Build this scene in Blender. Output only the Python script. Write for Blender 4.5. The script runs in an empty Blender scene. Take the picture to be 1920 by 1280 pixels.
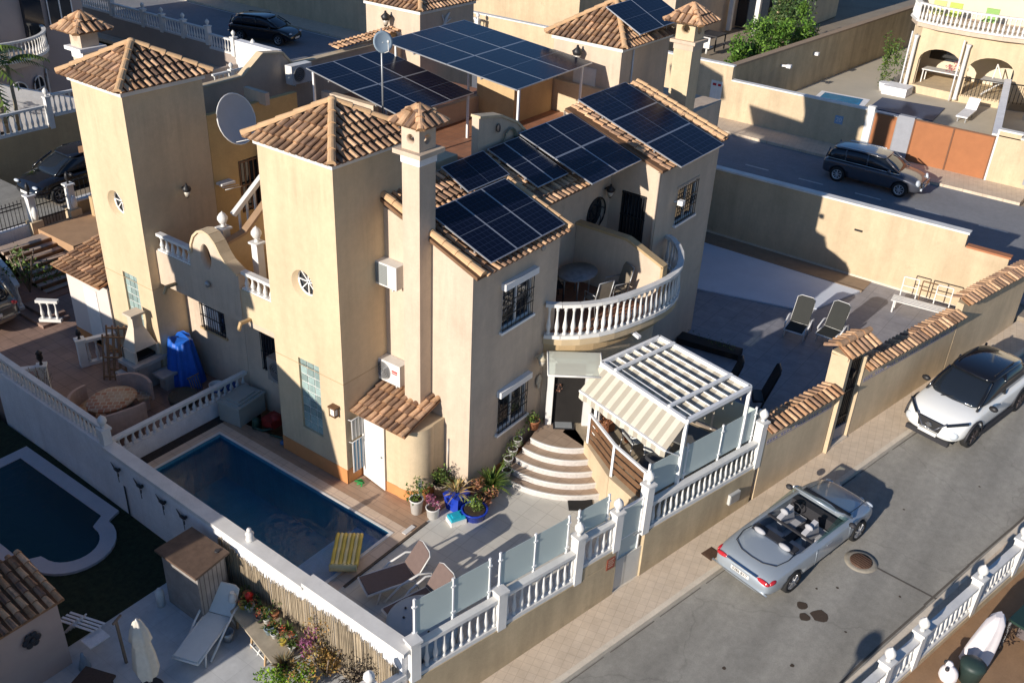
import bpy, bmesh, math, random
from mathutils import Vector, Matrix
random.seed(7)
S=bpy.context.scene; COL=S.collection
PI=math.pi; R=math.radians
V=Vector
# ------------------------------------------------------------------ camera
yaw,pit,rol=R(35.18696),R(-30.13072),R(2.94521)
f=V((math.cos(pit)*math.cos(yaw),math.cos(pit)*math.sin(yaw),math.sin(pit)))
rt=V((math.sin(yaw),-math.cos(yaw),0)); up=rt.cross(f)
r2=rt*math.cos(rol)+up*math.sin(rol); u2=-rt*math.sin(rol)+up*math.cos(rol)
cd=bpy.data.cameras.new('camera'); cam=bpy.data.objects.new('camera',cd); COL.objects.link(cam)
cd.sensor_width=36; cd.lens=36*1812.9/1920; cd.clip_start=.5; cd.clip_end=900
m=Matrix((r2,u2,-f)).transposed().to_4x4(); m.translation=V((-13.298,-14.155,15.390)); cam.matrix_world=m
S.camera=cam
# ------------------------------------------------------------------ light
SUN_EL=18.0; SUN_AZ=175.0
W=bpy.data.worlds.new('World'); S.world=W; W.use_nodes=True
nt=W.node_tree; bg=nt.nodes['Background']; sk=nt.nodes.new('ShaderNodeTexSky'); sk.sky_type='NISHITA'; sk.sun_disc=False
sk.sun_elevation=R(SUN_EL); sk.sun_rotation=R(90-SUN_AZ); sk.altitude=100; sk.air_density=1; sk.dust_density=.2; sk.ozone_density=6.0
nt.links.new(sk.outputs[0],bg.inputs[0]); bg.inputs[1].default_value=.092
sl=bpy.data.lights.new('sun','SUN'); sl.energy=5.0; sl.angle=R(.5); sl.color=(1,.91,.80)
so=bpy.data.objects.new('sun',sl); COL.objects.link(so)
sd=V((math.cos(R(SUN_EL))*math.cos(R(SUN_AZ)),math.cos(R(SUN_EL))*math.sin(R(SUN_AZ)),math.sin(R(SUN_EL))))
so.rotation_euler=sd.to_track_quat('Z','Y').to_euler(); so.location=(-40,5,30)
S.view_settings.view_transform='Standard'; S.view_settings.look='None'; S.view_settings.exposure=0.30; S.view_settings.gamma=1
try: S.cycles.max_bounces=6; S.cycles.transparent_max_bounces=12
except Exception: pass
# ------------------------------------------------------------------ materials
MT={}
def mat(name,col,rough=.8,var=.0,scale=3.,bump=0.,bs=40.,metal=0.,spec=.4,attr=False,streak=0.,coat=0.,alpha=1.,trans=0.,var2=None,grain=.12,tracks=False):
    """colour with large and fine noise, optional vertical streaks and per-face tint"""
    if name in MT: return MT[name]
    M=bpy.data.materials.new(name); M.use_nodes=True; t=M.node_tree; n=t.nodes; l=t.links
    b=n['Principled BSDF']; b.inputs['Roughness'].default_value=rough; b.inputs['Metallic'].default_value=metal
    b.inputs['Specular IOR Level'].default_value=spec; b.inputs['Coat Weight'].default_value=coat
    if coat: b.inputs['Coat Roughness'].default_value=.06
    b.inputs['Transmission Weight'].default_value=trans
    if alpha<1: b.inputs['Alpha'].default_value=alpha
    tc=n.new('ShaderNodeTexCoord'); c=(*col,1)
    last=None
    rgb=n.new('ShaderNodeRGB'); rgb.outputs[0].default_value=c; last=rgb.outputs[0]
    if attr:
        a=n.new('ShaderNodeAttribute'); a.attribute_name='tint'
        mx=n.new('ShaderNodeMix'); mx.data_type='RGBA'; mx.blend_type='MULTIPLY'; mx.inputs[0].default_value=1
        l.new(last,mx.inputs[6]); l.new(a.outputs['Color'],mx.inputs[7]); last=mx.outputs[2]
    if var>0:
        no=n.new('ShaderNodeTexNoise'); no.inputs['Scale'].default_value=scale; no.inputs['Detail'].default_value=8; no.inputs['Roughness'].default_value=.65
        l.new(tc.outputs['Object'],no.inputs['Vector'])
        mr=n.new('ShaderNodeMapRange'); mr.inputs[1].default_value=.3; mr.inputs[2].default_value=.7; mr.inputs[3].default_value=1-var; mr.inputs[4].default_value=1+var*.6
        l.new(no.outputs[0],mr.inputs[0])
        mx=n.new('ShaderNodeMix'); mx.data_type='RGBA'; mx.blend_type='MULTIPLY'; mx.inputs[0].default_value=1
        l.new(last,mx.inputs[6]); l.new(mr.outputs[0],mx.inputs[7]); last=mx.outputs[2]
    if var2:
        no=n.new('ShaderNodeTexNoise'); no.inputs['Scale'].default_value=var2[1]; no.inputs['Detail'].default_value=6; no.inputs['Roughness'].default_value=.7
        l.new(tc.outputs['Object'],no.inputs['Vector'])
        mr=n.new('ShaderNodeMapRange'); mr.inputs[1].default_value=var2[2]; mr.inputs[2].default_value=var2[3]
        l.new(no.outputs[0],mr.inputs[0])
        mx=n.new('ShaderNodeMix'); mx.data_type='RGBA'; l.new(mr.outputs[0],mx.inputs[0]); l.new(last,mx.inputs[6]); mx.inputs[7].default_value=(*var2[0],1); last=mx.outputs[2]
    if streak>0:
        mp=n.new('ShaderNodeMapping'); mp.inputs['Scale'].default_value=(1.6,1.6,.22); l.new(tc.outputs['Object'],mp.inputs[0])
        no=n.new('ShaderNodeTexNoise'); no.inputs['Scale'].default_value=1.2; no.inputs['Detail'].default_value=5; l.new(mp.outputs[0],no.inputs['Vector'])
        mr=n.new('ShaderNodeMapRange'); mr.inputs[1].default_value=.40; mr.inputs[2].default_value=.80; mr.inputs[3].default_value=1; mr.inputs[4].default_value=1-streak
        l.new(no.outputs[0],mr.inputs[0])
        mx=n.new('ShaderNodeMix'); mx.data_type='RGBA'; mx.blend_type='MULTIPLY'; mx.inputs[0].default_value=1
        l.new(last,mx.inputs[6]); l.new(mr.outputs[0],mx.inputs[7]); last=mx.outputs[2]
    if bump>0 and var>0:
        no=n.new('ShaderNodeTexNoise'); no.inputs['Scale'].default_value=bs*.55; no.inputs['Detail'].default_value=3; no.inputs['Roughness'].default_value=.8; l.new(tc.outputs['Object'],no.inputs['Vector'])
        n2=n.new('ShaderNodeTexNoise'); n2.inputs['Scale'].default_value=4.7; n2.inputs['Detail'].default_value=10; n2.inputs['Roughness'].default_value=.75; l.new(tc.outputs['Object'],n2.inputs['Vector'])
        ad=n.new('ShaderNodeMath'); ad.operation='ADD'; l.new(no.outputs[0],ad.inputs[0]); l.new(n2.outputs[0],ad.inputs[1])
        mr=n.new('ShaderNodeMapRange'); mr.inputs[1].default_value=.7; mr.inputs[2].default_value=1.3; mr.inputs[3].default_value=1-grain; mr.inputs[4].default_value=1+grain*.8
        l.new(ad.outputs[0],mr.inputs[0])
        mx=n.new('ShaderNodeMix'); mx.data_type='RGBA'; mx.blend_type='MULTIPLY'; mx.inputs[0].default_value=1
        l.new(last,mx.inputs[6]); l.new(mr.outputs[0],mx.inputs[7]); last=mx.outputs[2]
    if streak>0:
        mp=n.new('ShaderNodeMapping'); mp.inputs['Scale'].default_value=(7,7,.55); l.new(tc.outputs['Object'],mp.inputs[0])
        no=n.new('ShaderNodeTexNoise'); no.inputs['Scale'].default_value=1.; no.inputs['Detail'].default_value=7; no.inputs['Roughness'].default_value=.7; l.new(mp.outputs[0],no.inputs['Vector'])
        n3=n.new('ShaderNodeTexNoise'); n3.inputs['Scale'].default_value=.45; n3.inputs['Detail'].default_value=2; l.new(tc.outputs['Object'],n3.inputs['Vector'])
        ml=n.new('ShaderNodeMath'); ml.operation='MULTIPLY'; l.new(no.outputs[0],ml.inputs[0]); l.new(n3.outputs[0],ml.inputs[1])
        mr=n.new('ShaderNodeMapRange'); mr.inputs[1].default_value=.27; mr.inputs[2].default_value=.42; mr.inputs[3].default_value=1; mr.inputs[4].default_value=.89
        l.new(ml.outputs[0],mr.inputs[0])
        mx=n.new('ShaderNodeMix'); mx.data_type='RGBA'; mx.blend_type='MULTIPLY'; mx.inputs[0].default_value=1
        l.new(last,mx.inputs[6]); l.new(mr.outputs[0],mx.inputs[7]); last=mx.outputs[2]
    if tracks:
        mp=n.new('ShaderNodeMapping'); mp.inputs['Rotation'].default_value=(0,0,R(13.5)); mp.inputs['Scale'].default_value=(.12,1.5,1); l.new(tc.outputs['Object'],mp.inputs[0])
        no=n.new('ShaderNodeTexNoise'); no.inputs['Scale'].default_value=1.; no.inputs['Detail'].default_value=6; l.new(mp.outputs[0],no.inputs['Vector'])
        mr=n.new('ShaderNodeMapRange'); mr.inputs[1].default_value=.35; mr.inputs[2].default_value=.65; mr.inputs[3].default_value=.84; mr.inputs[4].default_value=1.1
        l.new(no.outputs[0],mr.inputs[0])
        vo=n.new('ShaderNodeTexVoronoi'); vo.feature='DISTANCE_TO_EDGE'; vo.inputs['Scale'].default_value=.32; n4=n.new('ShaderNodeTexNoise'); n4.inputs['Scale'].default_value=2.; n4.inputs['Detail'].default_value=6
        l.new(tc.outputs['Object'],n4.inputs['Vector']); va=n.new('ShaderNodeMix'); va.data_type='RGBA'; va.inputs[0].default_value=.35; l.new(tc.outputs['Object'],va.inputs[6]); l.new(n4.outputs['Color'],va.inputs[7]); l.new(va.outputs[2],vo.inputs['Vector'])
        m2=n.new('ShaderNodeMapRange'); m2.inputs[1].default_value=.0; m2.inputs[2].default_value=.006; m2.inputs[3].default_value=.84; m2.inputs[4].default_value=1.; l.new(vo.outputs['Distance'],m2.inputs[0])
        mm=n.new('ShaderNodeMath'); mm.operation='MULTIPLY'; l.new(mr.outputs[0],mm.inputs[0]); l.new(m2.outputs[0],mm.inputs[1])
        mx=n.new('ShaderNodeMix'); mx.data_type='RGBA'; mx.blend_type='MULTIPLY'; mx.inputs[0].default_value=1
        l.new(last,mx.inputs[6]); l.new(mm.outputs[0],mx.inputs[7]); last=mx.outputs[2]
    l.new(last,b.inputs['Base Color'])
    if bump>0:
        no=n.new('ShaderNodeTexNoise'); no.inputs['Scale'].default_value=bs; no.inputs['Detail'].default_value=4; l.new(tc.outputs['Object'],no.inputs['Vector'])
        bp=n.new('ShaderNodeBump'); bp.inputs['Strength'].default_value=bump; bp.inputs['Distance'].default_value=.02
        l.new(no.outputs[0],bp.inputs['Height']); l.new(bp.outputs[0],b.inputs['Normal'])
    MT[name]=M; return M
def tilemat(name,c1,c2,cm,bw,bh,mortar=.012,rough=.6,var=.12,rot=0,offset=0.,axis='xy',stain=0.,bump=.0):
    """brick-texture surface: floor tiles, planks, paving"""
    M=mat(name,c1,rough); t=M.node_tree; n=t.nodes; l=t.links; b=n['Principled BSDF']
    tc=n.new('ShaderNodeTexCoord'); mp=n.new('ShaderNodeMapping'); mp.inputs['Rotation'].default_value=(0,0,rot)
    if axis=='xz': mp.inputs['Rotation'].default_value=(R(90),0,0)
    l.new(tc.outputs['Object'],mp.inputs[0])
    br=n.new('ShaderNodeTexBrick'); br.inputs['Color1'].default_value=(*c1,1); br.inputs['Color2'].default_value=(*c2,1); br.inputs['Mortar'].default_value=(*cm,1)
    br.inputs['Scale'].default_value=1; br.inputs['Brick Width'].default_value=bw; br.inputs['Row Height'].default_value=bh; br.inputs['Mortar Size'].default_value=mortar; br.offset=offset
    l.new(mp.outputs[0],br.inputs['Vector'])
    no=n.new('ShaderNodeTexNoise'); no.inputs['Scale'].default_value=2.3; no.inputs['Detail'].default_value=9; no.inputs['Roughness'].default_value=.7; l.new(tc.outputs['Object'],no.inputs['Vector'])
    mr=n.new('ShaderNodeMapRange'); mr.inputs[1].default_value=.3; mr.inputs[2].default_value=.7; mr.inputs[3].default_value=1-var; mr.inputs[4].default_value=1+var*.5; l.new(no.outputs[0],mr.inputs[0])
    mx=n.new('ShaderNodeMix'); mx.data_type='RGBA'; mx.blend_type='MULTIPLY'; mx.inputs[0].default_value=1
    l.new(br.outputs[0],mx.inputs[6]); l.new(mr.outputs[0],mx.inputs[7]); l.new(mx.outputs[2],b.inputs['Base Color'])
    return M
def solar_mat():
    M=mat('solar_cells',(.012,.017,.045),.22,spec=.18); t=M.node_tree; n=t.nodes; l=t.links; b=n['Principled BSDF']
    uv=n.new('ShaderNodeUVMap'); sp=n.new('ShaderNodeSeparateXYZ'); l.new(uv.outputs[0],sp.inputs[0])
    def lines(out,cnt,w):
        a=n.new('ShaderNodeMath'); a.operation='MULTIPLY'; a.inputs[1].default_value=cnt; l.new(out,a.inputs[0])
        c=n.new('ShaderNodeMath'); c.operation='FRACT'; l.new(a.outputs[0],c.inputs[0])
        d=n.new('ShaderNodeMath'); d.operation='SUBTRACT'; d.inputs[1].default_value=.5; l.new(c.outputs[0],d.inputs[0])
        e=n.new('ShaderNodeMath'); e.operation='ABSOLUTE'; l.new(d.outputs[0],e.inputs[0])
        g=n.new('ShaderNodeMath'); g.operation='GREATER_THAN'; g.inputs[1].default_value=.5-w; l.new(e.outputs[0],g.inputs[0]); return g.outputs[0]
    x=lines(sp.outputs[0],6,.035); y=lines(sp.outputs[1],12,.035); y2=lines(sp.outputs[1],2,.008)
    mx=n.new('ShaderNodeMath'); mx.operation='MAXIMUM'; l.new(x,mx.inputs[0]); l.new(y,mx.inputs[1])
    c=n.new('ShaderNodeMix'); c.data_type='RGBA'; l.new(mx.outputs[0],c.inputs[0]); c.inputs[6].default_value=(.004,.006,.018,1); c.inputs[7].default_value=(.022,.03,.06,1)
    c2=n.new('ShaderNodeMix'); c2.data_type='RGBA'; l.new(y2,c2.inputs[0]); l.new(c.outputs[2],c2.inputs[6]); c2.inputs[7].default_value=(.12,.14,.18,1)
    l.new(c2.outputs[2],b.inputs['Base Color']); return M
def frosted(name,col,alpha):
    M=mat(name,col,.35); t=M.node_tree; n=t.nodes; l=t.links; b=n['Principled BSDF']; out=n['Material Output']
    tr=n.new('ShaderNodeBsdfTransparent'); tr.inputs[0].default_value=(.75,.9,.88,1); mx=n.new('ShaderNodeMixShader'); mx.inputs[0].default_value=alpha
    l.new(tr.outputs[0],mx.inputs[1]); l.new(b.outputs[0],mx.inputs[2]); l.new(mx.outputs[0],out.inputs[0]); return M
def watermat(name,col,alpha,tint=(.35,.6,.7)):
    M=bpy.data.materials.new(name); M.use_nodes=True; t=M.node_tree; n=t.nodes; l=t.links; out=n['Material Output']; n.remove(n['Principled BSDF'])
    tr=n.new('ShaderNodeBsdfTransparent'); tr.inputs[0].default_value=(*tint,1)
    g=n.new('ShaderNodeBsdfGlossy'); g.inputs['Roughness'].default_value=.04; fr=n.new('ShaderNodeFresnel'); fr.inputs[0].default_value=1.33
    tc=n.new('ShaderNodeTexCoord'); no=n.new('ShaderNodeTexNoise'); no.inputs['Scale'].default_value=5.; no.inputs['Detail'].default_value=5; l.new(tc.outputs['Object'],no.inputs['Vector'])
    bp=n.new('ShaderNodeBump'); bp.inputs['Strength'].default_value=.7; bp.inputs['Distance'].default_value=.03; l.new(no.outputs[0],bp.inputs['Height'])
    l.new(bp.outputs[0],g.inputs['Normal']); l.new(bp.outputs[0],fr.inputs['Normal'])
    d=n.new('ShaderNodeBsdfDiffuse'); d.inputs[0].default_value=(*col,1); m1=n.new('ShaderNodeMixShader'); m1.inputs[0].default_value=alpha
    l.new(tr.outputs[0],m1.inputs[1]); l.new(d.outputs[0],m1.inputs[2])
    m2=n.new('ShaderNodeMixShader'); l.new(fr.outputs[0],m2.inputs[0]); l.new(m1.outputs[0],m2.inputs[1]); l.new(g.outputs[0],m2.inputs[2]); l.new(m2.outputs[0],out.inputs[0]); return M
def leafmat(name,col):
    M=mat(name,col,.55,attr=True,spec=.3); return M
cream=mat('cream_plaster',(.645,.51,.335),.9,.07,.7,.3,90,streak=.16)
beige=mat('beige_plaster',(.61,.49,.375),.9,.08,.6,.3,90,streak=.18,var2=((.42,.33,.25),1.1,.64,.85))
ochre=mat('ochre_plaster',(.52,.37,.20),.9,.10,.8,.25,90,streak=.12)
tanw=mat('tan_wall',(.52,.41,.26),.9,.14,.9,.3,70,streak=.28,var2=((.24,.19,.12),1.3,.6,.85))
tanw2=mat('sand_wall',(.60,.47,.31),.9,.10,.7,.25,80,streak=.2,var2=((.36,.29,.2),1.5,.62,.85))
orangeb=mat('orange_skirting',(.58,.25,.09),.7,.12,2)
white=mat('white_paint',(.73,.72,.69),.6,.10,2.2,streak=.12)
whitew=mat('white_wall',(.80,.80,.81),.85,.08,1.1,.2,60,streak=.1)
wplast=mat('white_metal',(.80,.80,.79),.35,.02,3)
grey=mat('grey_metal',(.35,.36,.37),.4,.05,4,metal=.5)
black=mat('black_iron',(.02,.02,.022),.45)
dglass=mat('dark_glass',(.015,.02,.028),.06,spec=.7)
tile_r=mat('clay_tiles',(.66,.41,.235),.9,.4,5,.4,60,attr=True)
tile_b=mat('clay_tile_bed',(.20,.11,.06),.9,.2,4)
tile_h=mat('clay_ridge',(.62,.40,.22),.85,.16,3,.3,60)
solar=solar_mat(); alu=mat('aluminium',(.50,.51,.53),.35,metal=.6)
glassf=frosted('frosted_glass',(.56,.64,.62),.84)
asph=mat('street_asphalt',(.325,.31,.275),.95,.12,.35,.6,110,var2=((.25,.235,.2),1.6,.64,.95),grain=.26,tracks=True)
asph2=mat('road_asphalt',(.23,.24,.26),.95,.14,.4,.5,110,grain=.18)
pave=tilemat('pavement_tiles',(.60,.49,.37),(.63,.52,.40),(.50,.40,.30),.2,.2,.006,.9,.16,rot=-R(13.5))
kerbm=mat('kerb_stone',(.66,.58,.47),.9,.14,2,.2,50)
terr=tilemat('terrace_tiles',(.58,.56,.50),(.61,.59,.53),(.46,.44,.39),.45,.45,.008,.55,.10)
cop=tilemat('coping_stone',(.66,.52,.40),(.62,.48,.36),(.50,.38,.3),.5,.36,.01,.7,.15)
wood=tilemat('wood_look_tiles',(.42,.28,.19),(.37,.245,.165),(.28,.19,.13),1.0,.17,.008,.5,.2,rot=R(90),offset=.4)
slate=tilemat('slate_tiles',(.28,.28,.31),(.25,.253,.285),(.17,.17,.19),.6,.6,.008,.5,.25)
terrac=tilemat('terracotta_floor',(.36,.17,.10),(.32,.15,.09),(.22,.13,.09),.33,.33,.01,.7,.2)
brownt=tilemat('brown_yard_tiles',(.30,.20,.16),(.27,.18,.14),(.19,.13,.1),.4,.4,.01,.7,.2)
steptop=tilemat('step_tread_tiles',(.42,.31,.225),(.39,.285,.205),(.30,.22,.16),.3,.3,.008,.6,.2)
greyt=tilemat('grey_patio_tiles',(.55,.56,.56),(.52,.53,.53),(.46,.47,.47),.6,.6,.006,.6,.2)
grass=mat('lawn',(.025,.035,.015),.95,.5,9,.5,150)
pooltile=tilemat('pool_mosaic',(.05,.24,.38),(.06,.28,.44),(.09,.3,.44),.06,.06,.006,.3,.25)
poolpale=tilemat('pool_mosaic_pale',(.50,.66,1.),(.55,.7,1.),(.5,.62,.95),.06,.06,.006,.3,.2)
water=watermat('pool_water',(.03,.18,.32),.2,(.62,.84,.95))
water2=watermat('light_pool_water',(.03,.28,.5),.45,(.6,.85,.95))
reed=mat('reed_screen',(.36,.29,.20),.95,.25,3,attr=True,streak=.25)
brown=mat('brown_wood',(.17,.09,.045),.7,.3,5)
darkwood=mat('weathered_wood',(.24,.18,.13),.8,.25,4,streak=.3)
blueT=mat('blue_tarp',(.012,.11,.50),.5,.2,5)
stripeA=mat('awning_cream',(.60,.56,.46),.8,.07,4); stripeB=mat('awning_taupe',(.40,.36,.29),.8,.05,4)
brownfab=mat('brown_mesh_fabric',(.17,.12,.105),.8,.1,9)
greyfab=mat('grey_mesh_fabric',(.028,.03,.028),.8,.1,9)
red=mat('red_plastic',(.45,.02,.015),.4); green=mat('green_plastic',(.03,.25,.06),.5)
yellow=mat('yellow_vinyl',(.62,.48,.08),.4,.1,6); yell2=mat('pale_yellow_vinyl',(.62,.56,.30),.4,.1,6)
soil=mat('soil',(.05,.035,.025),1,.3,9)
leafd=leafmat('leaf_dark',(.075,.115,.03)); leafl=leafmat('leaf_bright',(.13,.19,.045)); leafr=leafmat('leaf_reddish',(.30,.14,.09)); leafp=leafmat('leaf_purple',(.26,.08,.17))
terracot=mat('terracotta_pot',(.42,.17,.08),.8,.15,5); bluepot=mat('blue_glaze',(.015,.05,.42),.25,.1,5)
fabw=mat('white_cloth',(.75,.70,.70),.9,.06,5); fabc=mat('canvas_cream',(.62,.58,.50),.9,.12,6)
rubber=mat('tyre_rubber',(.02,.02,.02),.8); rim=mat('alloy_rim',(.5,.51,.53),.3,metal=.8)
# ------------------------------------------------------------------ mesh builder
class MB:
    def __init__(s): s.v=[];s.f=[];s.c=[];s.m=[];s.uv={};s.M=Matrix.Identity(4);s.sm=[]
    def face(s,idx,c=(1,1,1),m=0,uv=None,sm=False):
        if uv: s.uv[len(s.f)]=uv
        s.f.append(tuple(idx));s.c.append(c);s.m.append(m);s.sm.append(sm)
    def add(s,vs): 
        b=len(s.v); s.v+=[tuple(s.M@V(p)) for p in vs]; return b
    def quad(s,a,b_,c_,d,c=(1,1,1),m=0,uv=None):
        b=s.add([a,b_,c_,d]); s.face((b,b+1,b+2,b+3),c,m,uv)
    def poly(s,pts,c=(1,1,1),m=0):
        b=s.add(pts); s.face(range(b,b+len(pts)),c,m)
    def box(s,x0,x1,y0,y1,z0,z1,c=(1,1,1),m=0):
        if x0>x1:x0,x1=x1,x0
        if y0>y1:y0,y1=y1,y0
        b=s.add([(x0,y0,z0),(x1,y0,z0),(x1,y1,z0),(x0,y1,z0),(x0,y0,z1),(x1,y0,z1),(x1,y1,z1),(x0,y1,z1)])
        for q in ((0,3,2,1),(4,5,6,7),(0,1,5,4),(1,2,6,5),(2,3,7,6),(3,0,4,7)): s.face([b+i for i in q],c,m)
        return s
    def prism(s,pts,z0,z1,c=(1,1,1),m=0):
        """vertical prism over a polygon (x,y); z0,z1 numbers or functions of (x,y)"""
        a=0
        for i in range(len(pts)):
            x0,y0=pts[i][:2];x1,y1=pts[(i+1)%len(pts)][:2];a+=x0*y1-x1*y0
        if a<0: pts=pts[::-1]
        Z0=z0 if callable(z0) else (lambda x,y:z0); Z1=z1 if callable(z1) else (lambda x,y:z1)
        n=len(pts); b=s.add([(p[0],p[1],Z0(p[0],p[1])) for p in pts]+[(p[0],p[1],Z1(p[0],p[1])) for p in pts])
        s.face([b+i for i in range(n)][::-1],c,m); s.face([b+n+i for i in range(n)],c,m)
        for i in range(n): j=(i+1)%n; s.face((b+i,b+j,b+n+j,b+n+i),c,m)
        return s
    def extr(s,pts,off,c=(1,1,1),m=0):
        """closed polygon of 3D points extruded by a vector"""
        n=len(pts); o=V(off); b=s.add(pts); b2=s.add([tuple(V(p)+o) for p in pts])
        s.face([b+i for i in range(n)][::-1],c,m); s.face([b2+i for i in range(n)],c,m)
        for i in range(n): j=(i+1)%n; s.face((b+i,b+j,b2+j,b2+i),c,m)
        return s
    def tube(s,pts,r,n=6,c=(1,1,1),m=0,cap=True,sm=True):
        pts=[V(p) for p in pts]; rs=r if isinstance(r,(list,tuple)) else [r]*len(pts); rings=[]
        for i,p in enumerate(pts):
            d=(pts[min(i+1,len(pts)-1)]-pts[max(i-1,0)]).normalized()
            a=V((0,0,1)) if abs(d.z)<.9 else V((1,0,0)); u=d.cross(a).normalized(); w=d.cross(u)
            rings.append(s.add([tuple(p+(u*math.cos(t*2*PI/n)+w*math.sin(t*2*PI/n))*rs[i]) for t in range(n)]))
        for a,b in zip(rings,rings[1:]):
            for t in range(n): s.face((a+t,a+(t+1)%n,b+(t+1)%n,b+t),c,m,sm=sm)
        if cap: s.face([rings[0]+t for t in range(n)][::-1],c,m); s.face([rings[-1]+t for t in range(n)],c,m)
        return s
    def lathe(s,prof,n=10,o=(0,0,0),c=(1,1,1),m=0,sm=True,sy=1.,ax=None):
        """profile [(r,z)] about z (or matrix ax)"""
        A=ax if ax else Matrix.Identity(4); o=V(o); rings=[]
        for r,z in prof: rings.append(s.add([tuple(o+A@V((r*math.cos(t*2*PI/n),r*sy*math.sin(t*2*PI/n),z))) for t in range(n)]))
        for a,b in zip(rings,rings[1:]):
            for t in range(n): s.face((a+t,a+(t+1)%n,b+(t+1)%n,b+t),c,m,sm=sm)
        s.face([rings[0]+t for t in range(n)][::-1],c,m); s.face([rings[-1]+t for t in range(n)],c,m)
        return s
    def beam(s,a,b,w,h=None,c=(1,1,1),m=0):
        """rectangular bar between two points"""
        h=h or w; a=V(a);b=V(b); d=(b-a).normalized(); z=V((0,0,1)) if abs(d.z)<.95 else V((0,1,0)); u=d.cross(z).normalized()*w/2; q=u.cross(d).normalized()*h/2
        B=s.add([tuple(p) for p in (a-u-q,a+u-q,a+u+q,a-u+q,b-u-q,b+u-q,b+u+q,b-u+q)])
        for k in ((0,1,2,3),(7,6,5,4),(0,4,5,1),(1,5,6,2),(2,6,7,3),(3,7,4,0)): s.face([B+i for i in k],c,m)
        return s
    def ell(s,o,r,n=10,k=6,c=(1,1,1),m=0):
        rx,ry,rz=r if isinstance(r,(tuple,list)) else (r,r,r)
        prof=[(math.sin(PI*(i+.02)/(k+.04)),-math.cos(PI*(i+.02)/(k+.04))) for i in range(k+1)]
        return s.lathe([(a,b) for a,b in prof],n,(0,0,0) if False else o,c,m,ax=Matrix.Diagonal((rx,ry,rz,1)))
    def mesh(s,name,inv=None):
        me=bpy.data.meshes.new(name); vs=s.v if inv is None else [tuple(inv@V(p)) for p in s.v]
        me.from_pydata(vs,[],s.f)
        for p,m,sm in zip(me.polygons,s.m,s.sm): p.material_index=m; p.use_smooth=sm
        if any(c!=(1,1,1) for c in s.c):
            a=me.attributes.new('tint','FLOAT_COLOR','CORNER'); d=[]
            for p,c in zip(me.polygons,s.c): d+=[c[0],c[1],c[2],1.]*p.loop_total
            a.data.foreach_set('color',d)
        else:
            a=me.attributes.new('tint','FLOAT_COLOR','CORNER'); a.data.foreach_set('color',[1.]*(4*len(me.loops)))
        if s.uv:
            u=me.uv_layers.new(name='UVMap')
            for p in me.polygons:
                q=s.uv.get(p.index)
                if q:
                    for i,li in enumerate(p.loop_indices): u.data[li].uv=q[i]
        return me
def tag(o,label=None,cat=None,group=None,kind=None):
    if label:o['label']=label
    if cat:o['category']=cat
    if group:o['group']=group
    if kind:o['kind']=kind
    return o
def thing(name,label,cat,loc=(0,0,0),rz=0,group=None):
    o=bpy.data.objects.new(name,None); o.empty_display_size=.2; COL.objects.link(o); o.location=loc; o.rotation_euler=(0,0,rz)
    return tag(o,label,cat,group)
def RM(root): return Matrix.Translation(root.location)@root.rotation_euler.to_matrix().to_4x4()
def obj(name,mb,mats,parent=None,world=True,root=None):
    """one mesh object; world=True: geometry given in world coordinates, made local to the root thing"""
    inv=None
    r=root or parent
    if r is not None and world:
        while r.parent: r=r.parent
        inv=RM(r).inverted()
    me=mb if isinstance(mb,bpy.types.Mesh) else mb.mesh(name,inv)
    if not isinstance(mats,(list,tuple)): mats=[mats]
    if not len(me.materials):
        for m_ in mats: me.materials.append(m_)
    o=bpy.data.objects.new(name,me); COL.objects.link(o)
    if parent: o.parent=parent
    return o
def split(mb,key):
    out={}
    for i,f in enumerate(mb.f):
        c=sum((V(mb.v[k]) for k in f),V())/len(f); out.setdefault(key(c),[]).append(i)
    res=[]
    for k in sorted(out):
        n=MB(); mp={}
        for i in out[k]:
            ix=[]
            for v in mb.f[i]:
                if v not in mp: mp[v]=len(n.v); n.v.append(mb.v[v])
                ix.append(mp[v])
            n.face(ix,mb.c[i],mb.m[i],mb.uv.get(i),mb.sm[i])
        res.append(n)
    return res
def struct(name,mb,m): o=obj(name,mb,m); o['kind']='structure'; return o
def dup(root,loc,rz=None,label=None,group=None):
    def cp(o,par):
        c=o.copy(); COL.objects.link(c); c.parent=par
        for ch in kids.get(o,[]): cp(ch,c)
        return c
    kids={}
    for o in list(COL.objects):
        if o.parent: kids.setdefault(o.parent,[]).append(o)
    r=cp(root,None); r.location=loc
    if rz is not None: r.rotation_euler=(0,0,rz)
    if label:r['label']=label
    if group:r['group']=group
    return r
def cut(o,cutters):
    """boolean openings, applied at once"""
    inv=Matrix.Identity(4)
    r=o
    while r.parent: r=r.parent
    if r is not o and r.type=='EMPTY': inv=RM(r).inverted()
    for mb in cutters:
        me=mb.mesh('cut',inv); c=bpy.data.objects.new('cut',me); COL.objects.link(c)
        c.matrix_world=RM(r) if r is not o else o.matrix_world
        md=o.modifiers.new('b','BOOLEAN'); md.object=c; md.operation='DIFFERENCE'; md.solver='EXACT'
        bpy.context.view_layer.update()
        dg=bpy.context.evaluated_depsgraph_get(); nm=bpy.data.meshes.new_from_object(o.evaluated_get(dg))
        o.modifiers.clear(); o.data=nm; bpy.data.objects.remove(c)
def flatcol(k=.12,base=(1,1,1)):
    a=1+random.uniform(-k,k); return (base[0]*a,base[1]*a,base[2]*a)
def tilec():
    t=random.random()
    if t<.34: b=(.52,.51,.56)
    elif t<.5: b=(.70,.64,.60)
    elif t<.6: b=(1.15,1.15,1.2)
    else: b=(1,1,1)
    a=random.uniform(.8,1.15); return (b[0]*a,b[1]*a,b[2]*a)
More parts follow.
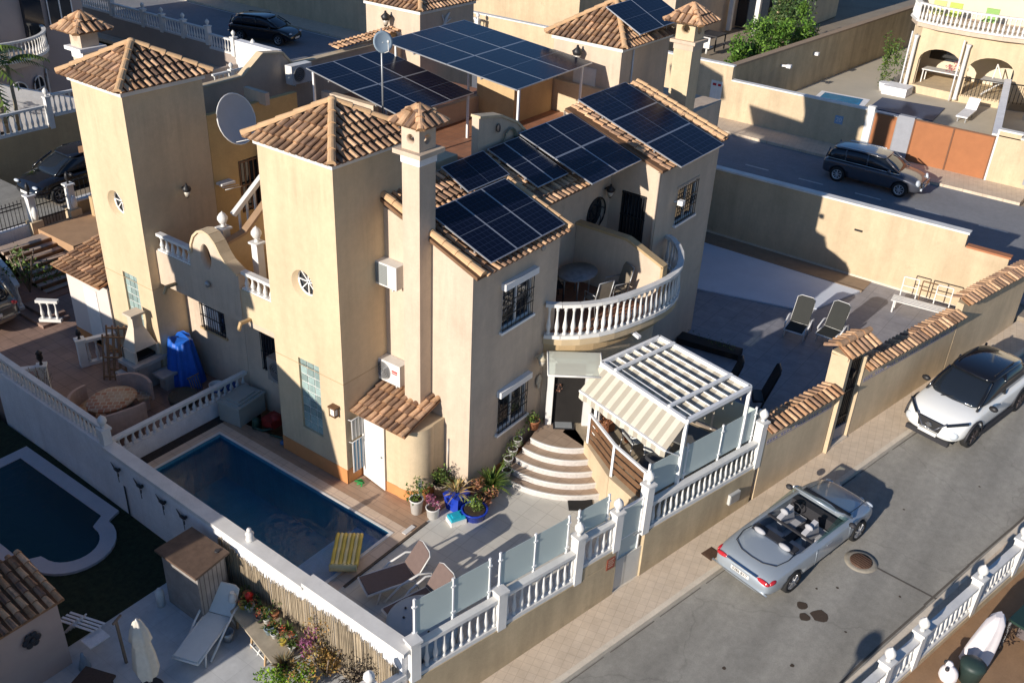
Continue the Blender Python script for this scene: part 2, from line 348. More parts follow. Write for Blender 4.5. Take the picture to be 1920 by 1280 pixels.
def tile_slope(mb,e0,e1,t0,t1,sp=.185,ln=.29,r=.068,lift=.025):
    """barrel tiles laid on a sloping trapezium: eave e0-e1, top t0-t1"""
    e0,e1,t0,t1=map(V,(e0,e1,t0,t1)); L=(e1-e0).length; ax=(e1-e0).normalized()
    n=(e1-e0).cross(t0-e0).normalized()
    if n.z<0:n=-n
    dn=ax.cross(n)
    if dn.z>0: dn=-dn        # downhill
    upd=-dn
    H=(t0-e0).dot(upd); s0=(t0-e0).dot(ax); s1=L-(t1-e0).dot(ax)
    cols=max(2,int(L/sp)); w=L/cols; K=5
    for i in range(cols):
        u=(i+.5)*w
        h=H
        if s0>1e-3 and u<s0: h=min(h,H*u/s0)
        if s1>1e-3 and L-u<s1: h=min(h,H*(L-u)/s1)
        k=0; y=-.05
        while y<h-.02:
            y1=min(y+ln+.05,h+.02); a=e0+ax*(u+random.uniform(-.008,.008))+upd*y+n*(lift+.03+random.uniform(-.006,.006)); b=e0+ax*u+upd*y1+n*(lift-.005)
            c=tilec(); rr=r; r1=r*.84
            B=mb.add([tuple(a+ax*math.cos(PI*j/K)*rr+n*math.sin(PI*j/K)*rr*.95) for j in range(K+1)]+[tuple(b+ax*math.cos(PI*j/K)*r1+n*math.sin(PI*j/K)*r1*.95) for j in range(K+1)])
            cd_=(c[0]*.55,c[1]*.55,c[2]*.62) if random.random()<.35 else c
            for j in range(K): mb.face((B+j,B+j+1,B+K+2+j,B+K+1+j),c if j in (0,4) else cd_ if random.random()<.4 else c)
            mb.face([B+j for j in range(K+1)],(c[0]*.5,c[1]*.45,c[2]*.4))
            y+=ln
def ridge(mb,a,b,r=.095,ln=.38):
    a=V(a);b=V(b);d=(b-a);L=d.length;d.normalize();n=max(1,int(round(L/ln)))
    u=d.cross(V((0,0,1))).normalized(); w=u.cross(d).normalized()
    if w.z<0:w=-w
    K=6
    for i in range(n):
        p=a+d*(L*i/n)-d*.03+w*.01; q=a+d*(L*(i+1)/n); c=flatcol(.15,(1,.97,.95))
        B=mb.add([tuple(p+u*math.cos(PI*j/K)*r+w*(math.sin(PI*j/K)*r)) for j in range(K+1)]+[tuple(q+u*math.cos(PI*j/K)*r*.85+w*(math.sin(PI*j/K)*r*.85)) for j in range(K+1)])
        for j in range(K): mb.face((B+j,B+j+1,B+K+2+j,B+K+1+j),c)
        mb.face([B+j for j in range(K+1)],(.5,.45,.4))
def hiproof(parent,x0,x1,y0,y1,ze,za,ov=.19,root=None):
    """pyramid roof as part: bed, tiles, hip tiles, eave band"""
    X0,X1,Y0,Y1=x0-ov,x1+ov,y0-ov,y1+ov; A=((x0+x1)/2,(y0+y1)/2,za)
    b=MB(); b.box(x0-.06,x1+.06,y0-.06,y1+.06,ze-.14,ze-.02); 
    band=obj('eave_band',b,white,parent)
    b=MB(); P=[(X0,Y0,ze),(X1,Y0,ze),(X1,Y1,ze),(X0,Y1,ze)]
    n=b.add(P+[A]); b.face((n+3,n+2,n+1,n))
    for i in range(4): b.face((n+i,n+(i+1)%4,n+4))
    rf=obj('roof',b,tile_b,parent)
    t=MB()
    for i in range(4): tile_slope(t,P[i],P[(i+1)%4],A,A)
    obj('roof_tiles',t,tile_r,rf)
    t=MB()
    for p in P: ridge(t,(p[0],p[1],p[2]+.07),(A[0],A[1],A[2]+.07))
    t.ell((A[0],A[1],A[2]+.08),(.12,.12,.08),8,5)
    obj('hip_tiles',t,tile_h,rf)
    return rf
BAL=None
def balmesh(h,r=.055,m=white):
    k=('b',round(h,2),round(r,3))
    if k in MT: return MT[k]
    P=[(r*.95,0),(r*.95,.06),(r*.6,.09),(r*.75,.16),(r*1.02,.26),(r*.9,.38),(r*.55,.55),(r*.45,.72),(r*.5,.84),(r*.8,.88),(r*.6,.91),(r*.9,.94),(r*.9,1)]
    b=MB(); b.lathe([(a,z*h) for a,z in P],8); me=b.mesh('baluster'); me.materials.append(m); MT[k]=me; return me
def finial(mb,o,s=1.):
    mb.lathe([(.05*s,0),(.05*s,.03*s),(.03*s,.05*s),(.07*s,.09*s),(.105*s,.16*s),(.1*s,.22*s),(.06*s,.28*s),(.02*s,.31*s),(.01*s,.33*s)],10,o)
def balustrade(root,pts,h=.85,sp=.2,rw=.16,posts=(),ph=None,base=.1,top=.09,r=.055,fin=True,pw=.22,wall=None):
    """run of balusters along a polyline of world points (base level); children of root"""
    a=MB(); b=MB()
    for p,q in zip(pts,pts[1:]):
        p=V(p);q=V(q); b.beam(p+V((0,0,base/2)),q+V((0,0,base/2)),rw,base); a.beam(p+V((0,0,h-top/2)),q+V((0,0,h-top/2)),rw,top)
    obj('base_rail',b,white,root); obj('top_rail',a,white,root)
    # even spacing along the polyline
    seg=[(V(q)-V(p)).length for p,q in zip(pts,pts[1:])]; T=sum(seg); n=max(1,int(T/sp)); me=balmesh(h-base-top,r); inv=RM(root).inverted()
    for i in range(n):
        d=(i+.5)*T/n; k=0
        while d>seg[k]: d-=seg[k];k+=1
        p=V(pts[k]).lerp(V(pts[k+1]),d/seg[k])+V((0,0,base))
        if any((V(q[:2])-p.xy).length<pw*.6 for q in posts): continue
        o=bpy.data.objects.new('baluster',me); COL.objects.link(o); o.parent=root; o.location=inv@p
    for q in posts:
        m=MB(); hh=(ph or h)+.05; rz=math.atan2(pts[-1][1]-pts[0][1],pts[-1][0]-pts[0][0])
        m.M=Matrix.Translation(V(q))@Matrix.Rotation(rz,4,'Z'); w=pw/2
        m.box(-w,w,-w,w,-.02,hh-.06).box(-w-.03,w+.03,-w-.03,w+.03,hh-.06,hh)
        o=obj('post',m,white,root)
        if fin: k=MB(); finial(k,(q[0],q[1],q[2]+hh),1.1); obj('finial',k,white,o)
def window(parent,o,ux,w,h,bars=6,shut=True,sill=True,grille=True,outn=None,depth=.12):
    """window on a wall: o = lower left corner, ux = direction along wall, outn = outward normal"""
    o=V(o);ux=V(ux).normalized();n=V(outn).normalized(); z=V((0,0,1))
    def P(a,b,c): return tuple(o+ux*a+z*b+n*c)
    def bx(m,a0,a1,b0,b1,c0,c1):
        B=m.add([P(a0,b0,c0),P(a1,b0,c0),P(a1,b1,c0),P(a0,b1,c0),P(a0,b0,c1),P(a1,b0,c1),P(a1,b1,c1),P(a0,b1,c1)])
        for q in ((0,3,2,1),(4,5,6,7),(0,1,5,4),(1,2,6,5),(2,3,7,6),(3,0,4,7)): m.face([B+i for i in q])
    m=MB(); bx(m,0,w,0,h,-depth+.02,-depth+.05); g=obj('window',m,dglass,parent)
    m=MB(); t=.05
    bx(m,0,w,0,t,-depth+.05,-depth+.09);bx(m,0,w,h-t,h,-depth+.05,-depth+.09);bx(m,0,t,t,h-t,-depth+.05,-depth+.09);bx(m,w-t,w,t,h-t,-depth+.05,-depth+.09);bx(m,w/2-.03,w/2+.03,t,h-t,-depth+.05,-depth+.09)
    obj('frame',m,wplast,g)
    if grille:
        m=MB()
        for i in range(bars+1):
            a=w*i/bars; m.tube([P(a,-.02,.05),P(a,h+.02,.05)],.011,4)
        for b in (.02,h*.33,h*.66,h-.02): m.beam(P(-.02,b,.05),P(w+.02,b,.05),.02)
        for i in range(bars):
            a=w*(i+.5)/bars; m.tube([P(a-w/bars*.4,h*.5,.05),P(a,h*.58,.05),P(a+w/bars*.4,h*.5,.05),P(a,h*.42,.05),P(a-w/bars*.4,h*.5,.05)],.009,4)
        obj('grille',m,black,g)
    if sill: m=MB(); bx(m,-.08,w+.08,-.07,-.005,-.02,.09); obj('sill',m,wplast,g)
    if shut: m=MB(); bx(m,-.06,w+.06,h+.005,h+.17,-.02,.14); obj('shutter_box',m,wplast,g)
    return g
def leafcl(mb,c,r,n,size,cols,flat=0.,up_=0.):
    """scatter leaf quads through an uneven ellipsoid volume"""
    c=V(c); rx,ry,rz=r if isinstance(r,(tuple,list)) else (r,r,r)
    lobes=[(V((random.gauss(0,.45),random.gauss(0,.45),random.gauss(0,.45))),random.uniform(.35,.65)) for _ in range(7)]
    for _ in range(n):
        l,q=random.choice(lobes); d=V((random.gauss(0,1),random.gauss(0,1),random.gauss(0,1))).normalized()*q*random.random()**.35
        p=l+d; p=c+V((p.x*rx,p.y*ry,p.z*rz))
        a=V((random.gauss(0,1),random.gauss(0,1),random.gauss(0,1)+up_)).normalized(); b=a.cross(V((random.gauss(0,1),random.gauss(0,1),random.gauss(0,1)))).normalized()
        s=size*random.uniform(.6,1.3); k=random.choice(cols); t=random.uniform(.55,1.5)
        mb.quad(tuple(p-b*s*.35),tuple(p+a*s*.5-b*s*.1),tuple(p+a*s),tuple(p+a*s*.5+b*s*.35),(k[0]*t,k[1]*t,k[2]*t))
def spiky(mb,c,n,L,w=.04,cols=((1,1,1),),droop=.5):
    c=V(c)
    for i in range(n):
        a=random.uniform(0,2*PI); e=random.uniform(.3,1.4); l=L*random.uniform(.6,1.1)
        d=V((math.cos(a)*math.cos(e),math.sin(a)*math.cos(e),math.sin(e))); s=d.cross(V((0,0,1))).normalized()*w
        k=random.choice(cols); t=random.uniform(.6,1.4); k=(k[0]*t,k[1]*t,k[2]*t)
        p1=c+d*l*.5; p2=c+d*l-V((0,0,l*droop*.4))
        B=mb.add([tuple(c-s*.4),tuple(c+s*.4),tuple(p1+s),tuple(p1-s),tuple(p2)]); mb.face((B,B+1,B+2,B+3),k); mb.face((B+3,B+2,B+4),k)
G1=((1,1,1),(.7,.9,.7),(1.3,1.2,.8))
# fence frame: s along street, t outwards, z of street
P0=V((-3.55,-5.41,0)); D=V((.9723,-.2338,0)); N=V((-.2338,-.9723,0))
def ST(s,t,z=None,dz=0): 
    p=P0+D*s+N*t; p.z=(-1.37+.0525*s if z is None else z)+dz; return tuple(p)
FA=math.atan2(D.y,D.x)
# ================================================================== SETTING
b=MB()
b.quad((-300,-300,-1.75),(20.95,-300,-1.75),(20.95,300,-1.75),(-300,300,-1.75)); b.quad((20.95,-300,-1.75),(20.95,-300,.22),(20.95,300,.22),(20.95,300,-1.75)); b.quad((20.95,-300,.22),(400,-300,.22),(400,300,.22),(20.95,300,.22))
struct('ground',b,mat('dry_earth',(.30,.25,.19),.95,.2,.3,.3,20))
def sprism(s0,s1,t0,t1,top,bot=-.6,n=1):
    b=MB()
    for i in range(n):
        a=s0+(s1-s0)*i/n; c=s0+(s1-s0)*(i+1)/n
        p=[ST(a,t0),ST(c,t0),ST(c,t1),ST(a,t1)]
        zt=[q[2]+top for q in p]; B=b.add([(q[0],q[1],z) for q,z in zip(p,zt)]+[(q[0],q[1],q[2]+bot) for q in p])
        b.face((B+3,B+2,B+1,B)); 
        for k in range(4): b.face((B+k,B+(k+1)%4,B+4+(k+1)%4,B+4+k))
    return b
struct('street',sprism(-40,31,1.06,4.95,0),asph)
struct('pavement',sprism(-40,25.2,-.02,.95,.12),pave)
struct('kerb',sprism(-40,25.2,.95,1.08,.125),kerbm)
struct('far_pavement',sprism(-40,31,5.06,5.8,.12),pave)
struct('far_kerb',sprism(-40,31,4.93,5.06,.125),kerbm)
# transverse street on the right, level .30
Z2=.30
b=MB(); b.box(21.9,32.0,-60,120,-1,Z2); struct('back_street',b,asph2)
b=MB(); b.box(20.95,21.9,-10.3,120,-1,Z2+.115); struct('back_pavement',b,pave)
b=MB(); b.box(32.0,32.14,-8.9,120,-1,Z2+.125); b.box(32.14,34.1,-8.9,120,-1,Z2+.12); struct('far_back_pavement',b,pave)
b=MB(); b.box(32.0,400,-60,-9.9,.1,Z2+.006); struct('side_street',b,asph)
b=MB()
for k in range(18):
    y0=4.4-k*2.62+.6; b.box(28.3,28.42,y0-1.15,y0,Z2+.004,Z2+.008)
    
b.box(31.75,31.85,12,60,Z2+.004,Z2+.008)
struct('road_markings',b,mat('road_paint',(.55,.55,.53),.8,.25,6))
b=MB()
for s,t,r_ in ((8.84,3.45,.2),(8.55,3.25,.13),(8.8,3.0,.12),(9.9,3.2,.035),(7.2,3.9,.05),(6.0,3.0,.05),(9.5,2.9,.03),(8.9,4.1,.03),(5.2,3.6,.06),(13.6,2.7,.03),(16,3.5,.03),(10.8,4.3,.03)):
    p=ST(s,t,None,.004); b.poly([tuple(V(p)+D*math.cos(a*2*PI/12)*r_*random.uniform(.8,1.2)+V((0,0,1))*.0525*math.cos(a*2*PI/12)*r_+N*math.sin(a*2*PI/12)*r_*random.uniform(.8,1.2)) for a in range(12)][::-1])
struct('street_surface',b,mat('oil_stain',(.07,.05,.035),.7,.2,20))
b=MB(); p=V(ST(11.2,3.38,None,.004)); q=V(ST(11.4,4.92,None,.004)); b.quad(tuple(p-D*.03),tuple(q-D*.03),tuple(q+D*.03),tuple(p+D*.03))
for i in range(14): pa=V(ST(5+i*2,4.83+random.uniform(-.03,.03),None,.004)); pb=V(ST(7+i*2,4.83+random.uniform(-.03,.03),None,.004)); b.quad(tuple(pa-N*.025),tuple(pb-N*.025),tuple(pb+N*.03),tuple(pa+N*.03))
for i in range(12): pa=V(ST(-2+i*1.6,1.12,None,.004)); pb=V(ST(-.6+i*1.6,1.12,None,.004)); b.quad(tuple(pa-N*.01),tuple(pb-N*.01),tuple(pb+N*random.uniform(.008,.03)),tuple(pa+N*.012))
struct('street_line',b,mat('joint_tar',(.12,.105,.09),.9,.2,9))
b=MB(); b.prism([(-2.99,-2.11),(-.62,-2.11),(-.62,-2.03),(-2.99,-2.03)],.0,.012); b.prism([(-.68,-2.03),(-.62,-2.03),(-.62,4.1),(-.68,4.1)],.0,.012); b.prism([(-2.99,4.1),(-.62,4.1),(-.62,4.17),(-2.99,4.17)],0,.012); struct('pool_edge_line',b,white)
def manhole(s,t,r_,name,label,square=False,rz=0,z=None):
    c=V(ST(s,t,z)); T=thing(name,label,'drain cover' if square else 'manhole cover',c,FA+rz); T.rotation_euler=(0,-math.atan(.0525) if z is None else 0,FA+rz)
    b=MB()
    if not square: b.lathe([(r_*1.5,0),(r_*1.5,.006),(r_*1.05,.008)],20); obj('collar',b,mat('concrete_collar',(.30,.27,.22),.9,.2,9),T,False)
    b=MB()
    if square: b.box(-r_,r_,-r_*.8,r_*.8,0,.012)
    else: b.lathe([(r_,0),(r_,.016),(.01,.018)],20)
    for i in range(-3,4):
        k=i*r_/4.2; w=math.sqrt(max(0,r_*r_-k*k))*.9 if not square else r_*.8
        b.box(k-.012,k+.012,-w*.75 if square else -w,w*.75 if square else w,.012,.024)
    obj('lid',b,mat('rusty_iron',(.13,.075,.05),.8,.3,20,metal=.3),T,False)
manhole(11.1,3.06,.27,'manhole_cover','round rusty manhole cover in the middle of the street beside the silver convertible')
manhole(8.35,.62,.2,'drain_grate','square brown utility cover set in the pavement beside the silver convertible',True,0,-1.37+.0525*8.35+.122)
# ---- main plot floors
FY=lambda x: -5.41-.2405*(x+3.55)     # fence line
def fl(name,pts,top,m,bot=-1.7): b=MB(); b.prism(pts,bot,top); return struct(name,b,m)
px0,px1,py0,py1=-2.95,-.66,-2.07,4.12
fl('poolside_floor',[(-3.55,py1),(-3.3,4.85),(0.98,4.85),(.98,py1+.34),(px0-.3,py1+.34)],-.06,mat('dark_gravel',(.05,.04,.035),.95,.3,12,.4,60))
b=MB(); b.box(px0-.34,px0,py0-.36,py1+.34,-1.7,.0); b.box(px1,px1+.34,py0-.36,py1+.34,-1.7,.0); b.box(px0,px1,py0-.36,py0,-1.7,.0); b.box(px0,px1,py1,py1+.34,-1.7,.0)
struct('pool_edge_floor',b,cop)
b=MB(); b.box(px0-.005,px1+.005,py0-.005,py1+.005,-1.7,-1.4); 
for x0,x1,y0,y1 in ((px0,px0+.03,py0,py1),(px1-.03,px1,py0,py1),(px0,px1,py0,py0+.03),(px0,px1,py1-.03,py1)): b.box(x0,x1,y0,y1,-1.4,-.02)
struct('pool_floor',b,pooltile)
b=MB(); b.box(px0+.03,px1-.03,py0+.03,-.95,-1.4,-.42); b.box(px0+.03,px1-.03,-.95,-.68,-1.4,-.68);b.box(px0+.03,px1-.03,-.68,-.42,-1.4,-.95); struct('pool_shelf_floor',b,poolpale)
b=MB(); b.quad((px0+.03,py0+.03,-.10),(px1-.03,py0+.03,-.10),(px1-.03,py1-.03,-.10),(px0+.03,py1-.03,-.10)); o=struct('pool_water',b,water)
fl('walkway_floor',[(px1+.34,-2.43),(px1+.34,4.46),(0,4.46),(0.5,0),(2.0,-2.4)],-.004,wood)
fl('terrace_floor',[(-3.55,-2.43),(2.0,-2.43),(5.2,-2.62),(5.2,-5.0),(2.9,FY(2.9)+.05),(-3.55,FY(-3.55)+.05)],0.,terr)
fl('side_floor',[(-3.55,-2.43),(px0-.34,-2.43),(px0-.34,py1+.34),(-3.5,py1+.34)],-.003,cop)
b=MB(); b.box(-2.6,.15,-2.50,-2.44,0,.03); struct('terrace_edge_line',b,mat('dark_channel',(.09,.07,.055),.7,.2,8))
fl('upper_floor',[(4.3,-3.5),(4.12,-4.3),(3.36,-5.5),(2.95,FY(2.9)+.15),(6.98,FY(6.98)+.08),(6.98,-3.6),(6.0,-3.2)],.85,tilemat('patio_sand_tiles',(.40,.33,.23),(.37,.30,.21),(.28,.23,.17),.45,.45,.008,.6,.15))
fl('side_floor',[(6.98,-2.7),(6.98,FY(6.98)+.08),(20.6,FY(20.6)+.08),(20.6,5),(13,5),(13,-2.7)],0.,slate)
b=MB(); b.prism([(15.7,-1.8),(16.55,-4.9),(17.1,-5.55),(19.5,-6.25),(19.5,3.5),(15.7,3.5)],0,.05); struct('pool_cover_floor',b,mat('pale_pool_cover',(.60,.66,.76),.6,.06,1.2))
b=MB(); b.box(19.5,20.58,-6.3,4,0,.012); b.box(19.47,19.55,-6.3,3.5,0,.07); struct('brown_border_floor',b,mat('brown_border',(.27,.20,.14),.8,.2,3))
# neighbour yards
b=MB(); b.prism([(-3.3,4.98),(1.0,4.98),(1.0,9.6),(1.6,9.6),(1.6,14.2),(-3.05,14.2)],-1.7,0.); struct('neighbour_yard_floor',b,brownt)
b=MB(); b.prism([(-3.2,14.2),(5,14.2),(5,20),(-3.0,20)],-1.7,.02); struct('neighbour_drive_floor',b,terrac)
b=MB(); b.box(-14,4.2,18.9,24.5,-1.2,.75); struct('left_street',b,asph)
b=MB(); b.prism([(-9.5,1.5),(-3.4,1.5),(-3.4,13),(-9.5,13)],-1.72,-.97)
g=struct('lawn',b,grass)
fl('patio_floor',[(-12,-4.2),(-3.6,-5.3),(-3.6,1.5),(-12,1.5)],-.95,greyt)
# roman pool of the lower yard
def arc(cx,cy,r_,a0,a1,n): return [(cx+r_*math.cos(a0+(a1-a0)*i/n),cy+r_*math.sin(a0+(a1-a0)*i/n)) for i in range(n+1)]
def romanpool(g=0.):
    cx=-5.08; return [(-4.02+g,8.3+g),(-4.02+g,4.62-g*.4),(-4.25+g*.9,4.42-g),(-4.42+g*.5,4.38-g)]+arc(cx,4.3,.66+g,0,-PI,12)[0:]+[(-5.78-g*.5,4.5-g),(-6.1-g,4.6-g*.4),(-6.1-g,8.3+g)]
inner=[(-4.02,8.3),(-4.02,4.62),(-4.38,4.42)]+arc(-5.06,4.3,.66,0,-PI,14)+[(-5.74,4.42),(-6.1,4.62),(-6.1,8.3)]; outer=[(-3.64,8.66),(-3.64,4.45),(-3.98,4.34)]+arc(-5.06,4.3,1.04,0,-PI,14)+[(-6.14,4.34),(-6.48,4.45),(-6.48,8.66)]
b=MB(); n_=len(inner)
B1=b.add([(x,y,-.90) for x,y in outer]); B2=b.add([(x,y,-.90) for x,y in inner]); B3=b.add([(x,y,-1.5) for x,y in inner]); B4=b.add([(x,y,-1.2) for x,y in outer])
for i in range(n_):
    j=(i+1)%n_; b.face((B1+i,B1+j,B2+j,B2+i)); b.face((B2+i,B2+j,B3+j,B3+i)); b.face((B4+i,B4+j,B1+j,B1+i))
struct('pool_edge_floor',b,mat('pale_coping',(.56,.52,.53),.8,.08,3))
b=MB(); b.poly([(x,y,-.92) for x,y in inner][::-1]); struct('pool_water',b,watermat('dark_pool_water',(.010,.045,.06),.9))
# ================================================================== MAIN HOUSE
H=thing('villa','cream two-storey villa with tiled square tower, curved front balcony and pool beside it','house',(0,0,0))
def wbox(x0,x1,y0,y1,z0,z1): b=MB(); b.box(x0,x1,y0,y1,z0,z1); return b
def cyl(c,axis,r_,l,n=24):
    b=MB(); A=Matrix.Rotation(R(90),4,'Y') if axis=='x' else Matrix.Rotation(R(-90),4,'X'); b.lathe([(r_,-l/2),(r_,l/2)],n,c,ax=A); return b
TW=2.39;TD=2.34;TZ=8.31
def tower(parent,y0,y1,ywin,yb0,yb1):
    t=obj('tower',wbox(0,TW,y0,y1,-.1,TZ),cream,parent)
    cut(t,[cyl((0,ywin,5.17),'x',.36,.5),wbox(-.2,.10,yb0,yb1,1.05,3.1)])
    w=obj('round_window',cyl((.24,ywin,5.17),'x',.352,.02),dglass,parent)
    m=MB(); c=V((.2,ywin,5.17))
    for a in range(8): 
        q=c+V((0,math.cos(a*PI/4),math.sin(a*PI/4)))*.35; m.beam(c,q,.025)
    m.tube([c+V((0,math.cos(a*2*PI/20),math.sin(a*2*PI/20)))*.335 for a in range(21)],.025,5)
    obj('spokes',m,wplast,w)
    # glass blocks
    gb=MB(); fr=MB(); ny,nz=3,9; w_=(yb1-yb0)/ny; h_=2.05/nz
    for i in range(ny):
        for k in range(nz):
            gb.box(.05,.09,yb0+i*w_+.016,yb0+(i+1)*w_-.016,1.05+k*h_+.016,1.05+(k+1)*h_-.016,flatcol(.25))
    fr.box(.07,.099,yb0+.002,yb1-.002,1.052,3.098)
    g=obj('glass_block_window',gb,mat('glass_block',(.30,.40,.38),.12,attr=True,spec=.6,var=.2,scale=9),parent); obj('mortar',fr,white,g)
    b=MB(); b.box(-.012,0.,y0-.012,y1,0,.42); b.box(-.012,TW*.5,y0-.012,y0,0,.42); obj('skirting',b,orangeb,parent)
    hiproof(parent,0,TW,y0,y1,TZ+.08,9.14)
    j_=MB(); j_.box(-.004,0,y0-.004,y1,2.92,2.935); j_.box(-.004,TW,y0-.004,y0,2.92,2.935); obj('joint_line',j_,mat('joint_ochre',(.42,.30,.17),.9,.1,3),parent)
    return t
tower(H,0,TD,1.18,.80,1.52)
wz=lambda y: 7.2+.364*y       # roof plane over wing and middle
# wing
def slopeblock(x0,x1,y0,y1,zf,z0=-.1):
    b=MB(); P=[(x0,y0,z0),(x1,y0,z0),(x1,y1,z0),(x0,y1,z0),(x0,y0,zf(y0)),(x1,y0,zf(y0)),(x1,y1,zf(y1)),(x0,y1,zf(y1))]
    B=b.add(P)
    for q in ((0,3,2,1),(4,5,6,7),(0,1,5,4),(1,2,6,5),(2,3,7,6),(3,0,4,7)): b.face([B+i for i in q])
    return b
wg=obj('wing_wall',slopeblock(1.503,4.88,-2.61,.4,lambda y:wz(min(y,0.0))-.1),beige,H)
cut(wg,[wbox(2.61,3.79,-2.8,-2.48,4.25,5.34),wbox(2.61,3.79,-2.8,-2.48,1.33,2.43)])
for z,lb in ((4.25,0),(1.33,0)): window(H,(2.61,-2.61,z),(1,0,0),1.18,1.09,7,outn=(0,-1,0))
b=MB(); b.box(1.49,1.503,-2.622,0,0,.3); b.box(1.49,4.88,-2.622,-2.61,0,.3); obj('skirting',b,orangeb,H)
rb=MB(); rb.extr([(1.4,-2.80,wz(-2.80)-.12),(4.98,-2.80,wz(-2.80)-.12),(4.98,.1,wz(0.1)-.08),(1.4,.1,wz(0.1)-.08)],(0,0,.08))
wr=obj('roof',rb,tile_b,H)
t=MB(); tile_slope(t,(1.55,-2.88,wz(-2.88)-.03),(4.83,-2.88,wz(-2.88)-.03),(1.55,.05,wz(.05)-.03),(4.83,.05,wz(.05)-.03)); obj('roof_tiles',t,tile_r,wr)
for x in (1.50,4.90): t=MB(); ridge(t,(x,-2.86,wz(-2.86)+.05),(x,.05,wz(.05)+.05),.11); obj('rake_tiles',t,tile_h,wr)
# middle
md=obj('middle_wall',slopeblock(4.885,9.295,-1.35,.4,lambda y:wz(min(y,0))-.1,3.0),beige,H)
cut(md,[cyl((8.6,-1.35,5.0),'y',.47,.3)])
w=obj('oval_window',cyl((8.6,-1.25,5.0),'y',.46,.02),dglass,H)
m=MB(); c=V((8.6,-1.38,5.0))
m.tube([c+V((math.cos(a*2*PI/24),0,math.sin(a*2*PI/24)))*.46 for a in range(25)],.022,5)
for a in range(6): m.tube([c+V((math.cos(a*PI/3+.3*k),0,math.sin(a*PI/3+.3*k)))*(.45*(1-k/4)) for k in range(4)],.013,4)
obj('grille',m,black,w)
rb=MB(); rb.extr([(4.99,-1.95,wz(-1.95)-.12),(9.28,-1.95,wz(-1.95)-.12),(9.28,.1,wz(.1)-.08),(4.99,.1,wz(.1)-.08)],(0,0,.08)); mr_=obj('roof',rb,tile_b,H)
t=MB(); tile_slope(t,(5.0,-2.0,wz(-2.0)-.03),(9.27,-2.0,wz(-2.0)-.03),(5.0,.05,wz(.05)-.03),(9.27,.05,wz(.05)-.03)); obj('roof_tiles',t,tile_r,mr_)
# right block
rzf=lambda y:7.5+.33*min(y,0)
rw=obj('wall',slopeblock(9.3,12.88,-2.87,.4,lambda y:rzf(y)-.1),beige,H)
cut(rw,[wbox(10.5,11.66,-3.1,-2.75,4.5,5.58),wbox(9.2,9.42,-2.52,-1.76,3.4,5.6)])
window(H,(10.5,-2.87,4.5),(1,0,0),1.16,1.08,9,shut=False,outn=(0,-1,0))
b=MB(); b.box(10.4,11.76,-2.9,-2.87,5.62,5.66); obj('lintel',b,beige,H)
b=MB(); b.box(9.36,9.40,-2.52,-1.76,3.4,5.6); d=obj('balcony_door',b,dglass,H)
m=MB()
for i in range(8): y=-2.52+.76*i/7; m.tube([(9.29,y,3.4),(9.29,y,5.58)],.013,4)
for z in (3.45,4.1,4.9,5.56): m.beam((9.29,-2.54,z),(9.29,-1.74,z),.03)
m.beam((9.3,-2.5,3.4),(9.3,-2.5,5.6),.05);m.beam((9.3,-1.78,3.4),(9.3,-1.78,5.6),.05)
obj('grille',m,black,d)
rb=MB(); rb.extr([(9.2,-2.95,rzf(-2.95)-.12),(12.98,-2.95,rzf(-2.95)-.12),(12.98,.3,rzf(.0)-.08),(9.2,.3,rzf(.0)-.08)],(0,0,.08)); rr=obj('roof',rb,tile_b,H)
t=MB(); tile_slope(t,(9.3,-3.02,rzf(-3.02)-.03),(12.95,-3.02,rzf(-3.02)-.03),(9.3,.2,rzf(0)+.02),(12.95,.2,rzf(0)+.02)); obj('roof_tiles',t,tile_r,rr)
t=MB(); ridge(t,(12.98,-3.0,rzf(-3.0)+.05),(12.98,.2,rzf(0)+.08)); ridge(t,(12.72,-3.0,rzf(-3.0)+.03),(12.72,.2,rzf(0)+.06),.1); obj('rake_tiles',t,tile_h,rr)
b=MB(); b.tube([(9.24,-2.84,6.4),(9.24,-2.84,3.4)],.04,6); obj('drainpipe',b,beige,H)
# chimney on the wing
b=MB(); b.box(1.10,1.62,-1.43,-.94,0,8.36); ch=obj('chimney',b,beige,H)
b=MB(); b.box(1.08,1.64,-1.45,-.92,8.36,8.56); obj('band',b,whitew,ch)
b=MB(); b.box(.96,1.76,-1.57,-.80,8.56,8.66); obj('ledge',b,beige,ch)
b=MB(); b.box(1.10,1.62,-1.43,-.94,8.66,9.2); hd=obj('chimney_head',b,beige,ch); cut(hd,[cyl((1.36,-1.185,8.90),'x',.11,1.),cyl((1.36,-1.185,8.90),'y',.11,1.)])
def cap(parent,cx,cy,z,w,h):
    t=MB(); P=[(cx-w,cy-w,z),(cx+w,cy-w,z),(cx+w,cy+w,z),(cx-w,cy+w,z)]; A=(cx,cy,z+h)
    n=t.add(P+[A]); t.face((n+3,n+2,n+1,n),(.4,.3,.25))
    for i in range(4): t.face((n+i,n+(i+1)%4,n+4),(.6,.5,.4)); tile_slope(t,P[i],P[(i+1)%4],A,A,.2,.36,.09)
    for p in P: ridge(t,p,A,.1,.32)
    obj('chimney_cap',t,tile_r,parent)
cap(ch,1.36,-1.185,9.2,.40,.34)
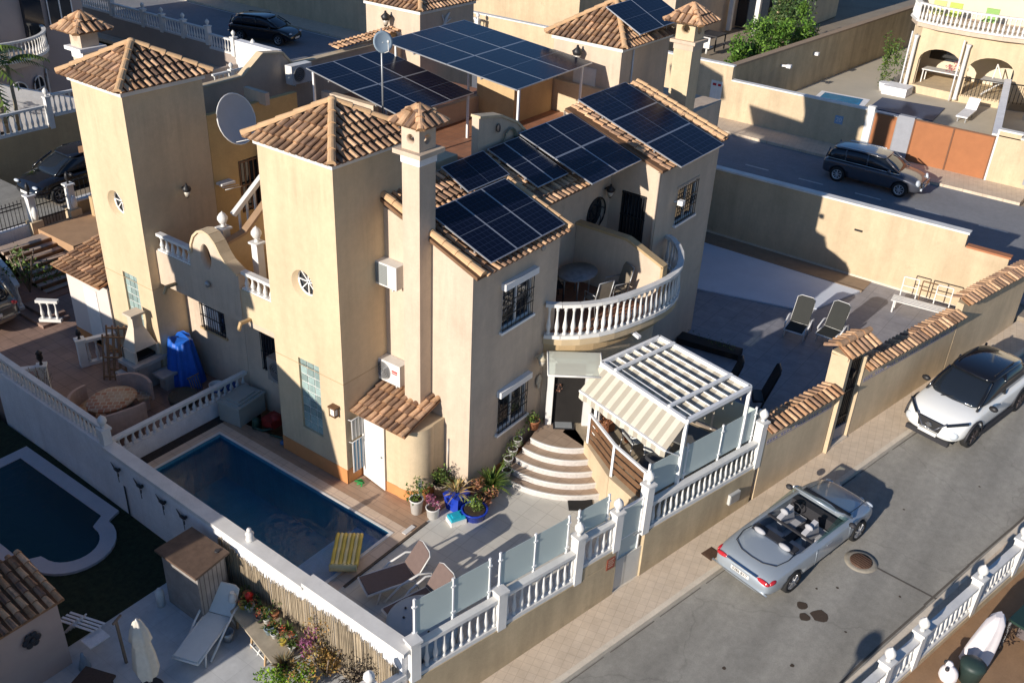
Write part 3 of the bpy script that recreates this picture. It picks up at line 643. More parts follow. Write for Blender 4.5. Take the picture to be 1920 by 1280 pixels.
# body behind: flat roof terrace and party walls
b=MB(); b.box(2.40,13.3,.402,4.79,-.1,5.95); obj('main_block_wall',b,beige,H)
b=MB(); b.box(4.6,13.3,.45,4.78,5.952,5.99); obj('terrace_floor',b,terrac,H)
b=MB(); b.extr([(5.1,.15,5.9),(9.3,.15,5.9),(9.3,.15,7.0),(7.5,.15,7.05),(7.1,.15,7.35),(6.7,.15,7.68),(6.0,.15,8.0),(5.1,.15,8.15)],(0,.22,0)); pa=obj('curved_parapet',b,beige,H)
b=MB()
pp=[(5.1,8.15),(6.0,8.0),(6.7,7.68),(7.1,7.35),(7.5,7.05)]
for p,q in zip(pp,pp[1:]): b.beam((p[0],.26,p[1]+.03),(q[0],.26,q[1]+.03),.30,.06)
obj('coping',b,cream,pa)
b=MB(); b.box(9.3,13.08,.15,.37,5.9,7.3); b.box(13.08,13.3,.15,4.79,5.9,7.0); obj('parapet',b,cream,H); b=MB(); b.box(2.40,4.6,.402,2.3,5.95,7.3); obj('parapet',b,cream,H)
b=MB(); b.box(10.9,13.0,3.3,4.78,5.95,7.75); rm=obj('roof_store',b,ochre,H)
b=MB(); b.box(10.8,13.1,3.2,4.79,7.75,7.85); obj('slab',b,cream,rm)
# tower-to-party terrace on first floor (recessed front)
fw=obj('recessed_front_wall',wbox(1.0,2.4,2.34,4.79,-.1,3.05),beige,H)
b=MB(); b.box(.98,1.0,3.45,4.1,1.25,2.45); fz=obj('window',b,dglass,H)
m=MB()
for i in range(7): m.tube([(.95,3.45+i*.65/6,1.25),(.95,3.45+i*.65/6,2.45)],.012,4)
for z in (1.3,1.85,2.4): m.beam((.95,3.43,z),(.95,4.12,z),.02)
obj('grille',m,black,fz)
b=MB(); b.box(.28,2.4,2.342,4.80,3.05,3.2); obj('terrace_slab',b,beige,H)
b=MB(); b.box(.28,.48,2.342,3.85,3.2,4.05); obj('front_parapet',b,cream,H)
b=MB(); b.box(2.4,4.6,2.342,4.8,5.95,6.9); obj('stair_head_wall',b,ochre,H)
# boiler closet under lean-to tiles
b=MB(); pts=[(.55,-.02),(.42,-.9)]+[(.52+.0*i,-.95) for i in range(0)]+arc(.95,-1.35,.52,PI*.93,PI*1.6,30)+[(1.5,-1.85),(1.5,-.02)]
b.prism(pts,0,2.04); cl=obj('boiler_closet',b,cream,H)
b=MB(); b.prism([(.39,-.92),(.39+.13,-.06),(.36+.13,-.06),(.36,-.92)],.03,2.0); obj('closet_door',b,white,cl)
b=MB(); b.ell((.36,-.82,1.0),.03,6,4); obj('handle',b,grey,cl)
b=MB(); b.prism([(p[0]-.012,p[1]-.012) for p in pts[:-2]]+[(1.5,-1.87),(1.5,-.01)],0,.3); obj('skirting',b,orangeb,cl)
t=MB(); lz=lambda x:2.10+(x-.2)*.32
t.extr([(.22,-.0,lz(.22)-.06),(.22,-1.72,lz(.22)-.06),(1.5,-1.72,lz(1.5)-.06),(1.5,0,lz(1.5)-.06)],(0,0,.05),(.5,.4,.35))
tile_slope(t,(.2,-.02,lz(.2)),(.2,-1.74,lz(.2)),(1.5,-.02,lz(1.5)),(1.5,-1.74,lz(1.5)),.17,.30,.075); obj('closet_roof',t,tile_r,cl)
# balcony
BP=[(4.40,-2.64),(4.62,-2.98),(4.95,-3.32),(5.39,-3.63),(5.8,-3.82),(6.21,-3.95),(6.7,-4.08),(7.2,-4.18),(7.7,-4.24),(8.14,-4.22),(8.55,-4.14),(8.93,-3.98),(9.4,-3.72),(9.78,-3.42),(10.05,-3.12),(10.15,-2.88)]
bl=obj('balcony_slab',MB().prism([(4.4,-2.62)]+[(x-.0,y-.06) for x,y in BP[1:-1]]+[(10.2,-2.88),(9.29,-2.87),(9.29,-1.36),(4.89,-1.36),(4.89,-2.62)],3.12,3.32),mat('balcony_edge',(.52,.40,.25),.9,.1,2),H)
b=MB(); b.prism([(4.45,-2.62)]+[(5.0+(x-5.0)*.94+.02,-2.6+(y+2.6)*.90) for x,y in BP[1:-1]]+[(9.9,-2.88),(9.29,-2.87),(9.29,-1.36),(4.89,-1.36),(4.89,-2.62)],2.85,3.12); obj('balcony_ring',b,ochre,bl)
b=MB(); b.prism([(4.5,-2.62),(4.9,-1.4),(9.28,-1.4),(9.28,-2.9)]+[(4.95+(x-5.0)*.90,-2.6+(y+2.6)*.74) for x,y in BP[1:-2]][::-1],-.1,2.86); dr=obj('ground_floor_bow_wall',b,mat('bow_plaster',(.58,.47,.34),.9,.08,1,.2,80),H)
b=MB(); b.prism([(x,y) for x,y in [(4.89,-1.37),(4.89,-2.62),(4.45,-2.62)]+[(x,y+.06) for x,y in BP[1:-2]]+[(9.28,-2.87),(9.28,-1.37)]],3.322,3.34); obj('balcony_floor',b,terrac,bl)
balm=MB()
balustrade(H,[(x,y,3.32) for x,y in BP],h=.98,sp=.205,rw=.17,posts=(),r=.06)
# partition wall across the balcony
b=MB(); b.extr([(7.62,-1.36,3.32),(7.62,-1.36,5.0),(7.62,-2.95,5.0),(7.62,-3.06,4.97),(7.62,-4.08,4.55),(7.62,-4.08,3.32)],(.14,0,0)); pw=obj('balcony_partition',b,beige,H)
b=MB(); 
for p,q in zip([(-1.36,5.03),(-2.95,5.03),(-3.1,4.98)],[(-2.95,5.03),(-3.1,4.98),(-4.12,4.57)]): b.beam((7.69,p[0],p[1]),(7.69,q[0],q[1]),.24,.07)
b.beam((7.69,-4.1,4.57),(7.69,-4.1,3.35),.24,.07); obj('coping',b,ochre,pw)
# entrance, door recess with polycarbonate canopy
ea=V((4.50,-2.98,0)); eb=V((4.98,-3.62,0)); ed=(eb-ea).normalized(); en=V((-ed.y*-1,ed.x*-1,0)); en=V((ed.y,-ed.x,0))
b=MB(); q=lambda a,n_,z: tuple(ea+ed*a+en*n_+V((0,0,z)))
def obx(m,a0,a1,n0,n1,z0,z1):
    B=m.add([q(a0,n0,z0),q(a1,n0,z0),q(a1,n1,z0),q(a0,n1,z0),q(a0,n0,z1),q(a1,n0,z1),q(a1,n1,z1),q(a0,n1,z1)])
    for k in ((0,3,2,1),(4,5,6,7),(0,1,5,4),(1,2,6,5),(2,3,7,6),(3,0,4,7)): m.face([B+i for i in k])
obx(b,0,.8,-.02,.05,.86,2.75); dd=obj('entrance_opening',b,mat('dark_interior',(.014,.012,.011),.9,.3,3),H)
b=MB(); obx(b,-.16,0,-.1,.16,.85,2.85); obx(b,.8,1.02,-.1,.16,.85,2.85); obx(b,-.16,1.02,-.1,.16,2.75,2.9); obj('door_frame',b,white,dd)
b=MB(); 
leafcl(b,q(.15,.08,2.0),(.14,.1,.14),60,.06,((1,1,1),)); obj('flower_bunch',b,leafr,dd)
cn=MB(); K=6; w0,w1=-.22,1.12
for i in range(K):
    a0=i/K;a1=(i+1)/K; f_=lambda a:(.78*a,3.02-.14*a*a-.10*a)
    n0,z0=f_(a0);n1,z1=f_(a1); cn.quad(q(w0,n0+.05,z0),q(w1,n0+.05,z0),q(w1,n1+.05,z1),q(w0,n1+.05,z1)); 
cp=obj('door_canopy',cn,frosted('polycarbonate',(.55,.55,.47),.75),H)
cn=MB()
for a in (w0,w1): cn.tube([q(a,f_(k/K)[0]+.05,f_(k/K)[1]) for k in range(K+1)],.02,5)
cn.tube([q(w0,.83,2.78),q(w1,.83,2.78)],.03,5); obj('canopy_frame',cn,white,cp)
# garden steps
SC=V((4.95,-3.2,0)); rad=[2.43,2.20,1.95,1.68,1.40]; a_end=math.atan2(-5.25+3.2,3.42-4.95); 
stp=thing('garden_steps','five curved tiled steps with white risers leading up to the villa entrance','steps',(3.2,-3.9,0))
for i,r_ in enumerate(rad):
    z1=.17*(i+1); A0=math.atan2(.56,-2.3); pts=[]
    for k in range(17):
        a=R(172)+(R(236)-R(172))*k/16; x=SC.x+r_*math.cos(a); y=SC.y+r_*math.sin(a); y=min(y,-2.625); pts.append((x,y))
    pts=[(SC.x,-2.625)]+pts+[(SC.x,SC.y)]
    b=MB(); b.prism(pts,.17*i-.01,z1-.03); s_=obj('riser',b,mat('riser_tiles',(.58,.55,.52),.6,.18,14),stp)
    b=MB(); b.prism(pts,z1-.03,z1,m=0); obj('tread',b,steptop,stp)
    b=MB(); 
    for p_,q_ in zip(pts[1:-2],pts[2:-1]): 
        if (V(p_)-V(q_)).length>.02: b.beam((p_[0],p_[1],z1-.012),(q_[0],q_[1],z1-.012),.035,.028)
    obj('nosing',b,white,stp)
# stair side parapet (ochre) and patio rail
sp_=thing('stair_parapet','low ochre wall climbing beside the curved steps','low wall',(3.6,-5,0))
b=MB(); A=[V((4.18,-4.32,0)),V((3.42,-5.52,0)),V((2.98,-6.72,0))]
for (p,q_,z0,z1) in ((A[0],A[1],1.05,.95),(A[1],A[2],.95,.95)):
    d=(q_-p).normalized(); n_=V((-d.y,d.x,0))*.09
    b.poly([tuple(p+n_+V((0,0,0))),tuple(q_+n_),tuple(q_+n_+V((0,0,z1))),tuple(p+n_+V((0,0,z0)))]); b.poly([tuple(p-n_+V((0,0,z0))),tuple(q_-n_+V((0,0,z1))),tuple(q_-n_),tuple(p-n_)])
    b.poly([tuple(p+n_+V((0,0,z0))),tuple(q_+n_+V((0,0,z1))),tuple(q_-n_+V((0,0,z1))),tuple(p-n_+V((0,0,z0)))]); b.poly([tuple(p+n_),tuple(p+n_+V((0,0,z0))),tuple(p-n_+V((0,0,z0))),tuple(p-n_)]); b.poly([tuple(q_-n_),tuple(q_-n_+V((0,0,z1))),tuple(q_+n_+V((0,0,z1))),tuple(q_+n_)])
obj('wall',b,tanw2,sp_)
# ================================================================== NEIGHBOUR HALF
A_=thing('neighbour_villa','second cream tiled tower villa at the left, joined to the first by an arched parapet','house',(0,9.4,0))
tower(A_,7.28,9.46,8.34,7.95,8.6)
fwA=obj('recessed_front_wall',wbox(1.0,2.4,4.80,7.28,-.1,3.05),beige,A_)
cut(fwA,[wbox(.9,1.12,5.62,6.62,1.66,2.42)])
b=MB(); b.box(1.08,1.1,5.62,6.62,1.66,2.42); w=obj('window',b,dglass,A_)
b=MB(); b.box(1.05,1.075,5.95,6.6,1.68,2.4); obj('curtain',b,whitew,w)
m=MB()
for i in range(11): m.tube([(.96,5.62+i*.1,1.64),(.96,5.62+i*.1,2.44)],.011,4)
for z in (1.68,2.05,2.4): m.beam((.96,5.6,z),(.96,6.64,z),.02)
obj('grille',m,black,w)
b=MB(); b.box(.94,1.0,5.55,6.7,1.58,1.64); obj('sill',b,ochre,w)
b=MB(); b.box(.28,2.4,4.80,7.278,3.05,3.2); obj('terrace_slab',b,beige,A_)
b=MB(); b.box(.28,.48,4.62,7.278,3.2,4.05); fp=obj('front_parapet',b,beige,A_)
# arch crest with oval hole
prof=[(5.75,3.2),(5.75,4.45),(5.62,4.52),(5.58,4.75),(5.45,5.0),(5.25,5.18),(5.02,5.26),(4.78,5.22),(4.58,5.05),(4.42,4.8),(4.25,4.62),(4.0,4.5),(3.84,4.42),(3.84,3.2)]
b=MB(); b.extr([(.26,y,z) for y,z in prof],(.24,0,0)); ar=obj('arch_crest',b,beige,A_); 
cc=MB(); cc.lathe([(1,-.4),(1,.4)],20,(.38,5.06,4.55),ax=Matrix.Rotation(R(90),4,'Y')@Matrix.Diagonal((.36,.21,1,1))); cut(ar,[cc])
b=MB()
for p,q_ in zip(prof[1:-2],prof[2:-1]): b.beam((.38,p[0],p[1]+.02),(.38,q_[0],q_[1]+.02),.34,.06)
obj('arch_coping',b,cream,ar)
b=MB(); b.ell((.2,5.05,3.8),(.07,.09,.09),8,6); obj('bulkhead_lamp',b,grey,ar)
for y0,y1 in ((5.8,7.2),(2.42,3.78)): 
    T=thing('balustrade','white balusters on the first-floor parapet '+('left of the arch, beside the far tower' if y0>4 else 'right of the arch, against the near tower'),'balustrade',(.38,y0,4.05),group='balustrades on the arched parapet')
    balustrade(T,[(.38,y0,4.05),(.38,y1,4.05)],h=.5,sp=.2,rw=.16,base=.05,top=.08,r=.065)
for y in (6.55,3.55):
    T=thing('roof_spout','ochre stone spout sticking out below the balusters '+('near the far tower' if y>5 else 'near the near tower'),'water spout',(.28,y,3.25)); b=MB(); b.beam((.30,y,3.28),(-.05,y,3.30),.09,.07); b.beam((-.02,y,3.32),(-.12,y,3.12),.08,.06); obj('spout',b,ochre,T)
def pin(name,loc,h,label):
    T=thing(name,label,'pillar',loc); b=MB(); x,y,z=loc; b.box(x-.11,x+.11,y-.11,y+.11,z,z+h); b.box(x-.16,x+.16,y-.16,y+.16,z+h,z+h+.05); o=obj('shaft',b,white,T); b=MB(); finial(b,(x,y,z+h+.05),1.3); obj('finial',b,white,o)
pin('parapet_pillar',(1.15,4.1,3.2),1.72,'tall white pillar with ball finial beside the near tower on the first-floor terrace')
pin('parapet_pillar',(1.0,5.2,4.3),.75,'short white ball-topped pillar behind the arch at the foot of the stair')
# party stair
T=thing('terrace_stair','outside stair with white handrail climbing along the party wall to the roof','stairs',(1.4,4.8,3.2))
b=MB(); b.extr([(.7,4.72,3.2),(4.5,4.72,3.2),(4.5,4.72,6.9),(3.9,4.72,6.9),(1.3,4.72,4.95),(.7,4.72,4.85)],(0,.14,0)); sw=obj('stair_wall',b,ochre,T)
b=MB(); b.beam((.66,4.79,4.88),(1.3,4.79,4.98),.22,.07); b.beam((1.3,4.79,4.98),(3.9,4.79,6.93),.22,.07); obj('coping',b,mat('brown_coping',(.34,.22,.13),.8,.15,4),sw)
b=MB(); b.beam((1.3,5.15,5.35),(3.7,5.15,7.1),.14,.12); 
for i in range(9): x=1.5+i*.27; z=5.35+(x-1.3)*.73; b.beam((x,5.15,z-.7),(x,5.15,z),.05)
obj('handrail',b,white,T)
b=MB()
for i in range(12): b.box(1.3+i*.25,1.55+i*.25,4.87,5.7,3.2,3.35+i*.22)
obj('flight',b,terrac,T)
# upper wall right of far tower, roof terrace of the neighbour
b=MB(); b.box(2.40,5.6,7.28,9.4,-.1,5.95); b.box(2.40,5.6,7.28,7.45,5.95,7.25); ub=obj('upper_wall',b,mat('golden_plaster',(.56,.39,.17),.9,.1,.8,.25,80,streak=.08),A_); cut(ub,[wbox(3.3,4.1,7.2,7.4,4.2,5.75)])
b=MB(); b.box(3.3,4.1,7.36,7.38,4.2,5.75); dg=obj('dark_door',b,dglass,A_)
m=MB()
for i in range(6): m.beam((3.3+i*.16,7.27,4.2),(3.3+i*.16,7.27,5.75),.03)
for z in (4.3,5.0,5.7): m.beam((3.28,7.27,z),(4.12,7.27,z),.04)
obj('grille',m,brown,dg)
b=MB(); b.box(4.0,13.3,4.81,9.4,-.1,5.94); b.box(2.4,4.,4.81,4.9,3.2,6.0);obj('main_block_wall',b,beige,A_)
b=MB(); b.box(4.65,13.3,4.83,9.38,5.942,5.98); obj('terrace_floor',b,terrac,A_)
b=MB(); b.extr([(2.4,9.4,3.),(12.9,9.4,3.),(12.9,9.4,7.35),(7.4,9.4,7.3),(7.0,9.4,7.75),(6.2,9.4,7.85),(5.4,9.4,7.3),(2.4,9.4,7.25)],(0,.2,0)); pr_=obj('rear_parapet',b,beige,A_)
b=MB()
for p,q_ in zip([(2.4,7.25),(5.4,7.3),(6.2,7.85),(7.0,7.75),(7.4,7.3)],[(5.4,7.3),(6.2,7.85),(7.0,7.75),(7.4,7.3),(12.9,7.35)]): b.beam((p[0],9.5,p[1]+.02),(q_[0],9.5,q_[1]+.02),.28,.06)
obj('coping',b,cream,pr_)
b=MB(); b.box(10.3,12.9,9.65,12.6,0,6.1); b.extr([(9.9,9.6,6.1),(12.9,9.6,6.1),(12.9,9.6,7.55),(9.9,9.6,7.3)],(0,.2,0)); obj('far_wing_wall',b,ochre,A_)
b=MB(); tile_slope(b,(9.4,9.5,7.42),(13.0,9.5,7.6),(9.4,9.9,7.5),(13.0,9.9,7.7)); obj('edge_tiles',b,tile_r,A_)
b=MB(); b.extr([(1.5,9.5,6.2),(9.9,9.5,6.2),(9.9,12.4,5.2),(1.5,12.4,5.2)],(0,0,.2)); obj('rear_roof',b,tile_b,A_)
b=MB(); b.box(5.0,13.3,4.70,4.90,5.95,6.6); b.box(6.3,6.5,4.9,7.0,5.95,7.2); b.box(4.2,4.35,7.0,7.9,7.2,7.55); obj('dividing_wall',b,beige,A_)
# low outbuilding beside far tower
O=thing('outbuilding','low white-walled lean-to with a brown tiled roof against the far tower','outbuilding',(.5,10.8,0))
b=MB(); b.box(-.05,1.9,9.5,11.6,-.05,2.25); bw=obj('wall',b,mat('pink_white_wall',(.62,.56,.52),.9,.06,1),O)
b=MB(); b.box(-.07,-.05,10.1,10.75,.05,1.95); dr_=obj('door',b,white,O)
b=MB(); b.box(-.07,-.05,9.5,11.6,0,.25); obj('skirting',b,orangeb,O)
b=MB(); b.extr([(-.3,9.47,2.3),(2.2,9.47,2.95),(2.2,11.8,2.95),(-.3,11.8,2.3)],(0,0,.05),(.5,.4,.35)); tile_slope(b,(-.32,11.8,2.36),(-.32,9.48,2.36),(2.2,11.8,3.03),(2.2,9.48,3.03)); obj('roof',b,tile_r,O)
# ================================================================== WALLS AND FENCES
w0=(-3.66,-5.2);w1=(-3.22,10.2)
WX=lambda y: w0[0]+(w1[0]-w0[0])*(y-w0[1])/(w1[1]-w0[1])
T=thing('dividing_wall','long white wall between villa pool and lower yard, reed screen on one end','wall',(WX(0),0,0))
b=MB(); b.prism([(WX(-5.25)-.12,-5.25),(WX(-5.25)+.12,-5.25),(WX(10.2)+.12,10.2),(WX(10.2)-.12,10.2)],-1.7,.82); wl=obj('wall',b,whitew,T)
b=MB()
for y0,y1,z in ((-5.35,-2.45,.98),(-2.45,.6,.86),(.6,4.85,.84)): b.prism([(WX(y0)-.17,y0),(WX(y0)+.17,y0),(WX(y1)+.17,y1),(WX(y1)-.17,y1)],z-.1,z,m=0)
b.prism([(WX(-5.25)-.12,-5.25),(WX(-5.25)+.12,-5.25),(WX(-2.45)+.12,-2.45),(WX(-2.45)-.12,-2.45)],.8,.9)
obj('coping',b,white,T)
b=MB(); y=-5.2; 
while y<.35:
    h=random.uniform(.40,.58)+(.12*math.sin(y*1.3)); x=WX(y)-.14-random.uniform(0,.03); c=flatcol(.35); b.box(x-.012,x,y,y+.016,-.93,h,c); y+=.021
obj('reed_screen',b,reed,T)
T=thing('balustrade','white balustrade along the top of the long wall at the left edge','balustrade',(WX(7),7,.8)); balustrade(T,[(WX(4.95),4.95,.78),(WX(10.1),10.1,.78)],h=.55,sp=.19,rw=.15,posts=[(WX(4.9),4.9,.7)],base=.04,r=.05)
T=thing('party_fence','low white balustrade wall between the villa pool and the brown-tiled yard','fence',(-1,4.93,0))
b=MB(); b.box(-3.4,1.0,4.86,5.0,-1.2,.42); obj('wall',b,whitew,T); balustrade(T,[(-3.35,4.93,.40),(.98,4.93,.40)],h=.45,sp=.2,rw=.15,base=.03,top=.08,r=.06)
T=thing('yard_balustrade','short white balustrade beside the driveway, with a black lantern on its end post','balustrade',(-2.6,9.6,0)); balustrade(T,[(-3.3,9.9,0),(-2.5,9.35,0)],h=.85,sp=.2,posts=[(-2.45,9.3,0)],fin=False)
T=thing('yard_balustrade','short white balustrade behind the wooden pallets','balustrade',(-.8,9.6,0)); balustrade(T,[(-.95,9.75,0),(-.05,9.45,0)],h=.85,sp=.2,posts=[(-1.0,9.78,0)],fin=False)
# street fence, three balustrade runs with glass above
def fencewall(name,label,s0,s1,ztop,m=tanw,th=.2,t0=0.):
    T=thing(name,label,'wall',ST((s0+s1)/2,-.1)); b=MB(); p=[ST(s0,t0),ST(s1,t0),ST(s1,t0-th),ST(s0,t0-th)]; B=b.add([(q_[0],q_[1],-1.8) for q_ in p]+[(q_[0],q_[1],ztop) for q_ in p])
    for q_ in ((3,2,1,0),(4,5,6,7),(0,1,5,4),(1,2,6,5),(2,3,7,6),(3,0,4,7)): b.face([B+i for i in q_])
    o=obj('wall',b,m,T); return T,o
def glassrun(T,s0,s1,z0,z1,n,t=-.22):
    for i in range(n):
        a=s0+(s1-s0)*i/n+.03; c=s0+(s1-s0)*(i+1)/n-.03; b=MB(); p=V(ST(a,t,z0));q_=V(ST(c,t,z0)); h=V((0,0,z1-z0)); k=N*.006
        B=b.add([tuple(x) for x in (p-k,q_-k,q_+k,p+k,p-k+h,q_-k+h,q_+k+h,p+k+h)]); 
        for f_ in ((3,2,1,0),(4,5,6,7),(0,1,5,4),(1,2,6,5),(2,3,7,6),(3,0,4,7)): b.face([B+i_ for i_ in f_])
        obj('glass_panel',b,glassf,T)
    for i in range(n+1):
        s=s0+(s1-s0)*i/n; m_=MB(); m_.beam(ST(s,t,z0-.12),ST(s,t,z1+.05),.045); m_.beam(ST(s,t-.03,z0+.1),ST(s,t+.03,z0+.1),.1,.04); m_.beam(ST(s,t-.03,z1-.15),ST(s,t+.03,z1-.15),.1,.04); obj('glass_post',m_,wplast,T)
T,_=fencewall('street_wall','tan rendered street wall under the frosted glass, from the near corner to the gate',-.1,5.55,.1)
T,_2=fencewall('street_wall','tan rendered street wall below the pergola terrace, with a small grey meter box on it',6.45,10.55,.44)
b=MB(); b.box(-.22,.22,-.06,.02,-.16,.14); b.M=Matrix.Identity(4)
mbx=thing('meter_box','small pale meter box on the tan street wall behind the convertible','meter box',ST(9.75,.01,-.1),FA); b=MB(); b.box(-.2,.2,-.08,.0,-.15,.15); obj('box',b,mat('pale_grey_plastic',(.5,.5,.48),.6,.05,5),mbx,False); b=MB(); b.box(-.17,.17,-.09,-.082,-.12,.12); obj('lid',b,grey,mbx,False)
T=thing('glass_balustrade','white street balustrade topped with frosted glass, from the near corner to the pool terrace','fence',ST(1,-.1,.1)); balustrade(T,[ST(.0,-.1,.1),ST(2.12,-.1,.1)],h=.86,sp=.2,posts=[ST(0,-.1,.08),ST(2.16,-.1,.08)],fin=False,ph=1.0); glassrun(T,.12,1.95,1.02,1.95,2)
T=thing('glass_balustrade','white street balustrade topped with frosted glass, middle run beside the sun loungers','fence',ST(3,-.1,.1)); balustrade(T,[ST(2.25,-.1,.1),ST(4.3,-.1,.1)],h=.9,sp=.2,posts=[ST(4.33,-.1,.08)],ph=1.3); glassrun(T,2.22,4.1,1.02,1.95,2)
T=thing('glass_balustrade','short white balustrade with frosted glass just left of the glass gate','fence',ST(5,-.1,.4)); b=MB(); b.beam(ST(4.35,-.1,.25),ST(5.5,-.1,.25),.19,.36); obj('plinth',b,tanw,T); balustrade(T,[ST(4.42,-.1,.42),ST(5.45,-.1,.42)],h=.86,sp=.2,posts=[ST(5.5,-.1,.4)],ph=1.05); glassrun(T,4.4,5.3,1.25,1.95,1)
T=thing('glass_balustrade','long white balustrade with green frosted glass in front of the pergola terrace','fence',ST(8.4,-.1,.44)); balustrade(T,[ST(6.45,-.1,.44),ST(10.5,-.1,.44)],h=.80,sp=.2,posts=[ST(6.45,-.1,.42),ST(10.6,-.1,.42)],ph=1.35); glassrun(T,6.55,10.4,1.28,2.2,3)
G=thing('glass_gate','frosted glass garden gate in a white frame beside the steps','gate',ST(6,-.1,-.7)); b=MB(); 
for a,c in ((5.66,5.66),(6.32,6.32)): b.beam(ST(a,-.1,-.95),ST(a,-.1,1.5),.06)
b.beam(ST(5.66,-.1,-.78),ST(6.32,-.1,-.75),.05); b.beam(ST(5.66,-.1,1.47),ST(6.32,-.1,1.47),.05); b.beam(ST(5.66,-.1,.55),ST(6.32,-.1,.55),.025); obj('gate_frame',b,wplast,G)
b=MB(); p=V(ST(5.69,-.1,-.76));q_=V(ST(6.29,-.1,-.76)); h=V((0,0,2.2)); k=N*.006; B=b.add([tuple(x) for x in (p-k,q_-k,q_+k,p+k,p-k+h,q_-k+h,q_+k+h,p+k+h)])
for f_ in ((3,2,1,0),(4,5,6,7),(0,1,5,4),(1,2,6,5),(2,3,7,6),(3,0,4,7)): b.face([B+i_ for i_ in f_])
obj('glass_panel',b,glassf,G); b=MB(); b.beam(ST(6.24,-.02,.55),ST(6.08,-.02,.55),.03); obj('handle',b,grey,G)
b=MB(); b.beam(ST(5.3,-.0+.01,.05),ST(5.3,.02,.05),.2,.3); 
sg=thing('street_sign','small red notice on the tan wall left of the glass gate','sign',ST(5.35,.01,.12),FA); b=MB(); b.box(-.13,.13,-.012,0,-.16,.16); pl=obj('plate',b,mat('faded_red',(.30,.07,.04),.7,.2,9),sg,False); b=MB()
for k_ in range(4): b.box(-.09,.09-.03*(k_%2),-.016,-.0125,.1-k_*.06,.125-k_*.06)
obj('print',b,mat('faded_print',(.45,.3,.22),.7),pl,False)
b=MB(); b.prism([ST(5.55,.0)[:2],ST(6.5,.0)[:2],ST(6.5,-.6)[:2],ST(5.55,-.6)[:2]],-1.7,-.92); struct('threshold_floor',b,kerbm)
b=MB()
for i,(z) in enumerate((-.66,-.4,-.14)): b.prism([ST(5.6,-.3-.28*i)[:2],ST(6.42,-.3-.28*i)[:2],ST(6.42,-.58-.28*i)[:2],ST(5.6,-.58-.28*i)[:2]],-1.,z)
struct('gate_floor',b,terr)
# tiled walls farther right
def tiledwall(label,s0,s1,zt,blue=True):
    T,o=fencewall('tiled_wall',label,s0,s1,zt,tanw2,.22); b=MB(); 
    e0=V(ST(s0-.02,.17,zt+.02));e1=V(ST(s1+.02,.17,zt+.02));t0=V(ST(s0-.02,-.13,zt+.14));t1=V(ST(s1+.02,-.13,zt+.14)); b.extr([tuple(e0),tuple(e1),tuple(t1),tuple(t0)],(0,0,.03),(.5,.4,.35))
    tile_slope(b,e0+V((0,0,.03)),e1+V((0,0,.03)),t0+V((0,0,.03)),t1+V((0,0,.03)),.20,.5,.078); 
    t2=V(ST(s0-.02,-.34,zt+.05)); t3=V(ST(s1+.02,-.34,zt+.05)); tile_slope(b,t3,t2,t1,t0,.20,.5,.078)
    obj('coping_tiles',b,tile_r,T)
    if blue:
        b=MB(); z=zt-.38; n=int((s1-s0)/.12)
        for i in range(n): 
            if i%5<4: s=s0+.1+i*.12; b.beam(ST(s,.004,z),ST(s+.07,.004,z),.006,.045)
        for dz in (-.07,.07): b.beam(ST(s0+.1,.003,z+dz),ST(s1-.1,.003,z+dz),.006,.01)
        obj('blue_border',b,mat('blue_border',(.20,.20,.36),.7,.3,12),T)
    return T
tiledwall('tan street wall with clay coping, between the glass terrace and the dark gate',10.72,13.78,1.5)
tiledwall('long tan street wall with clay coping, right of the dark gate',15.0,20.2,1.78)
tiledwall('tallest tan street wall with clay coping, at the far right corner',20.25,24.75,2.2,False)
GP=thing('gate_portal','rendered gate portal with its own little tiled roof over a dark gate','gate',ST(14.4,-.1,-.4))
b=MB(); b.beam(ST(13.93,-.18,-1.5),ST(13.93,-.18,2.55),.28,.5); b.beam(ST(14.98,-.1,-1.5),ST(14.98,-.1,2.2),.12,.2); b.beam(ST(13.8,-.18,2.55),ST(15.0,-.18,2.5),.5,.14); obj('pillar',b,tanw2,GP)
b=MB(); zt=2.66; e=[V(ST(s,t,z)) for s,t,z in ((13.66,.18,zt),(15.12,.18,zt),(15.12,-.2,zt+.2),(13.66,-.2,zt+.2),(13.66,-.58,zt),(15.12,-.58,zt))]
b.extr([tuple(e[0]),tuple(e[1]),tuple(e[2]),tuple(e[3])],(0,0,.03),(.5,.4,.35)); tile_slope(b,e[0],e[1],e[3],e[2],.20,.5,.08); tile_slope(b,e[5],e[4],e[2],e[3],.20,.5,.08); ridge(b,e[3]+V((0,0,.06)),e[2]+V((0,0,.06)),.11); obj('portal_tiles',b,tile_r,GP)
b=MB()
for i in range(9): s=14.1+i*.1; b.beam(ST(s,-.12,-.62),ST(s,-.12,2.35+.12*math.sin(PI*i/8)-.1),.02)
for z in (-.55,.3,1.2,2.2): b.beam(ST(14.08,-.12,z),ST(14.92,-.12,z),.03)
b.beam(ST(14.5,-.12,1.7),ST(14.5,-.10,1.9),.2,.2); gt=obj('gate_leaf',b,black,GP); b=MB(); b.beam(ST(14.1,-.16,-.6),ST(14.1,-.16,2.2),.004,.02); p=[ST(14.08,-.15,-.6),ST(14.92,-.15,-.6),ST(14.92,-.15,2.25),ST(14.08,-.15,2.25)]; b.poly(p); obj('gate_sheet',b,mat('dark_sheet',(.012,.012,.014),.5),gt)
b=MB(); b.prism([ST(14.05,.05)[:2],ST(14.95,.05)[:2],ST(14.95,-.5)[:2],ST(14.05,-.5)[:2]],-1.5,-.42); struct('threshold_floor',b,kerbm)
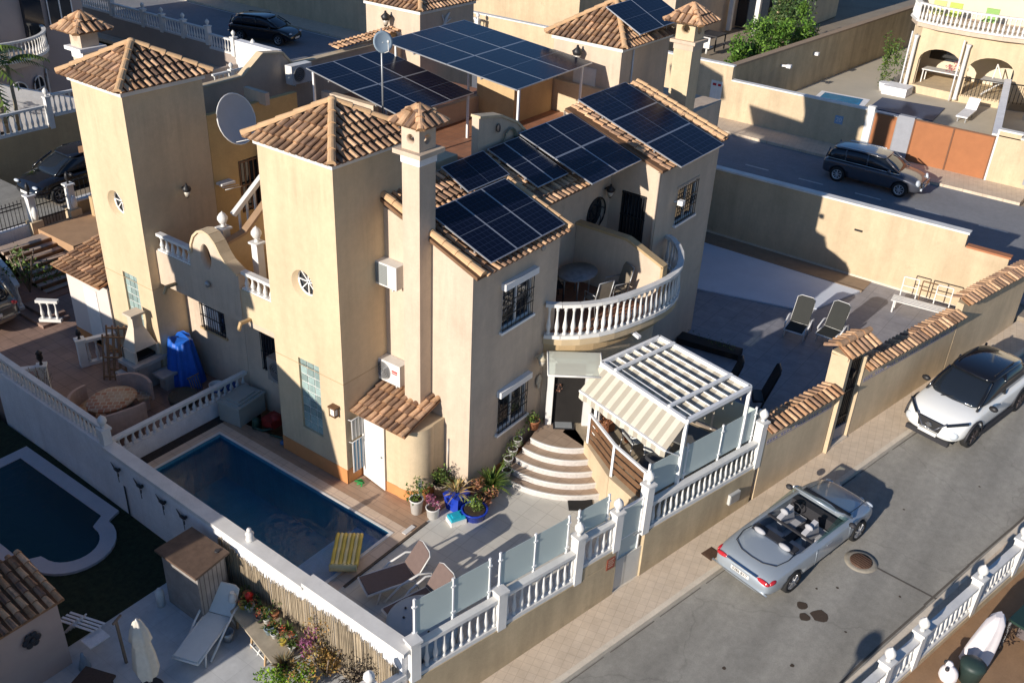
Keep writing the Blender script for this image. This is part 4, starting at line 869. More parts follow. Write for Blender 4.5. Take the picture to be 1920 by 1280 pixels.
# rear wall of the side patio
T=thing('rear_wall','tall tan rear wall with pale coping, half in shadow, behind the side patio','wall',(20.7,-3,0)); b=MB(); b.extr([(20.6,-9.0,-1),(20.6,-9.0,2.72),(20.6,6,2.6),(20.6,6,-1)],(.22,0,0)); b.box(20.6,20.82,-10.45,-9.0,-1,2.25); obj('wall',b,tanw2,T)
b=MB(); b.beam((20.71,-9.05,2.75),(20.71,6,2.63),.34,.07); obj('coping',b,white,T); b=MB(); b.box(20.55,20.86,-10.5,-9.05,2.25,2.32); obj('corner_coping',b,terracot,T)
b=MB(); b.box(20.575,20.6,-10.4,5.9,0,.09); obj('skirting',b,kerbm,T); b=MB(); b.box(20.58,20.6,-5.55,-5.25,1.75,1.82); obj('vent',b,black,T)
# right-hand glass of the upper patio
T=thing('glass_screen','pale glass screen closing the far side of the pergola terrace','fence',(7.0,-6,.85))
for i,(y0,y1) in enumerate(((-4.1,-5.2),(-5.25,-6.4),(-6.45,-7.6))):
    b=MB(); b.box(6.95,6.965,y1,y0,.95,1.95); obj('glass_panel',b,glassf,T)
for y in (-4.08,-5.22,-6.42,-7.62): b=MB(); b.beam((6.96,y,.85),(6.96,y,2.0),.05); obj('glass_post',b,wplast,T)
b=MB(); b.box(6.88,7.05,-7.9,-3.3,-.5,.86); obj('retaining_wall',b,beige,T)
# white rails with pallets beside the steps
T=thing('patio_rail','white tube rail with brown wooden panels along the stair side of the terrace','railing',(3.6,-5.2,.9))
r0=[V((4.1,-4.38,.98)),V((3.42,-5.50,.95)),V((2.98,-6.60,.95))]
b=MB()
for p in r0: b.beam(p,p+V((0,0,.95)),.06)
for p,q_ in zip(r0,r0[1:]): b.beam(p+V((0,0,.93)),q_+V((0,0,.93)),.06)
obj('rail_frame',b,wplast,T)
for (p,q_) in zip(r0,r0[1:]):
    for k_ in range(4):
        b=MB(); off=V((.05,.02,0)); b.beam(p+off+V((0,0,.15+k_*.2)),q_+off+V((0,0,.15+k_*.2)),.02,.14); obj('plank',b,brown,T)
# ================================================================== PERGOLA
zp=3.0
cA=V((4.74,-4.18,zp));cB=V((6.85,-4.64,zp));cC=V((6.17,-7.52,zp));cD=V((3.88,-7.0,zp))
# rectangle axes fitted to the corners
PG=thing('pergola','white metal pergola with slatted cream fabric roof over the terrace table','pergola',tuple((cA+cB+cC+cD)/4-V((0,0,2.1))))
b=MB(); 
for p,q_ in ((cA,cB),(cB,cC),(cC,cD),(cD,cA)): b.beam(p,q_,.09,.11)
obj('roof_frame',b,wplast,PG)
for p,z in ((cA,.85),(cB,.85),(cC,.85),(cD,.85)): b=MB(); b.beam(V((p.x,p.y,z)),p-V((0,0,.055)),.08); obj('post',b,wplast,PG)
for f_ in (.17,.80):
    b=MB(); b.beam(cA.lerp(cD,f_)+V((0,0,.07)),cB.lerp(cC,f_)+V((0,0,.07)),.07,.07); obj('cross_bar',b,wplast,PG)
NS=7
for i in range(NS):
    a=(i+.08)/NS; p0=cA.lerp(cB,a)+V((0,0,-.17)); p1=cD.lerp(cC,a)+V((0,0,-.17)); a2=(i+.80)/NS; q0=cA.lerp(cB,a2)+V((0,0,-.03)); q1=cD.lerp(cC,a2)+V((0,0,-.03)); am=(i+1.0)/NS; m0=cA.lerp(cB,am)+V((0,0,-.34));m1=cD.lerp(cC,am)+V((0,0,-.34))
    b=MB(); n_=14
    for k_ in range(n_):
        u=k_/n_;v_=(k_+1)/n_
        for (s0,s1,t0_,t1_) in ((p0,p1,q0,q1),): 
            b.quad(tuple(s0.lerp(s1,u)),tuple(s0.lerp(s1,v_)),tuple(t0_.lerp(t1_,v_)),tuple(t0_.lerp(t1_,u)),m=k_%2)
        d_=V((0,0,-.07)); b.quad(tuple(p0.lerp(p1,u)),tuple(p0.lerp(p1,v_)),tuple(p0.lerp(p1,v_)+d_),tuple(p0.lerp(p1,u)+d_),m=k_%2)
    obj('fabric_slat',b,[stripeA,stripeB],PG)
    b=MB(); b.beam(q0+V((0,0,.015)),q1+V((0,0,.015)),.025,.03); obj('slat_bar',b,wplast,PG)
AW=thing('awning','striped taupe and cream awning hanging from the pergola over the terrace','awning',(4,-5.5,2.5))
aL=V((4.16,-3.97,2.4));aR=V((3.33,-6.84,2.4)); b=MB(); n_=20; tp0=cA+V((-.04,0,-.05));tp1=cD+V((-.04,0,-.05)); nn=[]
for k_ in range(n_):
    u=k_/n_;v_=(k_+1)/n_
    b.quad(tuple(tp0.lerp(tp1,u)),tuple(aL.lerp(aR,u)),tuple(aL.lerp(aR,v_)),tuple(tp0.lerp(tp1,v_)),m=k_%2)
obj('canopy',b,[stripeA,stripeB],AW)
b=MB()
for k_ in range(n_):
    u=k_/n_;v_=(k_+1)/n_; e=.20+.03*math.sin(k_*2.1); e2=.20+.03*math.sin((k_+1)*2.1)
    b.quad(tuple(aL.lerp(aR,u)+V((0,0,0))),tuple(aL.lerp(aR,u)+V((-.02,0,-e))),tuple(aL.lerp(aR,v_)+V((-.02,0,-e2))),tuple(aL.lerp(aR,v_)),m=k_%2)
obj('valance',b,[stripeA,stripeB],AW); b=MB(); b.beam(aL,aR,.05); 
for p,q_ in ((aL,cA),(aR,cD)): b.beam(p,V((q_.x,q_.y,2.0)),.025)
obj('front_bar',b,wplast,AW)
# ================================================================== SOLAR
def solar_array(label,P00,P10,P01,nx,ny,cat='solar panels',legs=(),th=.035,swap=False,frame=True,skip=()):
    """P00 origin corner, P10 end of row axis, P01 end of slope axis"""
    P00,P10,P01=map(V,(P00,P10,P01)); ux=(P10-P00)/nx; uy=(P01-P00)/ny; n_=ux.cross(uy).normalized(); n_=n_ if n_.z>0 else -n_
    T=thing('solar_array',label,cat,tuple(P00)); k=0
    for i in range(nx):
        for j in range(ny):
            if (i,j) in skip: continue
            g=.006; o=P00+ux*i+uy*j; a=o+ux.normalized()*g+uy.normalized()*g; e=ux-ux.normalized()*2*g; f_=uy-uy.normalized()*2*g
            b=MB(); B=b.add([tuple(x) for x in (a,a+e,a+e+f_,a+f_,a+n_*th,a+e+n_*th,a+e+f_+n_*th,a+f_+n_*th)])
            flip=(a+e-a).cross(f_).dot(n_)<0
            for q_ in ((3,2,1,0),(0,1,5,4),(1,2,6,5),(2,3,7,6),(3,0,4,7)): b.face([B+x for x in q_],m=1)
            w=.018; ee=e.normalized()*w; ff=f_.normalized()*w; tp=n_*th
            ins=[a+tp+ee+ff,a+e+tp-ee+ff,a+e+f_+tp-ee-ff,a+f_+tp+ee-ff]; C=b.add([tuple(x) for x in ins])
            for x in range(4): y=(x+1)%4; b.face((B+4+x,B+4+y,C+y,C+x),m=1)
            uv=[(0,0),(1,0),(1,1),(0,1)]
            if swap: uv=[(0,0),(0,1),(1,1),(1,0)]
            b.face((C,C+1,C+2,C+3),m=0,uv=uv); obj('panel',b,[solar,alu],T)
    if legs:
        for p,q_ in legs: b=MB(); b.beam(p,q_,.06); obj('leg',b,wplast,T)
    if frame:
        b=MB()
        for v_ in (.25,.75): b.beam(P00.lerp(P01,v_)-n_*.03,P10+(P01-P00)*v_-n_*.03,.04)
        obj('mounting_rail',b,alu,T)
    return T
dz=.20
solar_array('single landscape panel highest on the clay roof behind the round chimney',(3.40,-.05,wz(-.05)+dz),(5.02,-.05,wz(-.05)+dz),(3.35,-.95,wz(-.95)+dz-.05),1,1,swap=True)
solar_array('three solar panels side by side on the lowest clay roof beside the chimney',(1.85,-.98,wz(-.98)+.14),(4.72,-.98,wz(-.98)+.14),(1.85,-2.82,wz(-2.82)+.14),3,1)
solar_array('two dark solar panels on the middle roof, left of the larger overhanging group',(5.25,.0,wz(0)+.15),(6.6,.0,wz(0)+.15),(5.25,-1.62,wz(-1.62)+.15),2,1)
solar_array('four solar panels overhanging the eave above the balcony door',(6.64,.05,wz(.05)+.20),(9.12,.05,wz(.05)+.20),(6.64,-2.32,wz(-2.32)+.28),2,2)
solar_array('three landscape panels one above another on the far right roof of the villa',(9.62,.18,rzf(.0)+.16),(12.22,.18,rzf(.0)+.16),(9.62,-3.28,rzf(-3.28)+.12),1,3,swap=True)
a1=[(5.75,7.0,7.95),(8.95,7.0,7.95),(5.75,3.35,7.33)]
solar_array('tilted rack of six blue panels on the neighbour roof terrace, nearest the white dish',a1[0],a1[1],a1[2],3,2,legs=[((5.85,6.8,5.98),(5.85,6.8,7.9)),((8.85,6.8,5.98),(8.85,6.8,7.9)),((5.85,3.5,5.98),(5.85,3.5,7.34)),((8.85,3.5,5.98),(8.85,3.5,7.34))])
solar_array('largest raised rack of six blue panels on white posts over the roof terrace',(8.6,6.7,8.32),(12.75,6.85,8.32),(8.45,1.45,7.9),3,2,legs=[((8.9,1.7,5.98),(8.9,1.7,7.9)),((12.5,1.9,5.98),(12.5,1.9,7.9)),((8.9,6.4,5.98),(8.9,6.4,8.25)),((12.5,6.4,5.98),(12.5,6.4,8.25))])
# ================================================================== CARS
def loft(secs,closed_ends=True):
    """secs: list of (x,[(y,z)...]) half sections; returns bmesh-style MB mirrored"""
    b=MB(); rings=[]
    for x,h in secs:
        full=[(x,y,z) for y,z in h]+[(x,-y,z) for y,z in h[::-1] if abs(y)>1e-4]
        rings.append(b.add(full)); n=len(full)
    for a,c in zip(rings,rings[1:]):
        for t in range(n): b.face((a+t,a+(t+1)%n,c+(t+1)%n,c+t),sm=True)
    b.face([rings[0]+t for t in range(n)][::-1],sm=True); b.face([rings[-1]+t for t in range(n)],sm=True)
    return b
def fixn(me):
    bm=bmesh.new(); bm.from_mesh(me); bmesh.ops.recalc_face_normals(bm,faces=bm.faces); bm.to_mesh(me); bm.free()
def subd(o,lv=2):
    fixn(o.data); md=o.modifiers.new('s','SUBSURF'); md.levels=lv; md.render_levels=lv; bpy.context.view_layer.update()
    nm=bpy.data.meshes.new_from_object(o.evaluated_get(bpy.context.evaluated_depsgraph_get())); o.modifiers.clear(); o.data=nm
    for p in nm.polygons: p.use_smooth=True
def car(label,cat,loc,rz,paint,sp,tilt=0.):
    T=thing('parked_car',label,cat,loc,rz); T.rotation_euler=(0,tilt,rz)
    def O(n,b,m,par=T): return obj(n,b,m,par,False)
    def sec(st):
        x,hw,zb,zs,zt=st; return (x,[(0,zb),(hw*.80,zb),(hw*.96,zb+.09),(hw*1.0,zb+(zs-zb)*.45),(hw*.985,zs-.10),(hw*.93,zs-.015),(hw*.62,zt-.012),(0,zt)])
    body=O('body',loft([sec(s) for s in sp['body']]),[paint,black])
    subd(body,2)
    wr=sp['wr']; wx=sp['wx']; Wd=sp['W']/2
    cs=[]
    for x in wx:
        for s in (1,-1):
            c=MB(); c.M=Matrix.Translation((x,s*(Wd-.08),wr)); c.lathe([(wr*1.13,-.22),(wr*1.13,.3)] if s>0 else [(wr*1.13,-.3),(wr*1.13,.22)],22,ax=Matrix.Rotation(R(90) if s<0 else R(-90),4,'X')); cs.append(c)
    if sp.get('cockpit'): 
        x0,x1,w,z=sp['cockpit']; c=MB(); c.prism([(x0,-w*.93),(x0+.15,-w),(x1,-w),(x1,w),(x0+.15,w),(x0,w*.93)],z,1.6); cs.append(c)
    for c in cs:
        me=c.mesh('cut'); cc=bpy.data.objects.new('cut',me); COL.objects.link(cc); cc.matrix_world=RMs(T)
        body.parent=None; body.matrix_world=RMs(T); md=body.modifiers.new('b','BOOLEAN'); md.object=cc; md.operation='DIFFERENCE'; md.solver='EXACT'; bpy.context.view_layer.update()
        nm=bpy.data.meshes.new_from_object(body.evaluated_get(bpy.context.evaluated_depsgraph_get())); body.modifiers.clear(); body.data=nm; bpy.data.objects.remove(cc)
    body.parent=T; body.matrix_basis=Matrix.Identity(4)
    for x in wx:
        for s in (1,-1):
            A=Matrix.Rotation(R(90) if s<0 else R(-90),4,'X'); y=s*(Wd-.20)
            b=MB(); b.lathe([(wr*.62,0.0),(wr*.93,-.01),(wr,.03),(wr,.17),(wr*.93,.205),(wr*.66,.20),(wr*.64,.15)],24,(x,y,wr),ax=A); w=O('wheel',b,rubber)
            b=MB(); b.lathe([(wr*.64,.12),(wr*.68,.19),(wr*.60,.20),(wr*.56,.15),(wr*.5,.14)],24,(x,y,wr),ax=A); 
            for k in range(sp.get('spokes',7)):
                a=2*PI*k/sp.get('spokes',7); d=V((math.cos(a),0,math.sin(a))); b.beam(V((x,y+s*.185,wr))+d*.03,V((x,y+s*.185,wr))+d*wr*.62,.055,.03)
            b.lathe([(.06,.12),(.06,.20),(.03,.21)],10,(x,y,wr),ax=A); O('rim',b,sp.get('rim',rim),w)
    for x in wx:
        b=MB(); b.box(x-wr*1.1,x+wr*1.1,-(Wd-.24),Wd-.24,.2,wr*2.0); O('wheel_well',b,black)
    if 'cabin' in sp:
        g=O('windows',loft([(x,[(0,zb-.03),(hb,zb-.03),(hb*.99,zb+(zt-zb)*.4),(ht*1.0,zt-.05),(ht*.86,zt),(0,zt+.02)]) for x,hb,zb,ht,zt in sp['cabin']]),dglass); subd(g,1)
        c=sp['cabin']; r_=[s for s in sp['roofst']]
        rf=loft([(x,[(0,z),(w*1.0,z-.03),(w*1.03,z-.01),(w*.9,z+.028),(0,z+.045)]) for x,w,z in r_]); ro=O('roof',rf,sp.get('roofm',paint)); subd(ro,1)
        for pl in sp['pillars']:
            for s in (1,-1): b=MB(); b.tube([(p[0],s*p[1],p[2]) for p in pl],.035,6); O('pillar',b,sp.get('roofm',paint))
    one={'seats':'seat','headrests':'headrest','side_windows':'side_window','headlamps':'headlamp','round_headlamps':'headlamp','tail_lamps':'tail_lamp','mirrors':'mirror','door_handles':'door_handle','daytime_lamps':'daytime_lamp','number_plates':'number_plate','roof_rails':'roof_rail'}
    for n,b,m in sp['extras']():
        if n in one:
            for q_ in split(b,(lambda c:(c.y>0,c.x>-.6)) if n in('seats','headrests') else (lambda c:c.x>0) if n=='number_plates' else (lambda c:c.y>0)): O(one[n],q_,m)
        else: O(n,b,m)
    return T
def RMs(T): return Matrix.Translation(T.location)@T.rotation_euler.to_matrix().to_4x4()
def text(s,size,depth=.004):
    c=bpy.data.curves.new('t','FONT'); c.body=s; c.size=size; c.extrude=depth; c.align_x='CENTER'; c.align_y='CENTER'; o=bpy.data.objects.new('t',c); COL.objects.link(o)
    bpy.context.view_layer.update(); me=bpy.data.meshes.new_from_object(o.evaluated_get(bpy.context.evaluated_depsgraph_get())); bpy.data.objects.remove(o); return me
def textobj(s,size,mtx,m,parent,name='lettering'):
    me=text(s,size); me.transform(mtx); me.materials.clear(); me.materials.append(m); o=bpy.data.objects.new(name,me); COL.objects.link(o); o.parent=parent; return o
silver=mat('silver_blue_paint',(.36,.41,.46),.36,.03,2,metal=.35,coat=1.); pearl=mat('white_car_paint',(.80,.81,.79),.25,.02,2,coat=1.); gun=mat('dark_grey_paint',(.085,.09,.11),.3,.03,2,metal=.4,coat=1.); blk=mat('black_car_paint',(.008,.008,.01),.15,coat=1.); gret=mat('grey_beige_paint',(.17,.165,.15),.3,.03,2,metal=.6,coat=1.)
redl=mat('tail_lamp_red',(.45,.02,.03),.15,spec=.7); lampm=mat('headlamp_glass',(.55,.6,.65),.08,spec=.8); seat=mat('seat_grey',(.40,.40,.42),.7,.05,6); dash=mat('dark_trim',(.03,.03,.035),.6); clearg=frosted('windscreen_glass',(.04,.10,.09),.45); chrome=mat('chrome',(.75,.76,.77),.12,metal=1.)
# --- convertible
def conv_x():
    L=[]
    m=MB()
    m.box(-1.10,.62,-.66,.66,.30,.36); m.box(-1.12,-1.06,-.66,.66,.3,.86); m.box(.55,.75,-.66,.66,.36,.84); m.box(-1.0,.55,-.09,.09,.36,.52); L.append(('cabin_floor',m,dash))
    m=MB()
    for s in (.36,-.36):
        for x,wd in ((.02,.25),(-.88,.25)):
            m.box(x-.02,x+.46,s-wd,s+wd,.40,.56); m.beam((x-.04,s,.5),(x-.20,s,1.0 if x>-.5 else .82),wd*2,.13); 
    L.append(('seats',m,seat))
    m=MB()
    for s in (.36,-.36):
        m.ell((-.22,s,1.02),(.05,.12,.08),10,6); m.ell((-1.16,s,.96),(.07,.17,.07),10,6)
    L.append(('headrests',m,seat))
    m=MB(); m.beam((-.42,-.66,.86),(-.42,.66,.86),.06,.05); m.beam((-1.02,-.6,.9),(-1.02,.6,.9),.22,.05); L.append(('soft_top_bar',m,dash))
    m=MB(); W=[(.98,.74,.90),(.98,-.74,.90),(.42,-.60,1.30),(.42,.60,1.30)]; m.poly(W); L.append(('windscreen',m,clearg))
    m=MB()
    for s in (1,-1): m.tube([(1.02,s*.75,.88),(.72,s*.68,1.12),(.42,s*.60,1.31)],.028,6)
    m.tube([(.42,-.60,1.31),(.39,0,1.335),(.42,.60,1.31)],.032,6); L.append(('windscreen_frame',m,silver))
    m=MB()
    for s in (1,-1): m.poly([(.92,s*.735,.90),(.55,s*.67,1.17),(-.30,s*.72,.98),(-.45,s*.745,.90)])
    L.append(('side_windows',m,clearg))
    m=MB(); m.tube([(.30,.36+.17*math.cos(a*PI/8),.82+.17*math.sin(a*PI/8)) for a in range(17)],.015,5); m.box(.32,.6,.3,.42,.78,.84); L.append(('steering_wheel',m,dash))
    m=MB(); m.tube([(-1.12,-.63,.905),(-1.4,-.66,.90),(-1.75,-.58,.882),(-1.9,-.3,.872),(-1.92,0,.87),(-1.9,.3,.872),(-1.75,.58,.882),(-1.4,.66,.90),(-1.12,.63,.905)],.011,5); L.append(('boot_seam',m,dash))
    m=MB(); m.tube([(1.06,-.60,.865),(1.6,-.58,.80),(2.1,-.50,.68)],.006,4);m.tube([(1.06,.60,.865),(1.6,.58,.80),(2.1,.50,.68)],.006,4); m.box(1.0,1.14,-.66,.66,.83,.875); L.append(('bonnet_seam',m,dash))
    m=MB()
    for s in (1,-1): m.ell((-2.20,s*.58,.67),(.05,.19,.07),12,6); m.ell((-2.05,s*.76,.69),(.14,.05,.06),10,5)
    L.append(('tail_lamps',m,redl))
    m=MB(); m.box(-2.295,-2.272,-.26,.26,.54,.65); L.append(('number_plate',m,white))
    m=MB(); m.box(-2.27,-2.21,-.44,.44,.735,.755); m.box(-2.31,-2.26,-.80,.80,.40,.43); L.append(('chrome_strip',m,chrome))
    m=MB()
    for s in (1,-1): m.ell((.78,s*.93,.90),(.08,.10,.065),10,6)
    L.append(('mirrors',m,dash))
    m=MB()
    for s in (1,-1): m.box(-.1,.1,s*.845-.01,s*.845+.01,.70,.73); m.tube([(-.52,s*.858,.36),(-.52,s*.862,.60),(-.50,s*.84,.80)],.006,4); m.tube([(.86,s*.858,.36),(.86,s*.862,.60),(.86,s*.84,.82)],.006,4)
    L.append(('door_handles',m,silver))
    m=MB()
    for s in (1,-1): m.ell((2.10,s*.58,.58),(.08,.13,.07),10,6); m.ell((2.17,s*.33,.55),(.06,.08,.06),10,6)
    L.append(('headlamps',m,lampm)); return L
CV=dict(W=1.72,wr=.315,wx=(-1.33,1.36),cockpit=(-1.12,.88,.66,.42),spokes=7,extras=conv_x,
 body=[(-2.29,.62,.34,.58,.60),(-2.24,.76,.27,.70,.72),(-2.02,.83,.21,.80,.86),(-1.5,.86,.19,.84,.915),(-.9,.865,.18,.85,.92),(0,.865,.18,.85,.90),(.9,.86,.18,.845,.90),(1.4,.86,.19,.80,.85),(1.9,.82,.22,.70,.74),(2.16,.72,.27,.60,.64),(2.25,.52,.34,.50,.52)])
tl=-math.atan(.0525)
c=car('silver-blue open-top convertible with grey seats parked in the street, roof folded','convertible car',ST(10.28,1.72,None,.005),FA,silver,CV,tl)
textobj('0386 BXT',.105,Matrix.Translation((-2.298,0,.595))@Matrix.Rotation(R(-90),4,'Z')@Matrix.Rotation(R(90),4,'X'),black,c)
# --- white crossover
def juk_x():
    L=[]
    m=MB(); m.poly([(2.115,-.42,.82),(2.17,-.36,.60),(2.16,-.14,.50),(2.16,.14,.50),(2.17,.36,.60),(2.115,.42,.82),(2.12,.30,.80),(2.16,.12,.60),(2.16,-.12,.60),(2.12,-.30,.80)]); m.M=Matrix.Identity(4)
    m=MB(); m.extr([(2.10,-.36,.78),(2.16,-.30,.52),(2.16,.30,.52),(2.10,.36,.78)],(.035,0,0)); L.append(('grille',m,black))
    m=MB(); m.tube([(2.13,-.42,.84),(2.20,-.17,.55),(2.20,.17,.55),(2.13,.42,.84)],.026,5); L.append(('chrome_v',m,gun))
    m=MB(); m.lathe([(.075,0),(.075,.02)],18,(2.185,0,.66),ax=Matrix.Rotation(R(90),4,'Y')); m.lathe([(.055,.0),(.055,.026)],18,(2.185,0,.66),ax=Matrix.Rotation(R(90),4,'Y')); m.box(2.20,2.215,-.10,.10,.645,.675); L.append(('badge',m,chrome))
    m=MB()
    for s in (1,-1): m.lathe([(.115,-.06),(.115,.02),(.05,.035)],16,(2.05,s*.66,.56),ax=Matrix.Rotation(s*R(28),4,'Z')@Matrix.Rotation(R(84),4,'Y'))
    L.append(('round_headlamps',m,lampm))
    m=MB()
    for s in (1,-1): m.beam((2.12,s*.44,.80),(1.72,s*.84,.90),.05,.06)
    L.append(('daytime_lamps',m,dglass))
    m=MB(); m.box(2.13,2.2,-.26,.26,.37,.47); L.append(('number_plate',m,white))
    m=MB(); m.beam((2.10,-.62,.27),(2.10,.62,.27),.12,.12); 
    for s in (1,-1): m.beam((-.95,s*.885,.27),(.98,s*.885,.27),.06,.14); m.tube([(1.33+.44*math.cos(a*PI/10),s*.885,.36+.44*math.sin(a*PI/10)) for a in range(11)],.035,5); m.tube([(-1.31+.44*math.cos(a*PI/10),s*.885,.36+.44*math.sin(a*PI/10)) for a in range(11)],.035,5)
    L.append(('black_cladding',m,dash))
    m=MB()
    for s in (1,-1): m.ell((.78,s*.99,1.06),(.08,.13,.08),10,6)
    L.append(('mirrors',m,black))
    m=MB()
    for s in (1,-1): m.box(0.05,.25,s*.905-.01,s*.905+.01,.86,.89)
    L.append(('door_handles',m,pearl))
    m=MB(); 
    for s in (1,-1): m.beam((-1.0,s*.52,1.585),(.1,s*.53,1.60),.03,.03)
    L.append(('roof_rails',m,black)); m=MB(); m.beam((1.22,-.3,1.03),(.95,.25,1.13),.018); L.append(('wiper',m,black))
    m=MB()
    for s in (1,-1): m.ell((-2.02,s*.68,.98),(.1,.16,.08),8,5)
    L.append(('tail_lamps',m,redl)); return L
JK=dict(W=1.80,wr=.345,wx=(-1.31,1.33),spokes=5,rim=mat('dark_rim',(.12,.10,.10),.35,metal=.7),extras=juk_x,roofm=blk,
 body=[(-2.08,.66,.42,.80,.84),(-2.02,.80,.34,.98,1.02),(-1.7,.88,.28,1.02,1.06),(-1.1,.90,.24,.99,1.03),(0,.89,.24,.97,1.0),(.8,.89,.24,.98,1.03),(1.3,.89,.26,.95,1.02),(1.75,.86,.29,.86,.93),(2.03,.74,.30,.72,.80),(2.13,.58,.34,.58,.64)],
 cabin=[(-1.95,.66,1.0,.50,1.12),(-1.72,.76,1.0,.60,1.36),(-1.2,.80,1.0,.63,1.50),(-.4,.81,1.0,.65,1.57),(.2,.81,1.0,.64,1.53),(.75,.79,1.0,.62,1.28),(1.18,.74,1.0,.60,1.03)],
 roofst=[(-1.80,.58,1.36),(-1.2,.62,1.52),(-.4,.64,1.585),(.15,.63,1.555),(.38,.61,1.49)],
 pillars=[[(1.2,.74,1.02),(.8,.68,1.28),(.38,.60,1.50)],[(-1.95,.7,1.02),(-1.78,.62,1.36)],[(-.25,.79,1.0),(-.30,.66,1.54)]])
c=car('white crossover with black roof and V grille parked at the right edge of the street','car',ST(18.78,1.53,None,.005),FA+PI,pearl,JK,-tl); c.scale=(1.03,1.04,1.06)
# --- dark grey small estate
def mini_x():
    L=[]
    m=MB()
    for s in (1,-1): m.lathe([(.14,-.05),(.14,.03),(.06,.05)],16,(2.02,s*.62,.70),ax=Matrix.Rotation(s*R(14),4,'Z')@Matrix.Rotation(R(75),4,'Y')); m.lathe([(.06,-.05),(.06,.03)],12,(2.17,s*.5,.42),ax=Matrix.Rotation(R(88),4,'Y'))
    L.append(('headlamps',m,lampm))
    m=MB(); m.box(2.10,2.18,-.42,.42,.48,.68); L.append(('grille',m,black))
    m=MB(); m.tube([(2.17,-.45,.46),(2.18,-.45,.70),(2.18,.45,.70),(2.17,.45,.46),(2.17,-.45,.46)],.018,5); 
    for z in (.54,.62): m.tube([(2.19,-.42,z),(2.19,.42,z)],.012,4)
    for s in (1,-1): m.tube([(1.2,s*.80,.93),(.4,s*.84,.96),(-1.9,s*.80,.98)],.018,5)
    L.append(('chrome_trim',m,chrome))
    m=MB()
    for s in (1,-1): m.box(1.0,1.9,s*.3-.055,s*.3+.055,.93-.06,.955-.03)
    m=MB()
    for s in (1,-1): m.ell((.80,s*.98,1.02),(.08,.12,.08),10,6)
    L.append(('mirrors',m,gun))
    m=MB()
    for s in (1,-1): m.beam((-1.5,s*.55,1.48),(.1,s*.57,1.50),.03,.04)
    L.append(('roof_rails',m,chrome))
    m=MB()
    for s in (1,-1): 
        for x in (-.2,.75-1.6): m.box(x,x+.16,s*.90-.01,s*.90+.01,.84,.87)
    L.append(('door_handles',m,chrome)); return L
MN=dict(W=1.80,wr=.33,wx=(-1.36,1.36),spokes=8,rim=mat('bright_rim',(.75,.75,.76),.25,metal=.6),extras=mini_x,roofm=gun,
 body=[(-2.14,.70,.34,.80,.84),(-2.08,.82,.26,.92,.95),(-1.5,.88,.21,.94,.97),(0,.89,.2,.93,.95),(.9,.89,.2,.93,.98),(1.4,.88,.22,.88,.95),(1.9,.82,.24,.78,.84),(2.10,.70,.28,.62,.68),(2.16,.54,.34,.50,.54)],
 cabin=[(-2.05,.70,.93,.58,1.02),(-1.92,.76,.93,.64,1.38),(-1.3,.80,.93,.66,1.45),(-.3,.81,.93,.67,1.47),(.4,.80,.93,.65,1.42),(.9,.76,.93,.62,1.16),(1.15,.72,.93,.60,1.0)],
 roofst=[(-1.98,.61,1.38),(-1.3,.65,1.465),(-.3,.66,1.485),(.3,.65,1.455),(.48,.63,1.40)],
 pillars=[[(1.18,.73,.97),(.85,.68,1.18),(.48,.62,1.41)],[(-2.02,.74,.95),(-1.94,.64,1.38)],[(-.2,.80,.95),(-.25,.68,1.45)],[(-1.15,.80,.95),(-1.2,.68,1.43)]])
c=car('dark grey five-door hatchback with bright alloy wheels parked beside the brown gates','car',(30.1,-3.05,Z2+.005),R(-90),gun,MN); c.scale=(1.03,1.05,1.02)
# --- black cars and partly seen car
def plain_x():
    L=[]; m=MB()
    for s in (1,-1): m.ell((2.12,s*.62,.76),(.08,.16,.06),10,6)
    L.append(('headlamps',m,lampm)); m=MB()
    for s in (1,-1): m.ell((-2.14,s*.66,.86),(.08,.18,.09),10,6)
    L.append(('tail_lamps',m,redl)); m=MB()
    for s in (1,-1): m.ell((.85,s*1.0,1.05),(.08,.12,.08),8,5)
    L.append(('mirrors',m,black)); m=MB()
    for s in (1,-1): m.beam((-1.5,s*.6,1.60),(.1,s*.62,1.62),.035,.04)
    L.append(('roof_rails',m,black)); m=MB(); m.box(2.2,2.24,-.26,.26,.42,.53); m.box(-2.27,-2.22,-.26,.26,.6,.71); L.append(('number_plates',m,white))
    m=MB(); m.box(-2.30,-2.24,-.8,.8,.52,.56); m.box(-2.25,-2.2,-.7,.7,.8,.83); L.append(('trim',m,chrome)); return L
SV=dict(W=1.86,wr=.35,wx=(-1.36,1.36),spokes=6,extras=plain_x,
 body=[(-2.25,.72,.40,.84,.90),(-2.18,.84,.30,1.0,1.04),(-1.6,.90,.25,1.03,1.06),(0,.92,.24,1.0,1.03),(.9,.92,.24,1.0,1.05),(1.5,.90,.26,.95,1.0),(1.95,.84,.28,.84,.88),(2.18,.70,.32,.64,.68),(2.24,.5,.38,.54,.56)],
 cabin=[(-2.1,.72,1.0,.60,1.12),(-1.9,.78,1.0,.66,1.48),(-1.2,.82,1.0,.68,1.58),(-.2,.83,1.0,.69,1.62),(.5,.82,1.0,.67,1.50),(1.0,.78,1.0,.64,1.25),(1.35,.74,1.0,.6,1.03)],
 roofst=[(-1.95,.62,1.5),(-1.2,.66,1.60),(-.2,.67,1.635),(.35,.66,1.58),(.55,.64,1.50)],
 pillars=[[(1.38,.75,1.03),(1.0,.69,1.27),(.55,.63,1.50)],[(-2.1,.76,1.02),(-1.94,.65,1.48)],[(-.2,.83,1.0),(-.25,.7,1.6)],[(-1.2,.83,1.0),(-1.25,.69,1.57)]])
c=car('glossy black car parked behind the far tower, seen at the left edge','car',(5.75,20.35,.76),R(180),blk,SV); 
car('black car with roof rails on the shaded street beyond the roofs','car',(28.2,35.4,Z2+.005),R(-72),blk,SV)
